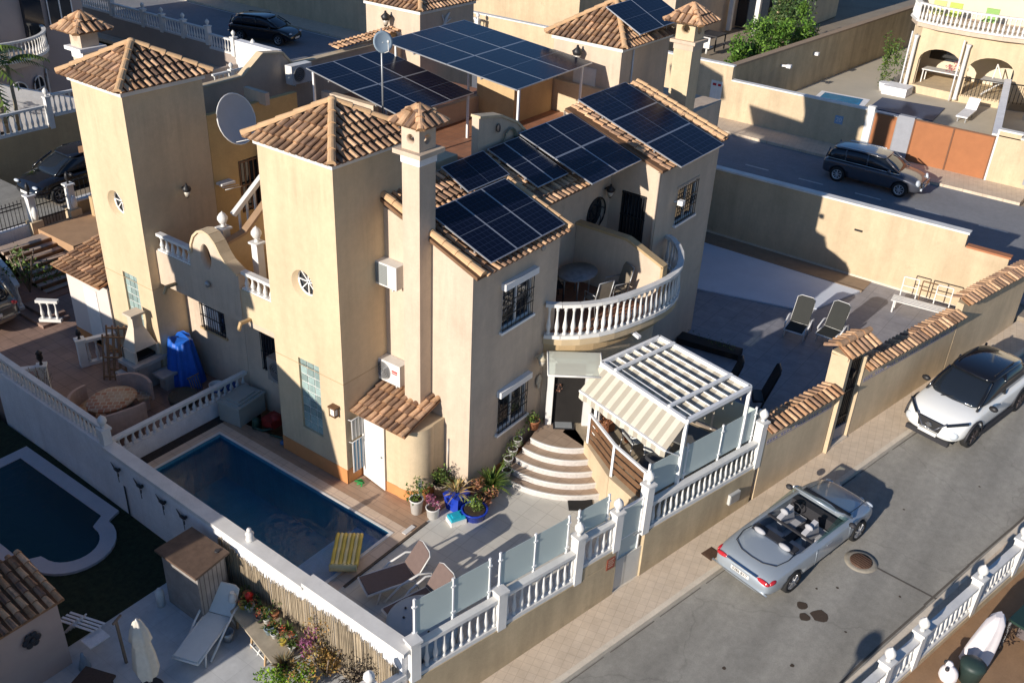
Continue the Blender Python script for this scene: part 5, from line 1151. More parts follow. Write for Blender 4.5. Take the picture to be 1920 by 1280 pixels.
car('grey-beige car cut off by the left edge, tail towards the brown-tiled yard','car',(-1.75,15.35,.03),R(90),gret,SV)
# ================================================================== SMALL THINGS ON THE HOUSES
def ac(label,loc,rz,fan=True,s=1.,m=None):
    T=thing('air_conditioner',label,'air conditioner',loc,rz); m=m or white; b=MB(); b.box(-.30*s,0,-.42*s,.42*s,0,.58*s); bd=obj('casing',b,m,T,False)
    A=Matrix.Rotation(R(-90),4,'Y'); b=MB()
    if fan:
        b.lathe([(.22*s,0),(.22*s,.012)],20,(-.30*s,.12*s,.29*s),ax=A); obj('fan_opening',b,mat('fan_dark',(.12,.12,.12),.6),T,False); b=MB()
        for r_ in (.05,.1,.15,.2,.235): b.tube([(-.32*s,.12*s+r_*s*math.cos(a*2*PI/20),.29*s+r_*s*math.sin(a*2*PI/20)) for a in range(21)],.007,4)
        obj('fan_guard',b,grey,T,False)
    else:
        b.box(-.306*s,-.30*s,-.14*s,.40*s,.04*s,.54*s); obj('grille',b,mat('fan_grey',(.28,.30,.29),.6,.1,20),T,False); b=MB()
        for k in range(12): b.box(-.315*s,-.306*s,-.14*s,.40*s,.06*s+k*.04*s,.07*s+k*.04*s)
        obj('grille_bars',b,grey,T,False)
    b=MB(); 
    for y in (-.3,.3): b.beam((-.30*s,y*s,-.03),(.02,y*s,-.03),.035)
    obj('bracket',b,white,T,False); return T
ac('grilled air conditioner high on the wall between tower and chimney',(1.49,-.22,5.16),0,False)
t_=ac('air conditioner with round fan and red mark just above the small tiled lean-to',(1.49,-.28,2.56),0,True); b=MB(); b.box(-.307,-.3005,-.34,-.16,.36,.40); b.box(-.307,-.3005,-.34,-.16,.31,.335); obj('red_mark',b,red,t_,False)
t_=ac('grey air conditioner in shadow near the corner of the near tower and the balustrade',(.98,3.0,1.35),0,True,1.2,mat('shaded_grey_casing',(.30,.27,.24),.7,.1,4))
t_=ac('air conditioner on the neighbour roof terrace against the curved rear parapet',(7.35,9.25,6.85),R(90),True)
T=thing('satellite_dish','large white satellite dish standing between the two towers','satellite dish',(3.0,6.3,5.9))
A=Matrix.Rotation(R(-62),4,'Z')@Matrix.Rotation(R(-68),4,'X') 
dv=(V((-13.3,-14.2,15.4))-V((2.38,6.1,7.42))); 
A=V((.12,-.93,.30)).to_track_quat('Z','Y').to_matrix().to_4x4()
b=MB(); pr=[(.63*k/6,.09*(k/6)**2) for k in range(7)]
b.lathe([(.012,.0)]+pr[1:]+[(.65,.095),(.65,.075)]+[(p[0],p[1]-.02) for p in pr[::-1][:-1]]+[(.01,-.02)],28,(2.38,6.1,7.42),ax=A@Matrix.Diagonal((1,1.0,1,1))); obj('dish',b,mat('dish_grey',(.42,.42,.44),.55,.05,3),T)
b=MB(); b.tube([V((2.38,6.1,7.42))+A@V((.65*math.cos(a*2*PI/28),.65*math.sin(a*2*PI/28),.09)) for a in range(29)],.018,5); obj('rim',b,white,T)
b=MB(); c=V((2.38,6.1,7.42)); fp=c+A@V((0,-.55,.65))
for a in (4.2,5.2): b.tube([c+A@V((.62*math.cos(a),.62*math.sin(a),.09)),fp],.010,4)
b.ell(fp,(.06,.06,.08),8,5); obj('feed_arms',b,white,T)
b=MB(); b.tube([c-A@V((0,0,.05)),c+V((.3,.35,-.15)),(3.1,6.6,7.2)],.04,6); b.tube([(3.1,6.6,7.25),(3.1,7.2,7.0)],.04,6); obj('mount',b,grey,T)
T=thing('antenna_mast','thin mast behind the near tower roof carrying a small blue-grey dish','antenna',(1.75,.3,8.3))
b=MB(); mx_,my_=2.55,.95; b.tube([(mx_,my_,8.2),(mx_,my_,10.55)],.022,6); obj('mast',b,grey,T)
b=MB(); A=V((-.3,-.95,.25)).to_track_quat('Z','Y').to_matrix().to_4x4(); c=V((mx_-.05,my_-.08,10.28)); b.lathe([(.01,0)]+[(.24*k/5,.035*(k/5)**2) for k in range(1,6)]+[(.24,.02),(.01,-.015)],20,c,ax=A); obj('dish',b,mat('dish_blue_grey',(.30,.38,.45),.4,.05,3),T)
b=MB(); b.tube([c+A@V((0,-.23,.03)),c+A@V((0,-.2,.22)),c+A@V((0,-.02,.26))],.012,4); b.ell(c+A@V((0,0,.27)),.035,6,4); b.beam(c,(mx_,my_,10.2),.03); obj('feed_arm',b,white,T)
def lantern(label,loc,n_,s=1.,m=black):
    T=thing('wall_lantern',label,'wall lamp',loc); n_=V(n_); c=V(loc)+n_*.16*s; b=MB(); b.beam(V(loc),c+V((0,0,.12*s)),.03*s); b.lathe([(.03*s,-.16*s),(.09*s,.0),(.11*s,.05*s),(.03*s,.12*s),(.02*s,.17*s)],6,c+V((0,0,-.02))); obj('bracket',b,m,T)
    b=MB(); b.lathe([(.05*s,-.12*s),(.085*s,.0)],6,c+V((0,0,-.035)),c=(1,1,1)); obj('glass',b,mat('lamp_glass',(.55,.5,.42),.2),T); return T
lantern('black wall lantern above the dark oval window under the overhanging panels',(8.98,-1.35,5.62),(0,-1,0),1.2)
lantern('black wall lantern on the golden wall of the far tower',(1.36,7.28,5.5),(0,-1,0),1.2)
lantern('pale round wall lamp low on the villa front beside the entrance',(4.15,-2.61,2.85),(0,-1,0),1.2,mat('lamp_cream',(.55,.48,.35),.6))
T=thing('wall_lantern','small square lantern on the near tower beside the glass-block window','wall lamp',(0,.27,2.1)); b=MB(); b.box(-.16,-.02,.17,.37,1.98,2.0); b.box(-.18,0,.15,.39,2.22,2.26); 
for x in (-.16,-.03):
    for y in (.18,.36): b.beam((x,y,1.98),(x,y,2.24),.018)
obj('frame',b,brown,T); b=MB(); b.box(-.14,-.04,.20,.34,2.01,2.2); obj('glass',b,white,T)
T=thing('wall_vent','small grey vent near the top of the villa front under the eave','vent',(4.15,-2.61,5.87)); b=MB(); b.lathe([(.09,0),(.1,.03),(.05,.06)],10,(4.15,-2.61,5.87),ax=Matrix.Rotation(R(90),4,'X')); obj('cover',b,grey,T)
T=thing('balcony_spout','white stone spout under the balcony edge','water spout',(6.6,-3.95,3.0)); b=MB(); b.beam((6.6,-3.9,3.05),(6.5,-4.25,3.0),.1,.08); obj('spout',b,whitew,T)
T=thing('wall_pipes','two thin vertical pipes at the foot of the pinkish wing wall','pipe',(1.48,-1.9,0)); b=MB(); b.tube([(1.47,-1.70,0),(1.47,-1.70,1.5)],.014,5); b.tube([(1.47,-2.0,0),(1.47,-2.0,1.5)],.014,5); obj('pipes',b,grey,T)
T=thing('wall_planter','small pale wall ornament right of the lower front window','ornament',(4.3,-2.62,2.1)); b=MB(); b.ell((4.3,-2.66,2.1),(.14,.04,.16),8,6); b.ell((4.28,-2.68,1.95),(.08,.03,.1),8,6); obj('plaque',b,mat('stone_ornament',(.45,.40,.32),.9,.2,12),T)
T=thing('bracket_light','white bracket lamp beside the barred window of the far right block','wall lamp',(10.35,-2.87,5.2)); b=MB(); b.beam((10.35,-2.87,5.25),(10.35,-3.12,5.3),.05); b.box(10.27,10.43,-3.16,-3.0,5.2,5.34); obj('lamp',b,wplast,T)
T=thing('hose_reel','coiled hose and tap on the shaded curved parapet of the roof terrace','hose',(6.3,.15,7.2)); b=MB()
for k in range(3): b.tube([(6.35+(.24+.02*k)*math.cos(a*PI/10),.11-.02*k,7.3+(.30+.02*k)*math.sin(a*PI/10)) for a in range(21)],.02,5)
obj('coil',b,mat('hose_green_grey',(.16,.19,.16),.6),T); b=MB(); b.ell((5.85,.1,7.75),(.07,.05,.12),7,5); obj('tap',b,dash,T)
for (p,l) in (((.2,7.1,3.22),0),):
    T=thing('blue_bag','crumpled blue plastic bag on the first-floor terrace behind the arch','bag',(1.0,6.3,3.2)); b=MB(); b.ell((.75,6.1,3.62),(.22,.18,.32),9,6); b.ell((.8,5.95,3.4),(.25,.2,.2),9,6); obj('bag',b,mat('light_blue_plastic',(.05,.35,.62),.5,.2,5),T)
    b=MB(); b.box(1.0,1.6,5.85,6.5,3.2,3.85); b.ell((1.3,5.6,3.5),(.35,.2,.3),8,5); obj('dark_bin',b,dash,T)
T=thing('drying_rack','folding clothes airer fixed on the golden wall of the far tower','airer',(2.7,7.28,5.3)); b=MB()
for k in range(4): b.tube([(2.45+k*.0,7.25-.12*k,5.3-.02*k),(3.0,7.25-.12*k,5.25-.02*k)],.012,4)
b.box(2.45,2.9,7.0,7.27,5.3,5.36); obj('rack',b,white,T)
for z0,z1,y,lab in ((1.35,1.9,-.0,'upper'),(.35,1.25,-.0,'lower')):
    T=thing('towel_rack',lab+' wall rack hung with striped '+('white towels' if lab=='upper' else 'blue towels')+' beside the white closet door','towel rack',(.3,-.05,z0)); b=MB()
    for k in range(8): x=.12+k*.055; b.beam((x,-.10,z1),(x-.01,-.12,z0),.035,.015,m=k%2)
    obj('towel',b,[white,mat('towel_'+('grey' if lab=='upper' else 'blue'),(.35,.36,.35) if lab=='upper' else (.12,.25,.38),.9)],T); b=MB(); b.tube([(.08,-.02,z1),(.08,-.12,z1+.02),(.56,-.12,z1+.02),(.56,-.02,z1)],.012,4); obj('bar',b,wplast,T)
# ================================================================== POTS AND PLANTS
def pot(b,c,r0,r1,h,n=14,sq=False):
    if sq:
        x,y,z=c; B=b.add([(x-r0,y-r0,z),(x+r0,y-r0,z),(x+r0,y+r0,z),(x-r0,y+r0,z),(x-r1,y-r1,z+h),(x+r1,y-r1,z+h),(x+r1,y+r1,z+h),(x-r1,y+r1,z+h)])
        for q_ in ((0,3,2,1),(4,5,6,7),(0,1,5,4),(1,2,6,5),(2,3,7,6),(3,0,4,7)): b.face([B+i for i in q_])
    else: b.lathe([(r0,0),(r1*.97,h*.92),(r1*1.06,h*.93),(r1*1.06,h),(r1*.9,h),(r1*.86,h*.9)],n,c)
def plant(label,c,r0,r1,h,pm,kind,fr,fh,n=260,lm=None,sz=.07,sq=False,group=None):
    T=thing('potted_plant',label,'potted plant',c,0,group); b=MB(); pot(b,c,r0,r1,h,14,sq); obj('pot',b,pm,T)
    b=MB(); b.lathe([(r1*.88,0),(r1*.8,.02)],12,(c[0],c[1],c[2]+h*.9)); 
    if not sq: obj('soil',b,soil,T)
    b=MB(); cc=(c[0],c[1],c[2]+h+fh*.45)
    if kind=='bush': leafcl(b,cc,(fr,fr,fh*.6),n,sz,G1)
    elif kind=='spiky': spiky(b,(c[0],c[1],c[2]+h*.9),n,fh,.02,G1)
    obj('foliage',b,lm or leafd,T); return T
plant('green bush in a tall white pot at the corner of the wood-look floor',(.28,-2.02,0),.13,.17,.42,white,'bush',.24,.45,300,leafd,sz=.08)
plant('pink and green plant in a low white pot in front of the larger white one',(.42,-2.42,0),.14,.17,.28,white,'bush',.2,.35,200,leafp,sz=.07)
plant('dark leafy plant in a pale clay pot against the wing wall',(1.2,-2.0,0),.16,.22,.35,mat('pale_clay',(.5,.42,.33),.9,.1,5),'bush',.34,.5,420,leafd,sz=.09)
plant('spiky cream and orange plant in a square cobalt-blue planter',(1.02,-2.66,0),.18,.24,.48,bluepot,'spiky',.3,.6,60,leafmat('leaf_cream',(.40,.30,.17)),sq=True)
plant('round blue bowl with low green plants and yellow flowers beside the turquoise box',(1.05,-3.2,0),.26,.32,.24,bluepot,'bush',.32,.28,330,leafl,sz=.07)
plant('big spiky green plant in a pot by the front wall of the villa',(1.95,-3.0,0),.16,.2,.3,darkwood,'spiky',.4,.75,110,leafl)
plant('reddish and green shrub between the blue bowl and the spiky plant',(1.55,-3.1,0),.14,.18,.26,terracot,'bush',.3,.42,320,leafr,sz=.07)
stp_pots=[((2.62,-2.98,.17),'lowest'),((2.85,-2.85,.34),'second from the bottom'),((3.05,-2.83,.51),'third from the bottom'),((3.28,-2.8,.68),'fourth from the bottom')]
for (c,l) in stp_pots: plant('white pot with small dark plant on the curved steps, '+l,(c[0],c[1],c[2]),.09,.12,.2,white,'bush',.16,.25,120,leafd,sz=.05,group='plant pots along the curved steps')
plant('yellow-green plant in a clay pot at the top of the steps by the door',(3.95,-2.83,.85),.1,.15,.26,terracot,'bush',.2,.36,200,leafl,sz=.06)
T=thing('turquoise_box','turquoise foot-bath tray box beside the blue planter','box',(.62,-2.98,0),R(-25)); b=MB(); b.box(-.2,.2,-.16,.16,0,.12); obj('tray',b,white,T,False); b=MB(); b.box(-.18,.18,-.13,.13,.10,.2); b.box(-.12,.1,-.08,.06,.2,.23); obj('box',b,mat('turquoise_plastic',(.02,.42,.55),.4,.15,6),T,False)
T=thing('doormat','black rubber doormat on the terrace below the curved steps','doormat',(3.05,-4.95,.0),R(-52)); b=MB(); b.box(-.31,.31,-.22,.22,.004,.02); 
for k in range(9): b.box(-.28,.28,-.2+k*.047,-.18+k*.047,.02,.026)
obj('mat',b,rubber,T,False)
T=thing('doormat','small pale doormat with dark border in the entrance','doormat',(4.55,-3.35,.86),R(-53)); b=MB(); b.box(-.28,.28,-.18,.18,0,.012); obj('border',b,dash,T,False); b=MB(); b.box(-.22,.22,-.13,.13,.012,.018); obj('mat',b,mat('mat_grey',(.3,.32,.33),.9,.1,20),T,False)
T=thing('garden_hose','green hose end and sprayer on the floor beside the closet door','hose',(.2,-.25,0)); b=MB(); b.tube([(.1,-.2,.03),(.25,-.3,.03),(.3,-.15,.03),(.15,-.1,.05),(.2,-.3,.06),(.1,-.35,.04)],.025,6); obj('hose',b,green,T)
T=thing('white_drain_pipe','short white pipe standing by the rounded closet wall','pipe',(.62,-1.98,0)); b=MB(); b.tube([(.55,-1.9,0),(.55,-1.9,.75)],.045,8); obj('pipe',b,white,T)
T=thing('drain_cover','white square skimmer lid at the corner of the pool coping','drain cover',(-.32,-2.25,0)); b=MB(); b.box(-.5,-.15,-2.37,-2.25,.003,.018); obj('lid',b,white,T)
# pool things
T=thing('air_bed','striped yellow inflatable lounger lying across the pool edge','inflatable lounger',(-1.9,-1.85,.0),0); b=MB(); h0=V((-1.36,-1.42,.02)); h1=V((-2.33,-2.18,.07)); d=(h1-h0); w=V((d.y,-d.x,0)).normalized()
for k in range(7):
    o=w*(-.27+.09*k); m=k%2; b.tube([tuple(h0.lerp(h1,u/8)+o*(1+.0*u)+V((0,0,.055+.03*abs(math.sin(u*2.1))+(.1 if u==8 else 0)))) for u in range(9)],.048,8,m=m)
b.tube([h1+w*-.3+V((0,0,.13)),h1+w*.3+V((0,0,.13))],.085,8,m=1); obj('mattress',b,[yellow,yell2],T)
def lounger(label,loc,rz,fm,cm,back=55,L=1.9,arms=True,cat='sun lounger',sh=.32,tilt=0,hb=.62,group=None):
    T=thing('sun_lounger',label,cat,loc,rz,group); W=.30; c,s_=math.cos(R(back)),math.sin(R(back)); x0=L-hb-.02
    b=MB(); 
    for s in (1,-1): b.tube([(0,s*W,sh*.92),(x0*.5,s*W,sh),(x0,s*W,sh)],.028,6)
    b.tube([(0,-W,sh*.92),(0,W,sh*.92)],.028,6)
    for x in (.3,x0): 
        for s in (1,-1): b.tube([(x,s*W,sh),(x+(.1 if x>.5 else -.1),s*(W+.02),0)],.022,6)
    if arms:
        for s in (1,-1): b.tube([(.35,s*(W+.05),.02),(x0-.35,s*(W+.07),sh+.06),(x0+.05,s*(W+.08),sh+.22),(x0+.35,s*(W+.06),sh+.14),(x0+.55,s*(W+.03),.02)],.026,6)
    obj('frame',b,fm,T,False)
    b=MB(); n=6; b.box(.02,x0,-W+.02,W-.02,sh-.01,sh+.02); obj('seat',b,cm,T,False)
    b=MB(); P=[(x0+.03,-W,sh+.02),(x0+.03,W,sh+.02),(x0+.03+hb*c,W*.95,sh+hb*s_),(x0+.05+hb*c*1.03,W*.6,sh+hb*s_*1.07),(x0+.05+hb*c*1.03,-W*.6,sh+hb*s_*1.07),(x0+.03+hb*c,-W*.95,sh+hb*s_)]
    b.extr(P,(-.02*s_-.01,0,.03*c)); bo=obj('backrest',b,cm,T,False); b=MB(); b.tube(P+[P[0]],.022,5); obj('back_frame',b,fm,bo,False); return T
l1=lounger('brown and white sun lounger, the one nearer the pool on the terrace',(-2.55,-3.0,0),R(-26),white,brownfab,58,1.72)
dup(l1,(-2.85,-4.05,0),R(-16),'brown and white sun lounger, the one nearer the street fence')
l2=lounger('white sun lounger beside the wooden shed in the lower yard',(-5.7,-.95,-.95),R(20),white,mat('white_mesh',(.62,.66,.66),.7,.05,8),50,1.95)
l3=lounger('grey reclining chair with white frame on the shaded side patio, left of the pair',(14.35,-5.75,0),R(5),wplast,greyfab,66,1.5,True,'reclining chair',.38,0,.85)
dup(l3,(14.75,-6.65,0),R(-4),'grey reclining chair with white frame casting a long shadow across the side patio')
l4=lounger('dark folded sun lounger standing near the pergola, left of two',(9.6,-5.35,0),R(-60),black,black,74,1.3,False,'reclining chair',.4,0,1.)
dup(l4,(9.9,-6.35,0),R(-60),'dark folded sun lounger standing near the pergola, right of two')
T=thing('spa_cover','round grey spa tub top behind the frosted glass at the near corner','spa tub',(-2.75,-4.6,0)); b=MB(); b.lathe([(.72,0),(.74,.5),(.66,.56),(.05,.58)],28,(-2.62,-4.75,0)); obj('tub',b,mat('spa_blue_grey',(.30,.38,.45),.5,.08,3),T); b=MB()
for k in range(9): a=k*.8; b.ell((-2.62+.45*math.cos(a)*random.uniform(.5,1),-4.75+.45*math.sin(a),.58),.03,6,4)
obj('knobs',b,dash,T)
T=thing('storage_box','pale plastic storage box with ribbed lid at the head of the pool','storage box',(.35,4.35,0),R(8)); b=MB(); b.box(-.55,.45,-.38,.36,0,.55); obj('body',b,mat('box_grey_green',(.33,.35,.32),.6,.06,4),T,False); b=MB(); b.prism([(-.58,-.41),(.48,-.41),(.48,.39),(-.58,.39)],.55,.60); b.prism([(-.48,-.31),(.38,-.31),(.38,.29),(-.48,.29)],.60,.64); b.prism([(-.38,-.22),(.28,-.22),(.28,.2),(-.38,.2)],.64,.67); obj('lid',b,mat('lid_grey_green',(.36,.38,.35),.6,.06,4),T,False)
T=thing('pool_pump','red and dark pool pump with hoses beside the storage box','pump',(.45,3.25,0)); b=MB(); b.box(.25,.7,3.1,3.5,.05,.3); b.ell((.5,3.2,.3),(.15,.16,.1),9,5); obj('body',b,mat('dull_red',(.25,.02,.015),.6,.2,6),T); b=MB(); b.tube([(.3,3.1,.1),(.1,3.3,.05),(.05,3.55,.06),(.3,3.7,.06),(.5,3.6,.1)],.04,6); b.lathe([(.13,0),(.1,.25),(.05,.3)],10,(.15,3.6,0)); b.tube([(.1,3.0,.05),(.25,2.6,.04),(.4,2.5,.05)],.03,6); obj('hose',b,mat('dark_green_plastic',(.02,.06,.04),.5),T)
T=thing('blue_float','small blue float at the pool edge','float',(.1,2.55,0)); b=MB(); b.ell((.12,2.45,.06),(.14,.12,.06),8,5); obj('float',b,mat('dull_blue',(.05,.12,.25),.5),T)
T=thing('pool_statue','small white statue on the pool side of the long wall','statue',(WX(-1.3)+.3,-1.2,0)); b=MB(); c=(WX(-.6)+.05,-.55,.86); b.lathe([(.08,0),(.1,.05),(.08,.14),(.1,.2),(.05,.25)],9,c); b.ell((c[0],c[1],c[2]+.29),.06,7,5); obj('figure',b,white,T)
# balcony furniture
T=thing('balcony_table','oval stone-topped table on the curved balcony','table',(7.0,-2.2,3.34)); b=MB(); b.lathe([(.62,0),(.64,.04),(.1,.045)],24,(6.75,-2.05,4.05),sy=.78); obj('tabletop',b,mat('stone_top',(.30,.30,.31),.4,.35,7),T)
for a in range(4): b=MB(); x=6.75+.4*math.cos(a*PI/2+.8); y=-2.05+.3*math.sin(a*PI/2+.8); b.tube([(x,y,3.34),(x,y,4.05)],.025,5); obj('leg',b,grey,T)
def chair(label,loc,rz,fm,cm,sh=.42,bh=.5,W=.24,arms=True,cat='chair',group=None):
    T=thing('chair',label,cat,loc,rz,group); b=MB()
    for s in (1,-1):
        b.tube([(.24,s*W,0),(.22,s*W,sh)],.016,5); b.tube([(-.28,s*W,0),(-.2,s*W,sh),(-.34,s*W,sh+bh)],.016,5)
        if arms: b.tube([(.22,s*W,sh),(.2,s*(W+.02),sh+.2),(-.26,s*(W+.02),sh+.22)],.016,5)
    b.tube([(-.34,-W,sh+bh),(-.34,W,sh+bh)],.016,5); obj('frame',b,fm,T,False)
    b=MB(); b.box(-.22,.24,-W,W,sh-.01,sh+.02); obj('seat',b,cm,T,False); b=MB(); b.extr([(-.20,-W,sh+.05),(-.20,W,sh+.05),(-.34,W,sh+bh),(-.34,-W,sh+bh)],(.02,0,0)); obj('backrest',b,cm,T,False); return T
tanfab=mat('tan_mesh',(.24,.20,.15),.8,.1,9)
c1=chair('tan mesh chair on the balcony with its back to the sunlit partition',(7.25,-3.0,3.34),R(150),grey,tanfab,.42,.62)
dup(c1,(6.35,-2.95,3.34),R(70),'tan mesh chair on the balcony with its back to the balusters')
chair('dark chair in the shaded inner corner of the balcony',(6.2,-1.65,3.34),R(-40),black,dash)
# pergola terrace furniture
T=thing('terrace_table','grey-topped dining table under the pergola','table',(5.2,-6.0,.85)); b=MB(); b.box(4.85,5.75,-6.9,-5.5,1.56,1.6); obj('tabletop',b,mat('grey_table',(.12,.12,.115),.5,.1,5),T)
for x in (4.92,5.68):
    for y in (-6.8,-5.6): b=MB(); b.beam((x,y,.85),(x,y,1.56),.05); obj('leg',b,wplast,T)
c2=chair('white metal chair at the terrace table under the awning',(4.75,-5.35,.86),R(-30),wplast,mat('white_wire',(.6,.62,.6),.5,.1,6),.42,.45)
dup(c2,(4.5,-6.1,.86),R(10),'second white metal chair at the terrace table, nearer the street')
T=thing('barbecue_cover','dark covered kettle barbecue behind the white rail','covered barbecue',(3.75,-6.2,.85)); b=MB(); b.M=Matrix.Translation((3.95,-6.3,.85))@Matrix.Rotation(FA,4,'Z'); b.lathe([(.44,0),(.46,.5),(.38,.66),(.2,.76),(.02,.8)],20,(0,0,0),sy=.75); obj('cover',b,mat('dark_grey_cover',(.07,.072,.08),.5,.15,5),T)
T=thing('orange_planter','terracotta trough planter beside the entrance on the terrace','planter',(5.05,-4.15,.85)); b=MB(); b.M=Matrix.Translation((4.95,-4.25,.85))@Matrix.Rotation(R(-20),4,'Z'); b.box(-.22,.35,-.14,.14,0,.25); obj('trough',b,terracot,T); b=MB(); leafcl(b,(5.1,-4.3,1.25),(.3,.2,.22),200,.06,G1); obj('foliage',b,leafr,T)
T=thing('white_urn','white pedestal urn beside the entrance','urn',(4.9,-4.0,.85)); b=MB(); b.lathe([(.14,0),(.14,.08),(.07,.12),(.07,.4),(.17,.55),(.2,.7),(.15,.72)],14,(5.25,-3.95,.85)); obj('urn',b,white,T)
T=thing('red_flower_pot','small red flower pot on the terrace floor under the awning','potted plant',(5.0,-5.0,.85)); b=MB(); pot(b,(5.05,-5.0,.85),.08,.11,.16); obj('pot',b,terracot,T); b=MB(); leafcl(b,(5.05,-5.0,1.08),.13,90,.05,((1.5,.3,.2),(1,1,1))); obj('flowers',b,leafr,T)
# right patio
T=thing('white_bench','long white slatted bench with folded frames on the side patio','bench',(19.6,-7.9,0)); p=V((18.9,-7.5,.45)); q_=V((19.1,-9.4,.45)); d=(q_-p).normalized(); w=V((-d.y,d.x,0))
b=MB(); 
for k in range(5): b.beam(p+w*(-.22+k*.11),q_+w*(-.22+k*.11),.08,.03)
obj('seat',b,white,T)
for a in (.06,.94):
    for s in (-.2,.2): b=MB(); c=p.lerp(q_,a)+w*s; b.beam(c,V((c.x,c.y,0)),.05); obj('leg',b,white,T)
for k,(u,mm) in enumerate(((.1,white),(.42,brown),(.68,white))):
    T2=thing('folded_frame',['white','brown','second white'][k]+' square frame leaning behind the long bench','frame',tuple(p.lerp(q_,u)+w*.35)); c=p.lerp(q_,u)+w*.3; e=d*.5; b=MB(); z=V((0,0,.55)); base=c+V((0,0,.02))
    b.beam(base,base+z*1.3,.035);b.beam(base+e,base+e+z*1.3,.035);b.beam(base+z*1.3,base+e+z*1.3,.035);b.beam(base+z*.7,base+e+z*.7,.03); obj('frame',b,mm,T2)
T=thing('planter_bed','long dark planter trough on the shaded side patio','planter',(12.4,-3.6,0)); b=MB(); b.beam((12.0,-2.9,.10),(12.3,-4.9,.10),.5,.2); obj('trough',b,mat('dark_brown_trough',(.03,.022,.018),.8,.2,6),T); b=MB(); leafcl(b,(12.15,-3.9,.28),(.25,1.,.1),120,.06,G1); obj('foliage',b,leafd,T)
# ================================================================== BROWN-TILED YARD
stonep=mat('pink_stone',(.42,.30,.25),.8,.15,6); mosaic=tilemat('mosaic_top',(.42,.30,.20),(.36,.13,.06),(.45,.36,.26),.16,.16,.015,.5,.2,rot=R(45),offset=.5)
T=thing('mosaic_table','oval mosaic stone table in the brown-tiled yard','table',(-2.1,6.6,0)); b=MB(); b.lathe([(.66,0),(.68,.05),(.66,.07),(.3,.075)],26,(-2.1,6.6,.70),sy=.82); obj('tabletop',b,mosaic,T); b=MB(); b.lathe([(.3,0),(.22,.1),(.2,.6),(.3,.7)],12,(-2.1,6.6,0)); obj('leg',b,stonep,T)
def cbench(label,c,a0,a1,r_=1.06,group='curved stone benches round the mosaic table'):
    T=thing('curved_bench',label,'bench',c,0,group); n=10
    def ring(b,r0,r1,z0,z1,f=lambda a:0):
        for i in range(n):
            p=a0+(a1-a0)*i/n;q_=a0+(a1-a0)*(i+1)/n
            P=lambda r,a,z:(c[0]+r*math.cos(a),c[1]+r*math.sin(a)*.9,z)
            B=b.add([P(r0,p,z0),P(r1,p,z0),P(r1,q_,z0),P(r0,q_,z0),P(r0,p,z1+f(p)),P(r1,p,z1+f(p)),P(r1,q_,z1+f(q_)),P(r0,q_,z1+f(q_))])
            for k in ((3,2,1,0),(4,5,6,7),(0,1,5,4),(1,2,6,5),(2,3,7,6),(3,0,4,7)): b.face([B+x for x in k])
    b=MB(); ring(b,r_-.38,r_,.36,.43); obj('seat',b,mosaic,T); b=MB(); ring(b,r_-.02,r_+.06,.30,.86,lambda a:.07*math.sin(PI*(a-a0)/(a1-a0))); obj('backrest',b,stonep,T)
    for u in (.15,.85): a=a0+(a1-a0)*u; b=MB(); x,y=c[0]+(r_-.18)*math.cos(a),c[1]+(r_-.18)*math.sin(a)*.9; b.box(x-.1,x+.1,y-.1,y+.1,0,.36); obj('leg',b,stonep,T)
cc=(-2.1,6.6,0)
cbench('curved stone bench on the driveway side of the mosaic table',cc,R(98),R(168))
cbench('curved stone bench between the mosaic table and the far tower',cc,R(-14),R(52))
cbench('curved stone bench turning its back to the long white wall',cc,R(222),R(290))
T=thing('stone_barbecue','pale stone barbecue with tapering chimney hood by the far tower','barbecue',(-.35,7.75,0)); 
b=MB(); b.box(-.75,-.05,7.35,7.95,0,.8); b.box(-.95,.15,7.2,8.0,.8,.9); b.box(-1.15,-.95,7.3,7.9,.55,.62); b.box(-.45,.3,6.75,7.25,.45,.52); b.box(-.3,.15,6.85,7.15,0,.45); obj('base',b,mat('grey_stone',(.42,.39,.36),.9,.2,5),T)
b=MB(); B=b.add([(-.75,7.4,1.25),(-.05,7.4,1.25),(-.05,7.95,1.25),(-.75,7.95,1.25),(-.55,7.6,1.85),(-.25,7.6,1.85),(-.25,7.85,1.85),(-.55,7.85,1.85)])
for k in ((3,2,1,0),(4,5,6,7),(0,1,5,4),(1,2,6,5),(2,3,7,6),(3,0,4,7)): b.face([B+x for x in k])
b.box(-.8,-.72,7.38,7.95,.9,1.25);b.box(-.08,0,7.38,7.95,.9,1.25);b.box(-.8,0,7.88,7.97,.9,1.25); b.box(-.55,-.25,7.6,7.85,1.85,2.2); b.box(-.62,-.18,7.53,7.92,2.2,2.27); hd=obj('hood',b,mat('hood_cream',(.60,.52,.42),.9,.12,4),T); b=MB(); b.box(-.70,-.1,7.45,7.86,.9,.98); obj('grill',b,black,T)
T=thing('wood_pallets','brown slatted wooden frames leaning beside the stone barbecue','pallet',(-.75,8.75,0))
for k,(x,y,h,w_) in enumerate(((-.85,8.35,1.25,.8),(-.55,8.55,1.35,.85))):
    b=MB(); c=V((x,y,0)); t_=V((.35,.28,h)); e=V((-.45,.6,0)).normalized()*w_
    for i in range(6): b.beam(c+e*(i/5-.5),c+e*(i/5-.5)+t_,.045,.03)
    for u in (.08,.5,.94): b.beam(c-e*.5+t_*u,c+e*.5+t_*u,.05,.04)
    obj('pallet',b,mat('pallet_wood',(.26,.15,.08),.85,.25,8),T)
T=thing('blue_tarp_cover','tall object draped in a bright blue tarpaulin against the recessed wall','tarpaulin cover',(.45,6.6,0)); b=MB(); n=56; rings=[]
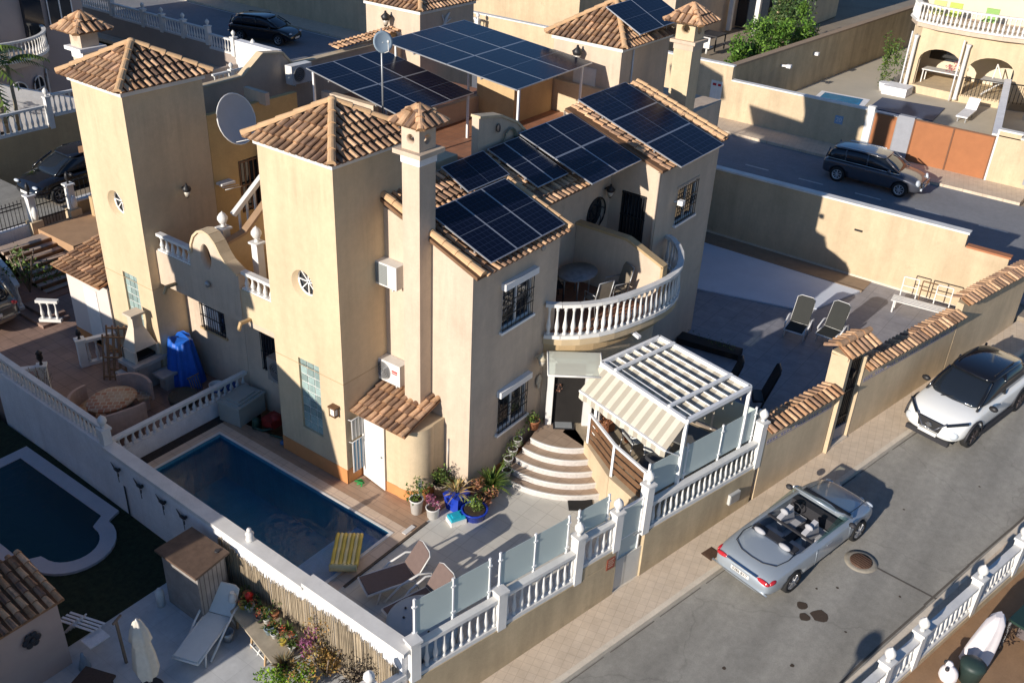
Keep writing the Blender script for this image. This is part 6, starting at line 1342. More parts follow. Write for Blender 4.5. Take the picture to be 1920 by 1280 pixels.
for k in range(9):
    z=1.42*k/8; r_=.52-.18*(k/8)**1.3; pts=[]
    for i in range(n): a=i*2*PI/n; f_=1+.17*math.sin(a*7+k*.10)*(1.15-k/9)+.07*math.sin(a*12+1); pts.append((.38+r_*.85*f_*math.cos(a),6.88+r_*1.05*f_*math.sin(a),z+.07*math.sin(a*3)*(k/8)))
    rings.append(b.add(pts))
for a_,c_ in zip(rings,rings[1:]):
    for i in range(n): b.face((a_+i,a_+(i+1)%n,c_+(i+1)%n,c_+i),sm=True)
b.face([rings[-1]+i for i in range(n)]); obj('tarpaulin',b,blueT,T)
T=thing('white_bucket','white bucket with blue band by the party balustrade','bucket',(.45,5.65,0)); b=MB(); b.lathe([(.15,0),(.2,.4),(.18,.4),(.14,.05)],14,(.45,5.6,0)); obj('bucket',b,white,T); b=MB(); b.lathe([(.178,0),(.19,.08)],14,(.45,5.6,.2)); obj('band',b,mat('bucket_blue',(.05,.15,.4),.5),T)
T=thing('blue_crate','dark blue crate behind the white bucket','crate',(.8,5.35,0)); b=MB(); b.box(.6,.95,5.15,5.5,0,.3); b.box(.63,.92,5.18,5.47,.3,.31); obj('crate',b,mat('crate_blue',(.02,.06,.22),.6),T)
T=thing('firewood_stack','dark pile of baskets and garden junk beside the party balustrade','pile',(-.1,6.0,0)); b=MB(); b.lathe([(.36,0),(.4,.2),(.36,.28),(.3,.2)],14,(-.35,6.05,0)); obj('basket',b,mat('wicker_dark',(.10,.085,.06),.9,.2,12),T); b=MB(); 
for k in range(5): b.tube([(-.0+.07*k,6.0,0),(-.0+.07*k,6.2,.55)],.015,4)
b.tube([(-.05,6.2,.55),(.35,6.2,.55)],.02,4); b.lathe([(.14,0),(.16,.2),(.1,.22)],10,(.1,5.75,0)); obj('rack',b,darkwood,T)
T=thing('post_lantern','black lantern on the end post of the short driveway balustrade','lantern',(-2.45,9.3,.9)); b=MB(); b.lathe([(.05,0),(.03,.1),(.09,.2),(.07,.34),(.1,.36),(.02,.45)],8,(-2.45,9.3,.9)); obj('lantern',b,black,T)
T=thing('post_lantern','black lantern on the post behind the wooden pallets','lantern',(-1.0,9.78,.9)); b=MB(); b.lathe([(.05,0),(.03,.08),(.08,.16),(.06,.26),(.02,.32)],8,(-1.0,9.78,.9)); obj('lantern',b,black,T)
T=thing('bare_shrub','thin leggy shrub by the driveway balustrade','shrub',(-2.75,8.85,0)); b=MB(); 
for k in range(9): a=k*.7; b.tube([(-2.75,8.85,0),(-2.75+.15*math.cos(a),8.85+.15*math.sin(a),.5),(-2.75+.3*math.cos(a),8.85+.3*math.sin(a),.8+.1*(k%4))],.008,4)
obj('stems',b,darkwood,T); b=MB(); leafcl(b,(-2.75,8.85,.55),(.35,.35,.4),110,.06,((.9,.9,.8),)); obj('foliage',b,leafd,T)
# steps and fence region on the far left
T=thing('striped_steps','striped brown-and-cream steps climbing to the iron gate beyond the outbuilding','steps',(1.8,16.5,0)); b=MB()
for k in range(8): b.prism([(.75,14.6+.34*k),(3.0,14.6+.34*k),(3.0,17.6),(.75,17.6)],-.2,.04+.1*k)
obj('tread',b,mat('step_tread',(.46,.35,.27),.8,.15,4),T); b=MB()
for k in range(8): b.box(.75,3.0,14.58+.34*k,14.66+.34*k,.0,.05+.1*k)
obj('nosing',b,brown,T)
T=thing('white_side_rail','white balustrade beside the striped steps, at the left edge','balustrade',(-.6,15.6,.1)); balustrade(T,[(.25,17.4,.45),(-.3,14.7,.35),(-.45,14.0,.1)],h=.9,sp=.22,fin=False)
T=thing('low_blue_rail','small white balustrade in shade at the foot of the outbuilding','balustrade',(-.2,12.6,.2)); balustrade(T,[(-.5,12.9,.15),(-.1,12.35,.15)],h=.75,sp=.2,fin=False)
T=thing('shadow_steps','pale shaded steps before the outbuilding door','steps',(-.7,12.5,0)); b=MB(); b.box(-.6,.3,12.6,14.2,0,.10); b.box(-.3,.3,12.8,14.2,.10,.2); obj('steps',b,brownt,T)
T=thing('tall_shrub','shrub with pale stems growing over the striped steps','shrub',(-.1,14.2,.4)); b=MB(); leafcl(b,(.1,14.4,1.3),(.55,.55,.8),420,.13,G1); obj('foliage',b,leafd,T); b=MB()
for k in range(6): a=k; b.tube([(.1,14.4,.4),(.1+.2*math.cos(a),14.4+.2*math.sin(a),1.1),(.1+.4*math.cos(a),14.4+.4*math.sin(a),1.8)],.02,5)
obj('stem',b,darkwood,T)
T=thing('ochre_forecourt','sunlit orange-tiled forecourt with low ochre wall behind the outbuilding','forecourt',(3.2,16.5,.9)); b=MB(); b.box(2.45,6,15.6,17.9,-.2,.85); obj('floor',b,mat('orange_floor',(.44,.27,.15),.8,.15,2),T); b=MB(); b.box(4.4,6.5,17.3,17.5,.85,1.6); obj('wall',b,ochre,T)
T=thing('iron_fence','black spiked iron fence on a low wall, left of the pedestrian gate','fence',(1.8,18.2,1)); b=MB(); b.box(-4,2.3,18.03,18.27,-.2,.98); obj('low_wall',b,whitew,T)
fp=[(-3.8,18.15),(2.25,18.15)]
b=MB(); 
for k in range(44): x=fp[0][0]+(fp[1][0]-fp[0][0])*k/43; b.tube([(x,18.15,.98),(x,18.15,1.85)],.012,4); b.ell((x,18.15,1.88),(.02,.02,.05),4,3)
for z in (1.05,1.65,1.78): b.beam((fp[0][0],18.15,z),(fp[1][0],18.15,z),.03)
obj('railing',b,black,T)
for k,(x,lab) in enumerate(((2.5,'left'),(4.0,'right'))):
    T=thing('gate_pillar','white gate pillar with lantern, '+lab+' of the iron pedestrian gate','gate pillar',(x,18.4,.6),0,'white pillars of the iron gate'); b=MB(); b.box(x-.12,x+.12,17.9,18.14,1.1,2.0); b.box(x-.17,x+.17,17.85,18.19,2.0,2.06); b.ell((x,17.85,1.4),(.12,.1,.25),8,5); obj('pillar',b,white,T); b=MB(); b.box(x-.22,x+.22,17.8,18.22,.0,1.1); obj('base',b,tanw2,T); b=MB(); b.lathe([(.05,0),(.03,.1),(.09,.2),(.07,.34),(.02,.45)],8,(x,18.02,2.06)); obj('lantern',b,black,T)
T=thing('iron_gate','black iron pedestrian gate between the two white pillars','gate',(3.9,18.4,.8)); b=MB()
for k in range(10): x=2.72+k*.12; b.tube([(x,18.02,.6),(x,18.02,2.0)],.012,4)
for z in (.65,1.1,1.6,1.95): b.beam((2.65,18.02,z),(3.85,18.02,z),.03)
obj('leaf',b,black,T)
T=thing('iron_fence','black iron fence on a white-capped wall right of the gate pillars','fence',(5.6,18.5,1)); b=MB(); b.box(4.25,7,18.0,18.25,.3,1.3); obj('low_wall',b,ochre,T); b=MB(); b.box(4.2,7.05,17.95,18.3,1.3,1.37); obj('coping',b,white,T)
b=MB()
for k in range(15): x=4.3+k*.18; b.tube([(x,18.12,1.37),(x,18.12,2.1)],.012,4)
b.beam((4.25,18.12,2.06),(7,18.12,2.06),.03); obj('railing',b,black,T)
# opposite plot at the upper left (house D)
DH=thing('corner_house','shaded rose-grey house with round white balcony above arched doors','house',(10,33,.2))
dw=mat('grey_rose_plaster',(.40,.34,.32),.9,.1,.6)
b=MB(); b.box(3,14.6,33.0,50,.0,12.5); b.prism([(7.0,33.02)]+arc(9.3,33.3,2.5,R(187),R(353),16)+[(11.8,33.02)],.0,2.86); obj('wall',b,dw,DH)
rp=arc(9.3,33.3,2.85,R(180),R(358),20); b=MB(); b.prism(rp+[(12.1,33.02),(6.5,33.02)],2.86,3.12); bs=obj('balcony_slab',b,beige,DH); balustrade(DH,[(x,y,3.12) for x,y in rp],h=.95,sp=.22,r=.06)
for k,a in enumerate((272,300,330)):
    p=V((9.3+2.53*math.cos(R(a)),33.3+2.53*math.sin(R(a)),0)); d=V((-math.sin(R(a)),math.cos(R(a)),0)); n_=V((math.cos(R(a)),math.sin(R(a)),0)); prf=[(-.42,.3),(-.42,1.75)]+[(-.42*math.cos(t_*PI/8),1.75+.42*math.sin(t_*PI/8)) for t_ in range(1,8)]+[(.42,1.75),(.42,.3)]
    b=MB(); b.extr([tuple(p+d*u+V((0,0,z))) for u,z in prf],tuple(n_*.03)); aw=obj('arched_door',b,dglass,DH); b=MB()
    b.tube([p+n_*.05+d*u+V((0,0,z)) for u,z in prf],.035,5); b.beam(p+n_*.05+V((0,0,.3)),p+n_*.05+V((0,0,2.15)),.05)
    for z in (1.0,1.6): b.beam(p+n_*.05-d*.42+V((0,0,z)),p+n_*.05+d*.42+V((0,0,z)),.04)
    obj('frame',b,white,aw)
window(DH,(12.7,33.0,3.9),(1,0,0),1.3,1.5,10,outn=(0,-1,0),depth=-.02)
b=MB(); b.box(7.6,9.6,32.7,32.98,3.12,5.6); obj('awning_screen',b,mat('pale_screen',(.40,.50,.56),.6,.05,2),DH)
b=MB(); b.box(11.4,12.3,32.7,32.98,3.12,5.3); obj('balcony_door',b,dglass,DH)
ch=obj('chimney',MB().box(1.10,1.62,10.55,11.05,0,8.36),beige,A_); b=MB(); b.box(.96,1.76,10.42,11.18,8.56,8.66); b.box(1.08,1.64,10.53,11.07,8.36,8.56); obj('ledge',b,whitew,ch)
hd=obj('chimney_head',MB().box(1.10,1.62,10.55,11.05,8.66,9.12),beige,ch); cut(hd,[cyl((1.36,10.8,8.92),'x',.12,1.)]); cap(ch,1.36,10.8,9.08,.52,.42)
# upper-left street-side balustrade stepping along the back street
T=thing('stepped_balustrade','long stepped white balustrade on a wall beside the shaded back street','fence',(22,36,1))
b=MB(); yy=[46.0,41.9,38.7,36.9,34.9,32.7,30.5,28.9]; zz=[1.75,1.6,1.6,1.6,1.6,1.35,1.15]
for k in range(7):
    z=zz[k]
    b.box(21.75,21.95,yy[k+1],yy[k],-1,z); balustrade(T,[(21.85,yy[k],z),(21.85,yy[k+1],z)],h=.85,sp=.24,rw=.18,posts=[(21.85,yy[k+1]+.1,z-.05)],ph=1.0,r=.06,pw=.28)
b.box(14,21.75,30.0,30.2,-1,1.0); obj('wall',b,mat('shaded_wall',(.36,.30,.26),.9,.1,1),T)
T=thing('white_corner_wall','white rendered wall block with a small balustrade at the end of the stepped fence','wall',(21.5,27,0)); b=MB(); b.box(21.5,21.95,26.8,30.1,-1,2.3); b.box(17.5,21.5,26.8,27.0,-1,.9); obj('wall',b,whitew,T); balustrade(T,[(17.4,26.9,.9),(21.4,26.9,.9)],h=.9,sp=.26,posts=[(18.6,26.9,.9)],r=.07); b=MB(); leafcl(b,(20.4,26.4,2.0),(.4,.4,.5),120,.12,G1); obj('plant',b,leafl,T)
T=thing('front_balustrade','white balustrade on an ochre wall with a red-flowered bed behind it, left edge','fence',(6,25.2,1)); b=MB(); b.box(-2,7.6,25.0,25.2,-1,1.75); b.box(7.6,12.5,25.0,25.2,-1,2.15); obj('wall',b,ochre,T); balustrade(T,[(-2,25.1,1.75),(7.4,25.1,1.75)],h=.95,sp=.24,posts=[(7.6,25.1,1.7)],ph=1.3,r=.06); balustrade(T,[(7.8,25.1,2.15),(12.4,25.1,2.15)],h=.95,sp=.24,r=.06,fin=False)
T=thing('flower_bed','bed of red and green shrubs behind the left balustrade','flower bed',(6,27,1.2)); b=MB(); leafcl(b,(5.0,27.2,2.0),(2.4,1.2,.8),900,.16,G1); obj('foliage',b,leafd,T); b=MB(); leafcl(b,(4.6,27.0,2.5),(1.8,1.0,.5),420,.15,((1.6,.3,.25),(1.3,.4,.3))); obj('flowers',b,leafr,T)
T=thing('pale_garden_wall','sunlit white garden wall between the palm and the arched doors','wall',(8.5,29,1)); b=MB(); b.extr([(7.4,28.4,.5),(10.6,27.2,.5),(10.6,27.2,1.8),(7.4,28.4,2.9)],(.1,.25,0)); obj('wall',b,whitew,T)
T=thing('young_palm','slender palm with drooping green fronds at the top left','palm tree',(7.2,28.5,1)); b=MB(); b.tube([(6.6,26.6,.8),(6.5,27.1,2.6),(6.2,27.7,4.2)],[.17,.12,.1],8); b.tube([(7.0,26.8,.8),(7.3,27.2,2.4),(7.5,27.6,3.9)],[.11,.08,.07],8); obj('trunk',b,mat('palm_trunk',(.30,.26,.18),.9,.25,8),T)
b=MB()
for (cx,cy,cz,nf,Lf) in ((6.2,27.7,4.3,22,2.8),(7.5,27.6,4.0,12,2.0)):
    for i in range(nf):
        a=random.uniform(0,2*PI); e=random.uniform(.0,1.2); L=Lf*random.uniform(.7,1.1); prev=V((cx,cy,cz)); hd=V((math.cos(a),math.sin(a),0))
        for k in range(9):
            u=(k+1)/9; p=V((cx,cy,cz))+hd*L*u*math.cos(e*.6)+V((0,0,L*(math.sin(e)*u-.75*u*u)))
            sdv=(p-prev).cross(V((0,0,1))).normalized(); t=random.uniform(.6,1.5); w=.42*math.sin(PI*min(u*.9+.1,1))*L/2.6
            for s in (1,-1):
                for j in range(2): q_=prev.lerp(p,j*.5); b.poly([tuple(q_),tuple(q_+(p-prev)*.45),tuple(q_+sdv*s*w+V((0,0,-w*.55))+(p-prev)*.5)],(t,t,t*.8))
            prev=p
obj('crown',b,leafl,T)
T=thing('dark_shrub','dark green tree behind the palm at the top left','tree',(5.5,32,.8)); b=MB(); leafcl(b,(5.8,31.5,2.9),(2.8,2.0,2.2),1500,.22,G1); obj('crown',b,leafd,T); b=MB(); b.tube([(5.8,31.5,.3),(5.8,31.5,2.5)],.12,7); obj('trunk',b,darkwood,T)
# stair heads of the houses beyond the terrace
def hut(name,label,x0,x1,y0,y1,zt,za,door=True,m=beige):
    T=thing(name,label,'house',(x0,y0,0)); w=obj('wall',wbox(x0,x1,y0,y1,-.1,zt),m,T)
    if door:
        ym=(y0+y1)/2; b=MB(); b.box(x0-.04,x0,ym-.42,ym+.42,5.6,7.55); obj('door',b,white,w)
    hiproof(T,x0,x1,y0,y1,zt+.08,za,.2); return T
h2=hut('stair_tower','cream stair tower with white door and clay hip roof, solar pair on its far slope',13.3,16.4,1.0,3.55,8.3,9.35)
h1=hut('stair_tower','cream stair tower with white door at the top centre, lizard ornament on its shaded side',12.45,15.4,8.55,11.1,8.35,9.4)
lantern('dark lantern over the white door of the stair tower beside the solar pair',(13.28,2.45,8.0),(-1,0,0),1.6)
lantern('dark lantern over the white door of the top-centre stair tower',(12.43,9.9,8.0),(-1,0,0),1.6)
T=thing('lizard_ornament','white lizard-shaped metal ornament on the shaded wall of the top-centre tower','ornament',(13.4,8.5,7.6)); b=MB(); c=V((13.7,8.52,7.75)); b.tube([c+V((-.55,0,-.35)),c+V((-.3,0,-.3)),c,c+V((.15,0,.3)),c+V((.3,0,.42))],[.015,.04,.07,.06,.03],6)
for d in ((-.25,-.2),(.3,-.12),(-.12,.38),(.38,.2)): b.tube([c+V((.03,0,.05)),c+V((d[0],0,d[1]))],.025,5)
obj('lizard',b,white,T)
solar_array('pair of dark solar panels mounted on the far slope of the right stair tower roof',(13.75,2.0,9.36),(17.0,2.15,9.36),(13.8,.7,8.72),2,1,frame=False,legs=[((14.3,1.0,8.4),(14.3,1.0,8.62)),((16.0,1.0,8.4),(16.0,1.0,8.62))])
T=thing('villa_block','cream villa block behind the near villa, mostly hidden, with a tall square chimney','house',(16,0,0))
b=MB(); b.box(16.4,18.6,-.2,4.5,0,5.9); b.box(12.9,16.4,.45,4.7,-.1,5.7); obj('wall',b,beige,T)
b=MB(); b.box(18.0,18.3,1.5,3.5,0.3,5.6); obj('blue_wall_panel',b,mat('blue_wall',(.08,.16,.38),.7,.1,3),T)
b=MB(); b.box(15.0,15.68,-.55,.10,0,8.4); ch=obj('chimney',b,cream,T); b=MB(); b.box(14.98,15.7,-.57,.12,8.25,8.45); b.box(14.88,15.8,-.67,.22,8.45,8.55); obj('ledge',b,beige,ch)
hd=obj('chimney_head',MB().box(15.0,15.68,-.55,.10,8.55,9.15),cream,ch); cut(hd,[cyl((15.34,-.22,8.88),'x',.15,1.2),cyl((15.34,-.22,8.88),'y',.15,1.2)]); cap(ch,15.34,-.22,9.1,.62,.5)
T=thing('roof_cable','thin black cable and conduit on the wall edge by the rear chimney','cable',(13.3,.96,6)); b=MB(); b.tube([(14.0,.97,8.2),(14.0,.97,6.2),(13.2,.6,6.0)],.025,5); obj('cable',b,whitew,T)
# far side of the back street
WZ=lambda y:2.42
T=thing('far_street_wall','long sand-coloured wall with pale coping across the back street, small blue house number on it','wall',(34.1,3,0)); b=MB(); b.box(34.0,34.25,-1.0,6.15,0,2.40); b.box(34.0,34.25,6.15,60,0,3.12); obj('wall',b,tanw2,T)
b=MB(); b.box(33.95,34.3,-1.02,6.13,2.40,2.47); b.box(33.95,34.3,6.1,60,3.12,3.19); obj('coping',b,white,T)
b=MB(); b.box(33.98,34.0,6.6,7.25,.95,2.25); mb_=obj('meter_door',b,white,T); b=MB(); b.box(33.97,33.98,6.95,7.15,2.0,2.12); b.box(33.97,33.98,6.68,6.85,2.0,2.12); obj('warning_marks',b,redl,mb_)
b=MB(); b.box(33.98,34.0,.05,.45,1.45,1.85); pl=obj('number_plate',b,mat('number_blue',(.25,.38,.55),.5),T)
me_=text('20',.30); me_.transform(Matrix.Translation((-.13,-1.35,1.65))@Matrix.Rotation(R(-90),4,'Z')@Matrix.Rotation(R(90),4,'X')); me_.transform(Matrix.Translation((0,-1.4,0))); me_.materials.clear(); me_.materials.append(white); no_=bpy.data.objects.new('number',me_); COL.objects.link(no_); no_.parent=pl
b=MB(); b.box(34.0,34.25,-1.35,-1.0,0,2.62); obj('pillar',b,white,T)
T=thing('brown_gate','narrow brown panel pedestrian gate in the far street wall','gate',(34.1,-1.9,.3)); b=MB(); b.box(34.05,34.1,-2.45,-1.37,.35,2.35); obj('panel',b,mat('brown_panel',(.36,.14,.055),.7,.1,2),T); b=MB(); 
for y in (-2.47,-1.36): b.beam((34.07,y,.3),(34.07,y,2.4),.06)
b.beam((34.07,-2.47,2.38),(34.07,-1.36,2.38),.05); obj('gate_frame',b,grey,T)
T=thing('gate_post','grey-blue wall pier between the two brown gates','pier',(34.1,-2.85,.3)); b=MB(); b.box(34.0,34.3,-3.25,-2.5,0,2.5); obj('pier',b,mat('pier_grey',(.30,.31,.34),.8,.1,3),T)
T=thing('brown_gate','wide brown double driveway gate in the far street wall','gate',(34.1,-4.9,.3))
for y0,y1 in ((-5.05,-3.3),(-6.85,-5.08)): b=MB(); b.box(34.05,34.1,y0,y1,.35,2.4); obj('panel',b,MT['brown_panel'],T)
b=MB()
for y in (-3.28,-5.065,-6.87): b.beam((34.04,y,.3),(34.04,y,2.45),.07)
b.beam((34.04,-3.28,2.43),(34.04,-6.87,2.43),.06); obj('gate_frame',b,mat('dark_brown_frame',(.16,.07,.035),.6,.1,3),T)
T=thing('far_street_wall','sand-coloured wall with stepped white coping right of the wide brown gate','wall',(34.1,-9,0)); b=MB(); b.box(34.0,34.25,-20,-6.95,0,2.55); b.box(34.0,34.25,-7.9,-6.95,2.5,2.75); obj('wall',b,tanw2,T); b=MB(); b.box(33.95,34.3,-20,-7.9,2.55,2.62); b.box(33.95,34.3,-7.95,-6.9,2.75,2.82); b.box(33.98,34.0,-6.98,-6.90,.4,2.75); obj('coping',b,white,T)
b=MB(); b.box(33.98,34.0,-8.9,-8.5,.6,.85); obj('meter_box',b,grey,T)
T=thing('boundary_wall','long sloping-shadowed tan garden wall running away behind the blue pool','wall',(45,5,0)); b=MB(); b.extr([(34.25,6.15,0),(60,4.2,0),(60,4.2,3.1),(34.25,6.15,3.1)],(0,.25,0)); obj('wall',b,tanw,T); b=MB(); b.beam((34.25,6.28,3.14),(60,4.33,3.14),.4,.1); obj('coping',b,mat('brown_edge',(.33,.24,.16),.8,.1,3),T)
for x in (39.5,43.6): T=thing('wall_spotlight','small lamp on the long tan garden wall, '+('nearer' if x<41 else 'farther')+' of two','wall lamp',(x,5.7,2.3)); b=MB(); b.beam((x,5.72,2.3),(x,5.35,2.35),.12,.1); b.box(x-.12,x+.12,5.15,5.4,2.25,2.42); obj('lamp',b,whitew,T)
b=MB(); b.prism([(34.25,6.1),(60,4.2),(60,-20),(34.25,-20)],.1,.42); struct('far_terrace_floor',b,mat('far_terrace_floor',(.50,.45,.36),.8,.1,.5))
b=MB(); b.prism([(36.3,3.6),(43.2,4.4),(43.4,1.6),(41.6,1.35),(41.6,-1.2),(36.3,-1.0)],.425,.44); struct('pool_edge_floor',b,whitew)
b=MB(); b.prism([(36.6,3.3),(42.9,4.1),(43.1,1.9),(41.2,1.6),(41.2,-.9),(36.6,-.7)],.44,.455); struct('pool_water',b,mat('bright_pool',(.03,.22,.42),.08,.2,2,spec=.7))
b=MB(); b.prism([(41.7,1.1),(44.3,1.2),(44.8,-2.2),(41.7,-2.4)],.425,.47); struct('pool_cover_floor',b,mat('navy_cover',(.05,.07,.13),.6,.1,2))
EH=thing('arched_villa','cream villa with round white balcony over two open arches at the top right','house',(49,-2,.4))
fc=[(52.5,1.9),(47.9,1.25),(47.0,.6),(46.8,-2.2),(47.3,-5.0),(48.6,-8.6),(50.5,-12)]
def wallseg(b,p,q_,z0,z1,th=.3):
    p=V((*p,0));q_=V((*q_,0)); d=(q_-p).normalized(); n_=V((d.y,-d.x,0))*-th
    B=b.add([tuple(p+V((0,0,z0))),tuple(q_+V((0,0,z0))),tuple(q_+n_+V((0,0,z0))),tuple(p+n_+V((0,0,z0))),tuple(p+V((0,0,z1))),tuple(q_+V((0,0,z1))),tuple(q_+n_+V((0,0,z1))),tuple(p+n_+V((0,0,z1)))])
    for k in ((3,2,1,0),(4,5,6,7),(0,1,5,4),(1,2,6,5),(2,3,7,6),(3,0,4,7)): b.face([B+i for i in k])
def archwall(b,p,q_,z0,zs,zt,hw,th=.35,n=10):
    """wall panel with an arched opening"""
    p=V((*p,0));q_=V((*q_,0)); L=(q_-p).length; d=(q_-p)/L; nn=V((-d.y,d.x,0))*th; c=L/2; r_=hw
    prof=[(0,z0),(0,zt),(L,zt),(L,z0),(c+r_,z0)]+[(c+r_*math.cos(a*PI/n),zs+r_*.62*math.sin(a*PI/n)) for a in range(n+1)]+[(c-r_,z0)]
    for o in (V((0,0,0)),nn):
        pts=[tuple(p+d*u+o+V((0,0,z))) for u,z in prof]
        for i in range(5,5+n): 
            u0,z0_=prof[i];u1,z1_=prof[i+1]; b.poly([tuple(p+d*u0+o+V((0,0,z0_))),tuple(p+d*u0+o+V((0,0,zt))),tuple(p+d*u1+o+V((0,0,zt))),tuple(p+d*u1+o+V((0,0,z1_)))])
        for (u0,u1) in ((0,c-r_),(c+r_,L)): b.poly([tuple(p+d*u0+o+V((0,0,z0))),tuple(p+d*u1+o+V((0,0,z0))),tuple(p+d*u1+o+V((0,0,zt))),tuple(p+d*u0+o+V((0,0,zt)))])
    for i in range(4,5+n): u0,za=prof[i];u1,zb=prof[i+1]; b.poly([tuple(p+d*u0+V((0,0,za))),tuple(p+d*u1+V((0,0,zb))),tuple(p+d*u1+nn+V((0,0,zb))),tuple(p+d*u0+nn+V((0,0,za)))])
    for u in (0,L): b.poly([tuple(p+d*u+V((0,0,z0))),tuple(p+d*u+V((0,0,zt))),tuple(p+d*u+nn+V((0,0,zt))),tuple(p+d*u+nn+V((0,0,z0)))])
b=MB(); archwall(b,fc[2],fc[3],.9,2.35,3.9,1.2); archwall(b,fc[3],fc[4],.9,2.35,3.9,1.2); wallseg(b,fc[0],fc[1],.4,3.9); wallseg(b,fc[1],fc[2],.4,3.9); wallseg(b,fc[4],fc[5],.4,3.9); wallseg(b,fc[5],fc[6],.4,3.9); o_=obj('arcade_wall',b,cream,EH)
b=MB(); b.box(50.4,60,-14,1.9,.4,12); obj('main_wall',b,mat('bright_cream',(.66,.58,.44),.9,.06,1),EH)
b=MB(); b.prism(fc+[(60,-12),(60,1.9)],3.9,4.15); b.prism(fc+[(60,-12),(60,1.9)],.4,.88); obj('floor_slab',b,cream,EH)
bo=[(52.0,2.0),(48.3,1.65),(47.0,.95),(46.55,-.3),(46.45,-2.2),(46.6,-3.8),(47.0,-5.2),(47.9,-7.4),(49.5,-10.5)]
b=MB(); b.prism(bo+[(60,-10.5),(60,2.0)],4.15,4.4); obj('balcony_slab',b,beige,EH); balustrade(EH,[(x,y,4.4) for x,y in bo],h=1.05,sp=.25,rw=.22,r=.08)
for p in ((46.75,.75),(46.55,-2.2)): b=MB(); b.lathe([(.16,0),(.11,.15),(.10,2.9),(.15,3.1)],10,(p[0],p[1],.6)); obj('column',b,white,EH); b=MB(); b.tube([(p[0]-.15,p[1]+.25,.5),(p[0]-.15,p[1]+.25,3.9)],.045,6); obj('drainpipe',b,whitew,EH)
b=MB()
for k in range(26): y=-2.4-k*.2; b.tube([(46.5+.02*k*k*.1,y,.9),(46.5+.02*k*k*.1,y,1.9)],.018,4)
b.tube([(46.5,-2.4,1.9),(47.0,-4.6,1.9),(48,-7.4,1.9)],.03,4); obj('iron_railing',b,black,EH)
b=MB(); b.box(50.3,50.42,-1.6,.6,1.8,3.2); w=obj('window',b,dglass,EH); 
b=MB(); b.box(50.3,50.4,-6.5,-4.2,.9,3.3); obj('window',b,dglass,EH)
b=MB(); b.beam((47.1,-6.9,.5),(46.1,-6.4,3.6),.0001+.25); b.beam((46.1,-6.2,.4),(46.1,-6.2,3.5),.28); b.beam((46.1,-6.2,3.5),(47.5,-12,3.5),.28); obj('porch_frame',b,white,EH)
T=thing('porch_table','cream table with pink flowers under the left arch of the top-right villa','table',(48.4,-.8,.88)); b=MB(); b.box(47.9,48.8,-1.9,.3,1.6,1.66); obj('tabletop',b,white,T)
for x in (47.95,48.7):
    for y in (-1.8,.2): b=MB(); b.beam((x,y,.88),(x,y,1.6),.06); obj('leg',b,white,T)
b=MB(); leafcl(b,(48.2,-1.4,1.95),(.3,.3,.35),160,.1,((1.4,.5,.5),)); obj('flowers',b,leafp,T)
T=thing('porch_chair','folding white chair and table under the right arch of the top-right villa','chair',(48,-4,.88)); b=MB(); b.beam((47.6,-3.3,.9),(48.2,-4.2,1.7),.06);b.beam((48.2,-3.3,.9),(47.6,-4.2,1.7),.06); b.box(47.5,48.5,-4.3,-3.1,1.7,1.76); b.beam((48.2,-3.6,1.76),(48.6,-3.6,2.5),.06); b.beam((48.6,-3.6,2.5),(48.6,-4.0,1.76),.06);obj('frame',b,white,T)
for k,(y,c_) in enumerate(((-.6,yellow),(-2.6,leafl),(.3,yellow))):
    T=thing('balcony_chair',['yellow-green','bright green','yellow'][k]+' chair on the round balcony, '+['middle','right','left'][k]+' of three','chair',(48.2,y,4.4)); b=MB(); b.box(47.7,48.4,y-.35,y+.35,4.8,4.88); b.box(48.35,48.42,y-.35,y+.35,4.88,5.45); obj('seat',b,mat(['lime_a','lime_b','lime_c'][k],[(.42,.50,.10),(.25,.42,.12),(.5,.5,.2)][k],.6),T)
    for s in (-.3,.3): b=MB(); b.beam((47.8,y+s,4.4),(47.8,y+s,4.8),.05); b.beam((48.3,y+s,4.4),(48.3,y+s,4.8),.05); obj('leg',b,white,T)
T=thing('climbing_plant','green climber on the corner of the top-right villa','plant',(47.3,1.8,.4)); b=MB(); leafcl(b,(47.0,1.9,2.0),(.5,.6,1.7),700,.2,G1); obj('foliage',b,leafd,T)
T=thing('white_planters','white steps and planters at the corner of the top-right villa','planter',(46,1.3,.4)); b=MB(); b.box(45.3,46.6,.2,1.6,.42,.9); b.lathe([(.25,0),(.35,.5)],12,(46,1.7,.42)); obj('planter',b,whitew,T)
T=thing('yard_wall','low grey-capped wall between the two far right yards','wall',(40,-3.6,0)); b=MB(); b.extr([(34.3,-6.9,0),(46.4,-4.8,0),(46.4,-4.8,2.2),(34.3,-6.9,2.4)],(0,.2,0)); b.extr([(34.3,-10.2,0),(46.4,-8.8,0),(46.4,-8.8,2.2),(34.3,-10.2,2.4)],(0,.2,0)); obj('wall',b,tanw,T); b=MB(); b.beam((34.3,-6.8,2.45),(46.4,-4.7,2.25),.35,.08);b.beam((34.3,-10.1,2.45),(46.4,-8.7,2.25),.35,.08); obj('coping',b,whitew,T)
T=thing('sun_bed','pale sun bed by the corner of the far blue pool','sun lounger',(43.5,-3.8,.42)); b=MB(); b.box(42.6,44.4,-3.9,-3.3,.7,.78); b.extr([(44.4,-3.9,.75),(44.4,-3.3,.75),(44.9,-3.3,1.3),(44.9,-3.9,1.3)],(.05,0,0)); obj('bed',b,whitew,T)
for x in (42.8,44.2): b=MB(); b.beam((x,-3.8,.42),(x,-3.8,.7),.05);b.beam((x,-3.4,.42),(x,-3.4,.7),.05); obj('leg',b,grey,T)
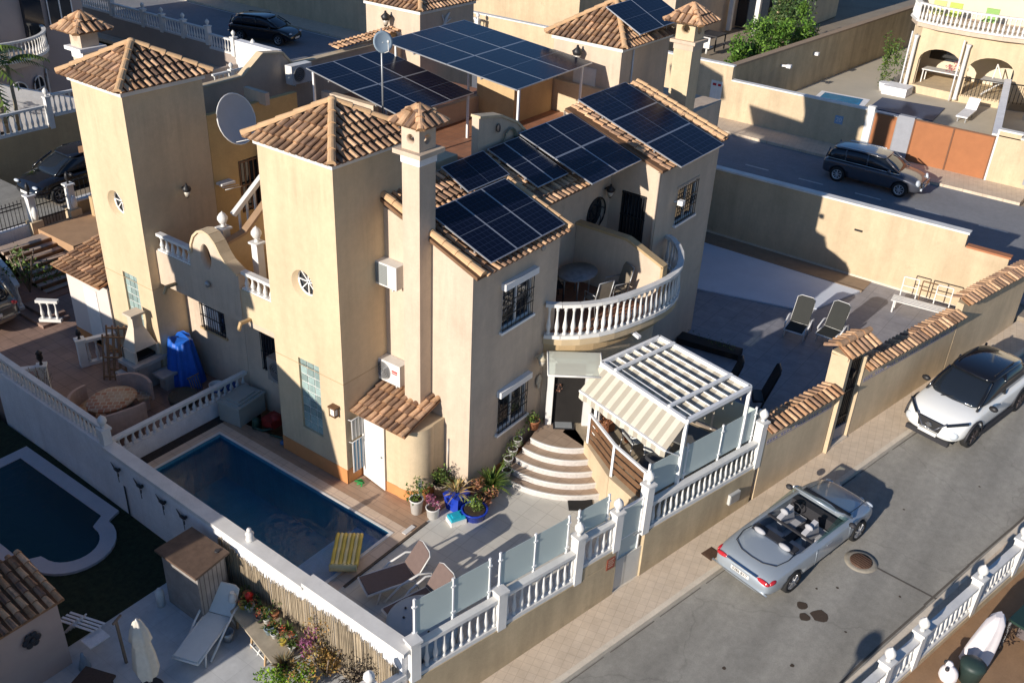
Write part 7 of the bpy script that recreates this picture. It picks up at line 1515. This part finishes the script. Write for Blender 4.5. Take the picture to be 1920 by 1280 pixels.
# garden beyond the far wall: trees, white pergola house
T=thing('round_tree','dark green round tree behind the tan garden wall at the top right','tree',(52,11,.4)); b=MB(); leafcl(b,(50.4,10.0,2.6),(2.6,2.3,2.1),5200,.22,G1); obj('crown',b,leafmat('leaf_olive',(.06,.10,.035)),T); b=MB(); b.tube([(50.2,9.9,.2),(50.3,10,1.2),(50.5,10.1,2.4)],[.25,.2,.12],8); b.tube([(50.3,10,1.2),(49.6,10.6,2.4)],[.12,.07],6); obj('trunk',b,darkwood,T)
T=thing('hedge_bushes','bright green broad-leaved bushes along the inside of the far wall','bush',(41,8.6,.4)); b=MB(); 
for c,r_ in (((38.4,7.6,2.3),(1.4,.8,1.1)),((41.0,7.8,2.5),(1.6,1.0,1.2)),((43.8,7.8,2.7),(1.7,1.0,1.3)),((46.3,7.6,2.9),(1.5,1.1,1.4))): leafcl(b,c,r_,1300,.24,((1,1,1),(1.3,1.3,1.),(.7,.9,.7)))
obj('foliage',b,leafmat('leaf_hedge',(.085,.16,.025)),T); b=MB()
for x in (38.6,41.2,44,46.3): b.tube([(x,7.6,.3),(x+.1,7.6,2.4)],[.1,.06],6)
obj('stem',b,darkwood,T)
GH=thing('garden_house','white-framed garden house with dark glass and terrace furniture at the top','house',(54,16,.4)); b=MB(); b.box(56,66,12,26,.3,9); obj('wall',b,cream,GH); b=MB()
for y in (13.6,15.6,17.6,19.6): b.beam((54.0,y,.4),(54.0,y,5),.3)
b.beam((54,12.5,4.9),(54,21,4.9),.35); obj('frame',b,white,GH)
b=MB(); b.box(55.9,56,13,16,.4,3.5); b.box(55.9,56,17,21,.4,3.5); obj('window',b,dglass,GH)
b=MB(); 
for k in range(30): b.tube([(50.0+.2*k*.9,11.6,.9),(50.0+.2*k*.9,11.6,2.0)],.02,4)
obj('iron_railing',b,grey,GH)
T=thing('garden_table','dark garden table with white chairs beyond the rear chimney','table',(47.8,14.0,.4)); b=MB(); b.box(47,48.6,13.2,14.6,1.35,1.42); obj('tabletop',b,dash,T); 
for x in (47.1,48.5):
    for y in (13.3,14.5): b=MB(); b.beam((x,y,.4),(x,y,1.35),.07); obj('leg',b,dash,T)
T=thing('garden_chair','white moulded garden chair beside the dark garden table','chair',(46.3,13.5,.4)); b=MB(); b.box(46,46.6,13.2,13.8,.8,.88); b.box(46.0,46.08,13.2,13.8,.88,1.5); obj('seat',b,white,T); b=MB(); b.lathe([(.08,0),(.06,.4)],8,(46.3,13.5,.4)); obj('leg',b,white,T)
for x0,y0,x1,y1,zt,za,lab in ((50,24,56,30,6.,7.4,'small cream house with a clay hip roof cut by the top edge'),): pass
T=thing('background_villa','row of cream villas with a white balustrade at the top edge, centre','house',(40,27,0)); b=MB(); b.box(33.9,46,14.6,14.9,0,2.2); b.box(37.5,46,18,40,0,4.6); obj('wall',b,tanw2,T); balustrade(T,[(33.2,29.5,2.1),(33.2,22.4,2.1)],h=1.0,sp=.26,posts=[(33.2,22.3,2.0)],r=.07); b=MB(); b.box(33.1,33.3,14.6,29.6,0,2.1); obj('front_wall',b,cream,T)
b=MB(); b.box(46,75,16,60,.2,5.6); obj('far_block',b,beige,T); b=MB(); b.prism([(36,31),(60,31),(60,60),(36,60)],0.,4.4); obj('far_block_left',b,beige,T)
t=MB(); tile_slope(t,(36.5,20.0,4.75),(45,20.0,4.75),(36.5,23.0,5.6),(45,23.0,5.6)); obj('roof_tiles',t,tile_r,T)
T=thing('street_lamp_post','tall thin grey street lamp post at the right edge beyond the corner wall','street lamp',(24.6,-10.6,.3)); b=MB(); b.tube([(24.2,-10.75,.15),(24.2,-10.75,6.5)],[.085,.055],8); obj('post',b,mat('galvanised',(.42,.43,.42),.5,.05,4,metal=.3),T); b=MB(); b.lathe([(.14,0),(.14,.3),(.08,.4)],10,(24.2,-10.75,.15)); obj('base',b,grey,T)
# ================================================================== LOWER YARD (near left)
T=thing('garden_shed','weathered grey timber box shed with a dark flat lid in the lower yard','shed',(-4.3,.35,-.95)); b=MB(); c=[(-4.72,-.28),(-3.92,-.18),(-3.9,.95),(-4.72,.95)]
b.prism(c,-.95,.56); obj('body',b,tilemat('shed_boards',(.33,.30,.28),(.29,.27,.25),(.12,.11,.10),.12,9,.012,.8,.3,axis='xz'),T); b=MB(); b.prism([(-4.82,-.38),(-3.84,-.26),(-3.84,1.02),(-4.82,1.02)],.56,.62); obj('lid',b,mat('dark_lid',(.13,.085,.06),.7,.3,5),T); b=MB(); b.lathe([(.06,0),(.05,.03)],10,(-4.0,-.05,.62)); obj('knob',b,dash,T)
T=thing('white_canister','small white canister between shed and lawn','canister',(-4.85,1.05,-.95)); b=MB(); b.lathe([(.09,0),(.1,.4),(.04,.5)],10,(-4.9,1.0,-.95)); obj('canister',b,white,T)
T=thing('closed_parasol','folded cream parasol on a pole in the lower yard','parasol',(-6.45,-.75,-.95)); b=MB(); n=18; rings=[]; x0,y0=-6.45,-.78
for z,r_ in ((-.55,.16),(-.3,.22),(.1,.19),(.4,.15),(.48,.19),(.75,.15),(.98,.07),(1.02,.015)):
    rings.append(b.add([(x0+r_*(1+.22*math.sin(i*2*PI/n*6))*math.cos(i*2*PI/n),y0+r_*(1+.22*math.sin(i*2*PI/n*6))*math.sin(i*2*PI/n),z) for i in range(n)]))
for a_,c_ in zip(rings,rings[1:]):
    for i in range(n): b.face((a_+i,a_+(i+1)%n,c_+(i+1)%n,c_+i),sm=True)
obj('canopy',b,fabc,T); b=MB(); b.tube([(x0,y0,-.95),(x0,y0,1.06)],.025,6); obj('pole',b,grey,T); b=MB(); b.lathe([(.28,0),(.24,.09)],14,(x0,y0,-.95)); obj('base',b,dash,T)
T=thing('clothes_post','pale metal post with crossbar beside the folded parasol','post',(-6.5,-.2,-.95)); b=MB(); b.beam((-6.35,.2,-.95),(-6.4,.15,.35),.05); b.beam((-6.5,.1,.35),(-6.25,.2,.35),.04); obj('post',b,darkwood,T)
T=thing('tiled_outbuilding','small pink outbuilding with dark clay roof and two flower ornaments, bottom left','outbuilding',(-8.5,1.2,-.95)); b=MB(); b.box(-12,-7.05,1.05,2.2,-1,.85); obj('wall',b,mat('pink_wall',(.50,.37,.31),.9,.1,1),T)
t=MB(); t.extr([(-12,.9,.86),(-6.95,.9,.86),(-6.95,2.3,1.3),(-12,2.3,1.3)],(0,0,.05),(.5,.4,.35)); tile_slope(t,(-12,.88,.93),(-6.95,.88,.93),(-12,2.3,1.37),(-6.95,2.3,1.37)); obj('roof',t,tile_r,T)
for x in (-7.75,-8.45): b=MB(); b.lathe([(.03,0),(.06,.03)],8,(x,1.0,.25)); 
for k,x in enumerate((-7.7,-8.55)):
    T2=thing('flower_ornament','dark metal flower ornament on the pink outbuilding, '+['right','left'][k]+' of two','ornament',(x,1.0,.3),0,'metal flower ornaments'); b=MB()
    for a in range(6): b.ell((x+.12*math.cos(a*PI/3),1.0,.3+.12*math.sin(a*PI/3)),(.08,.03,.08),8,5)
    b.ell((x,.98,.3),(.06,.04,.06),8,5); obj('flower',b,dash,T2)
T=thing('white_slat_chairs','stack of folded white slatted chairs beside the pink outbuilding','folding chair',(-6.7,1.4,-.95)); b=MB()
for k in range(4): b.beam((-6.75+.09*k,1.9,-.5),(-6.5+.09*k,1.0,-.45),.05,.02); b.beam((-6.75+.09*k,1.9,-.95),(-6.7+.09*k,1.3,-.2),.03)
b.box(-6.75,-6.3,.75,1.1,-.6,-.57); obj('frame',b,whitew,T)
T=thing('small_fountain','small grey-blue conical ornament at the foot of the pink outbuilding','ornament',(-7.0,.75,-.95)); b=MB(); b.lathe([(.13,0),(.1,.12),(.05,.3),(.03,.42)],10,(-6.95,.75,-.95)); obj('cone',b,mat('blue_grey_ceramic',(.25,.32,.38),.5,.1,6),T)
T=thing('rattan_table','dark rattan table and bench half out of frame at the bottom left','table',(-7.6,-.4,-.95)); b=MB(); b.M=Matrix.Translation((-7.45,-.15,-.95))@Matrix.Rotation(R(20),4,'Z'); b.box(-.5,.5,-.35,.35,.4,.46); b.box(-.45,.45,-.3,.3,0,.4); b.box(-1.2,-.6,-.5,-.1,0,.35); obj('table',b,mat('rattan',(.07,.045,.035),.8,.25,20),T)
T=thing('plant_trestle','low stone-topped trestle table crowded with small pots along the reed screen','table',(-4.05,-1.9,-.95)); b=MB(); b.M=Matrix.Identity(4); P4=[(-4.35,-.75),(-3.80,-.75),(-3.82,-2.95),(-4.75,-2.55)]; b.prism(P4,-.48,-.43); obj('tabletop',b,mat('stone_slab',(.40,.34,.25),.8,.2,5),T)
for x,y in ((-4.3,-.85),(-4.45,-1.5),(-4.6,-2.1),(-4.65,-2.5),(-3.95,-.85)): b=MB(); b.beam((x,y,-.95),(x+.02,y-.05,-.48),.04); obj('leg',b,mat('pine',(.45,.30,.16),.7,.1,6),T)
for k,y in enumerate((-1.75,-2.35)): b=MB(); b.beam((-4.5,y,-.95),(-4.62,y-.28,-.5),.03); b.beam((-4.5,y-.25,-.95),(-4.65,y+.0,-.5),.03); obj('trestle',b,white,T)
T=thing('white_vase','white ceramic vase at the end of the trestle table','vase',(-4.1,-.62,-.43)); b=MB(); b.lathe([(.05,0),(.1,.08),(.09,.2),(.04,.28),(.05,.31)],12,(-4.15,-.62,-.43)); obj('vase',b,white,T)
T=thing('red_lantern','bright red lantern pot at the shed end of the trestle table','lantern',(-3.95,-.9,-.43)); b=MB(); b.lathe([(.12,0),(.12,.08),(.07,.12),(.07,.28),(.1,.3),(.02,.38)],10,(-3.97,-.95,-.43)); obj('lantern',b,red,T)
T=thing('metal_bucket','white-rimmed metal bucket under the end of the trestle table','bucket',(-4.55,-.95,-.95)); b=MB(); b.lathe([(.1,0),(.14,.26),(.12,.26),(.08,.03)],12,(-4.62,-.95,-.95)); obj('bucket',b,grey,T)
ORD='first second third fourth fifth sixth seventh eighth ninth tenth eleventh twelfth thirteenth fourteenth fifteenth sixteenth seventeenth eighteenth nineteenth twentieth twenty-first twenty-second twenty-third twenty-fourth twenty-fifth twenty-sixth'.split()
kinds=[('terracotta',terracot),('white',white),('dark grey',dash),('pale blue',mat('pale_blue_glaze',(.25,.33,.38),.4)),('yellow',yellow),('brown',brown)]
for i in range(26):
    x=-3.84-.30*random.random()-(.14 if i>12 else 0); y=-.72-2.1*i/26+random.uniform(-.06,.06); kd,pm=kinds[(i*5)%6]; s=random.uniform(.85,1.4)
    T=thing('small_pot','%s flower pot with %s, %s from the shed along the reed screen'%(kd,['trailing greenery','a rosette succulent','red flowers','a spiky seedling'][i%4],ORD[i]),'flower pot',(x,y,-.43),0,'small pots along the reed screen'); b=MB(); pot(b,(x,y,-.43),.05*s,.075*s,.11*s,10); obj('pot',b,pm,T)
    b=MB()
    if i%4==0: leafcl(b,(x,y,-.22),(.14,.14,.14),60,.06,G1); lm=leafd
    elif i%4==1: spiky(b,(x,y,-.32),26,.12,.02,G1); lm=leafl
    elif i%4==2: leafcl(b,(x,y,-.22),(.12,.12,.12),60,.05,((1.15,.4,.3),(.8,1,.8))); lm=leafr
    else: spiky(b,(x,y,-.32),24,.24,.02,G1); lm=leafd
    obj('plant',b,lm,T)
T=thing('flowering_shrub','large loose shrub with purple blossoms against the reed screen','shrub',(-4.1,-3.3,-.95)); b=MB(); leafcl(b,(-4.0,-3.35,-.3),(.62,.62,.62),1300,.075,((1,.8,.5),(1.3,1.,.5),(.8,.9,.5))); obj('foliage',b,leafmat('leaf_sandy',(.26,.19,.10)),T); b=MB(); leafcl(b,(-4.1,-2.9,-.2),(.3,.3,.35),260,.07,((1,1,1),)); obj('blossom',b,leafp,T); b=MB(); 
for k in range(6): a=k*1.05; b.tube([(-4,-3.3,-.95),(-4+.35*math.cos(a),-3.3+.35*math.sin(a),-.1)],.018,5)
obj('stem',b,darkwood,T)
T=thing('lime_shrub','bright lime-green round shrub at the bottom edge','shrub',(-4.85,-3.1,-.95)); b=MB(); leafcl(b,(-4.85,-3.15,-.55),(.52,.5,.5),1500,.085,((1,1,1),(1.4,1.3,.9),(.6,.8,.6)),up_=.6); obj('foliage',b,leafmat('leaf_lime',(.20,.33,.03)),T); b=MB(); b.tube([(-4.85,-3.1,-.95),(-4.85,-3.15,-.5)],.03,6); obj('stem',b,darkwood,T)
T=thing('grey_green_shrub','small grey-green wispy shrub between trestle and lime shrub','shrub',(-4.65,-2.65,-.95)); b=MB(); spiky(b,(-4.6,-2.75,-.55),240,.42,.012,((1,1,1),(1.2,.9,.7))); obj('foliage',b,leafmat('leaf_grey',(.17,.16,.09)),T)
T=thing('dark_shrub_corner','very dark shrub in the corner by the street fence','shrub',(-3.95,-4.2,-.95)); b=MB(); leafcl(b,(-3.98,-4.25,-.35),(.38,.42,.55),700,.08,((.35,.3,.3),(.2,.2,.2))); obj('foliage',b,leafmat('leaf_blackish',(.06,.045,.035)),T); b=MB(); b.tube([(-3.98,-4.2,-.95),(-3.98,-4.25,-.3)],.03,6); obj('stem',b,darkwood,T)
T=thing('corner_balustrade','white balustrade with ball finial at the bottom of the lower yard','balustrade',(-4.2,-5.1,-.6)); balustrade(T,[ST(-1.6,-.1,-.5),ST(-.22,-.1,-.5)],h=.85,sp=.2,posts=[ST(-1.0,-.1,-.55)],ph=1.1); fencewall('street_wall','low tan street wall under the corner balustrade',-6,-.12,-.5)
# ================================================================== PLOT ACROSS THE STREET (bottom right)
b=MB(); b.prism([ST(3,5.75)[:2],ST(40,5.75)[:2],ST(40,16)[:2],ST(3,16)[:2]],-1.8,-.5); struct('opposite_yard_floor',b,mat('ochre_yard_floor',(.33,.20,.11),.8,.15,2,.2,40))
for k,(s0,s1,z) in enumerate(((3.2,7.35,-.42),(7.5,8.62,-.40),(8.77,11.05,-.34),(11.2,13.0,-.26),(13.15,18,-.2))):
    T=thing('opposite_fence',['first','second','third','fourth','fifth'][k]+' white balustrade bay from the bottom edge, across the street','balustrade',ST(s0,5.68,z),0,'white balustrade across the street'); T_=T
    b=MB(); p=[ST(s0,5.58),ST(s1+.15,5.58),ST(s1+.15,5.78),ST(s0,5.78)]; b.prism([q_[:2] for q_ in p],-1.8,z); obj('low_wall',b,cream,T)
    balustrade(T,[ST(s0,5.68,z),ST(s1,5.68,z)],h=.85,sp=.2,rw=.17,posts=[ST(s1+.07,5.68,z-.02)],ph=1.0)
T=thing('white_sheet','white cloth draped over a bush-like frame behind the fence across the street','cloth',ST(10.1,7.0,-.62)); b=MB(); n=26; rings=[]; c=V(ST(10.15,6.42,-.5)); e_=D.angle(V((1,0,0)))
for k in range(8):
    z=-.5+.95*k/7; r_=(.36-.16*(k/7)**2 if k<7 else .10); rings.append(b.add([tuple(c*1.0+D*(r_*1.15*(1+.22*math.sin(i*2*PI/n*5+k*.5))*math.cos(i*2*PI/n)+.5*(k/7))+N*(r_*.7*(1+.16*math.sin(i*2*PI/n*5))*math.sin(i*2*PI/n))+V((0,0,z-c.z))) for i in range(n)]))
for a_,c_ in zip(rings,rings[1:]):
    for i in range(n): b.face((a_+i,a_+(i+1)%n,c_+(i+1)%n,c_+i),sm=True)
b.face([rings[-1]+i for i in range(n)]); obj('sheet',b,fabw,T)
q_=V(ST(9.43,6.62,-.5)); T=thing('black_bin','dark green rubbish bin with a rounded lid behind the fence across the street','bin',tuple(q_)); b=MB(); b.lathe([(.2,0),(.26,.42),(.27,.45),(.2,.52),(.05,.56)],14,q_); obj('bin',b,mat('bin_green',(.025,.045,.04),.5,.1,6),T)
q_=V(ST(9.02,6.35,-.5)); T=thing('white_bag','white cloth bag with dark spots beside the dark bin','bag',tuple(q_)); b=MB(); b.ell(q_+V((0,0,.2)),(.16,.2,.24),10,7); b.ell(q_+V((.05,.05,.42)),(.07,.09,.08),8,5); obj('bag',b,fabw,T); b=MB(); b.ell(q_+V((-.1,.05,.40)),(.05,.05,.05),6,4); b.ell(q_+V((.05,.12,.44)),(.05,.05,.05),6,4); obj('spots',b,dash,T)
T=thing('green_table','dark green covered table with metal frame at the right edge','table',ST(11.6,7.2,-.5)); b=MB(); b.M=Matrix.Translation(V(ST(11.7,7.05,-.5)))@Matrix.Rotation(FA,4,'Z'); b.box(-.8,1.2,-.9,.5,.72,.78); obj('tabletop',b,mat('dark_green_top',(.02,.045,.035),.4,.1,5),T)
for x,y in ((-.75,-.85),(-.75,.45),(1.1,-.85)): b2=MB(); b2.M=b.M; b2.beam((x,y,0),(x,y,.72),.04); obj('leg',b2,grey,T)
b2=MB(); b2.M=b.M; b2.box(-.6,.9,-.7,.3,.3,.55); obj('crate',b2,mat('grey_brown_fabric',(.12,.10,.10),.8,.2,8),T)
T=thing('dark_plant','dark plant beside the white sheet across the street','plant',ST(10.9,7.1,-.62)); b=MB(); leafcl(b,ST(10.75,6.5,-.15),(.3,.3,.45),260,.1,((.5,.4,.4),)); obj('foliage',b,leafmat('leaf_blackish',(.06,.045,.035)),T)
# ================================================================== OUTSIDE THE FRAME, but casting the long shadows seen in the photograph
T=thing('west_villa','matching cream villa farther down the slope whose tower and gable shade the pool side','house',(-12,4,-1))
b=MB(); b.box(-12.5,-10.2,4.75,7.5,-1.6,7.85); obj('tower',b,cream,T); b=MB(); B=b.add([(-16,1.6,-1.6),(-10.2,1.6,-1.6),(-10.2,4.75,-1.6),(-16,4.75,-1.6),(-16,1.6,5.2),(-10.2,1.6,5.2),(-10.2,4.75,6.6),(-16,4.75,6.6)])
for k in ((3,2,1,0),(4,5,6,7),(0,1,5,4),(1,2,6,5),(2,3,7,6),(3,0,4,7)): b.face([B+i for i in k])
b.box(-16,-10.2,7.5,13,-1.6,4.6); b.box(-12,-10.2,-.75,1.6,-1.6,2.1); obj('wing_wall',b,beige,T)
b=MB(); b.extr([(-12.8,4.5,7.85),(-9.9,4.5,7.85),(-9.9,7.8,7.85),(-12.8,7.8,7.85)],(0,0,.12)); obj('roof',b,tile_b,T)
T=thing('traffic_sign','round traffic sign on a post, known by its shadow on the street','traffic sign',(-6.35,-11.2,-1.3)); b=MB(); b.tube([(-6.35,-11.12,-1.4),(-6.35,-11.12,2.5)],.035,6); obj('post',b,grey,T); b=MB(); b.lathe([(.21,-.01),(.21,.01)],20,(-6.40,-11.12,2.52),ax=Matrix.Rotation(R(90),4,'Y')); obj('disc',b,white,T)

for k,y in enumerate((4.3,3.35,2.45,1.65)):
    x=WX(y)-.15; T=thing('bird_ornament','dark metal bird ornament on the white wall above the lawn, '+['first','second','third','fourth'][k]+' from the balustrade','ornament',(x,y,.3),0,'metal bird ornaments on the white wall'); b=MB(); b.ell((x-.03,y,.42),(.04,.13,.05),8,5); b.ell((x-.03,y-.14,.50),(.03,.05,.04),6,4); b.extr([(x-.03,y+.05,.44),(x-.03,y+.22,.55),(x-.03,y+.10,.36)],(.012,0,0)); obj('body',b,black,T); b=MB(); b.tube([(x-.03,y,.38),(x-.03,y-.02,.05)],.01,4); b.tube([(x,y,.30),(x-.05,y-.08,.26)],.01,4); obj('stem',b,black,T)
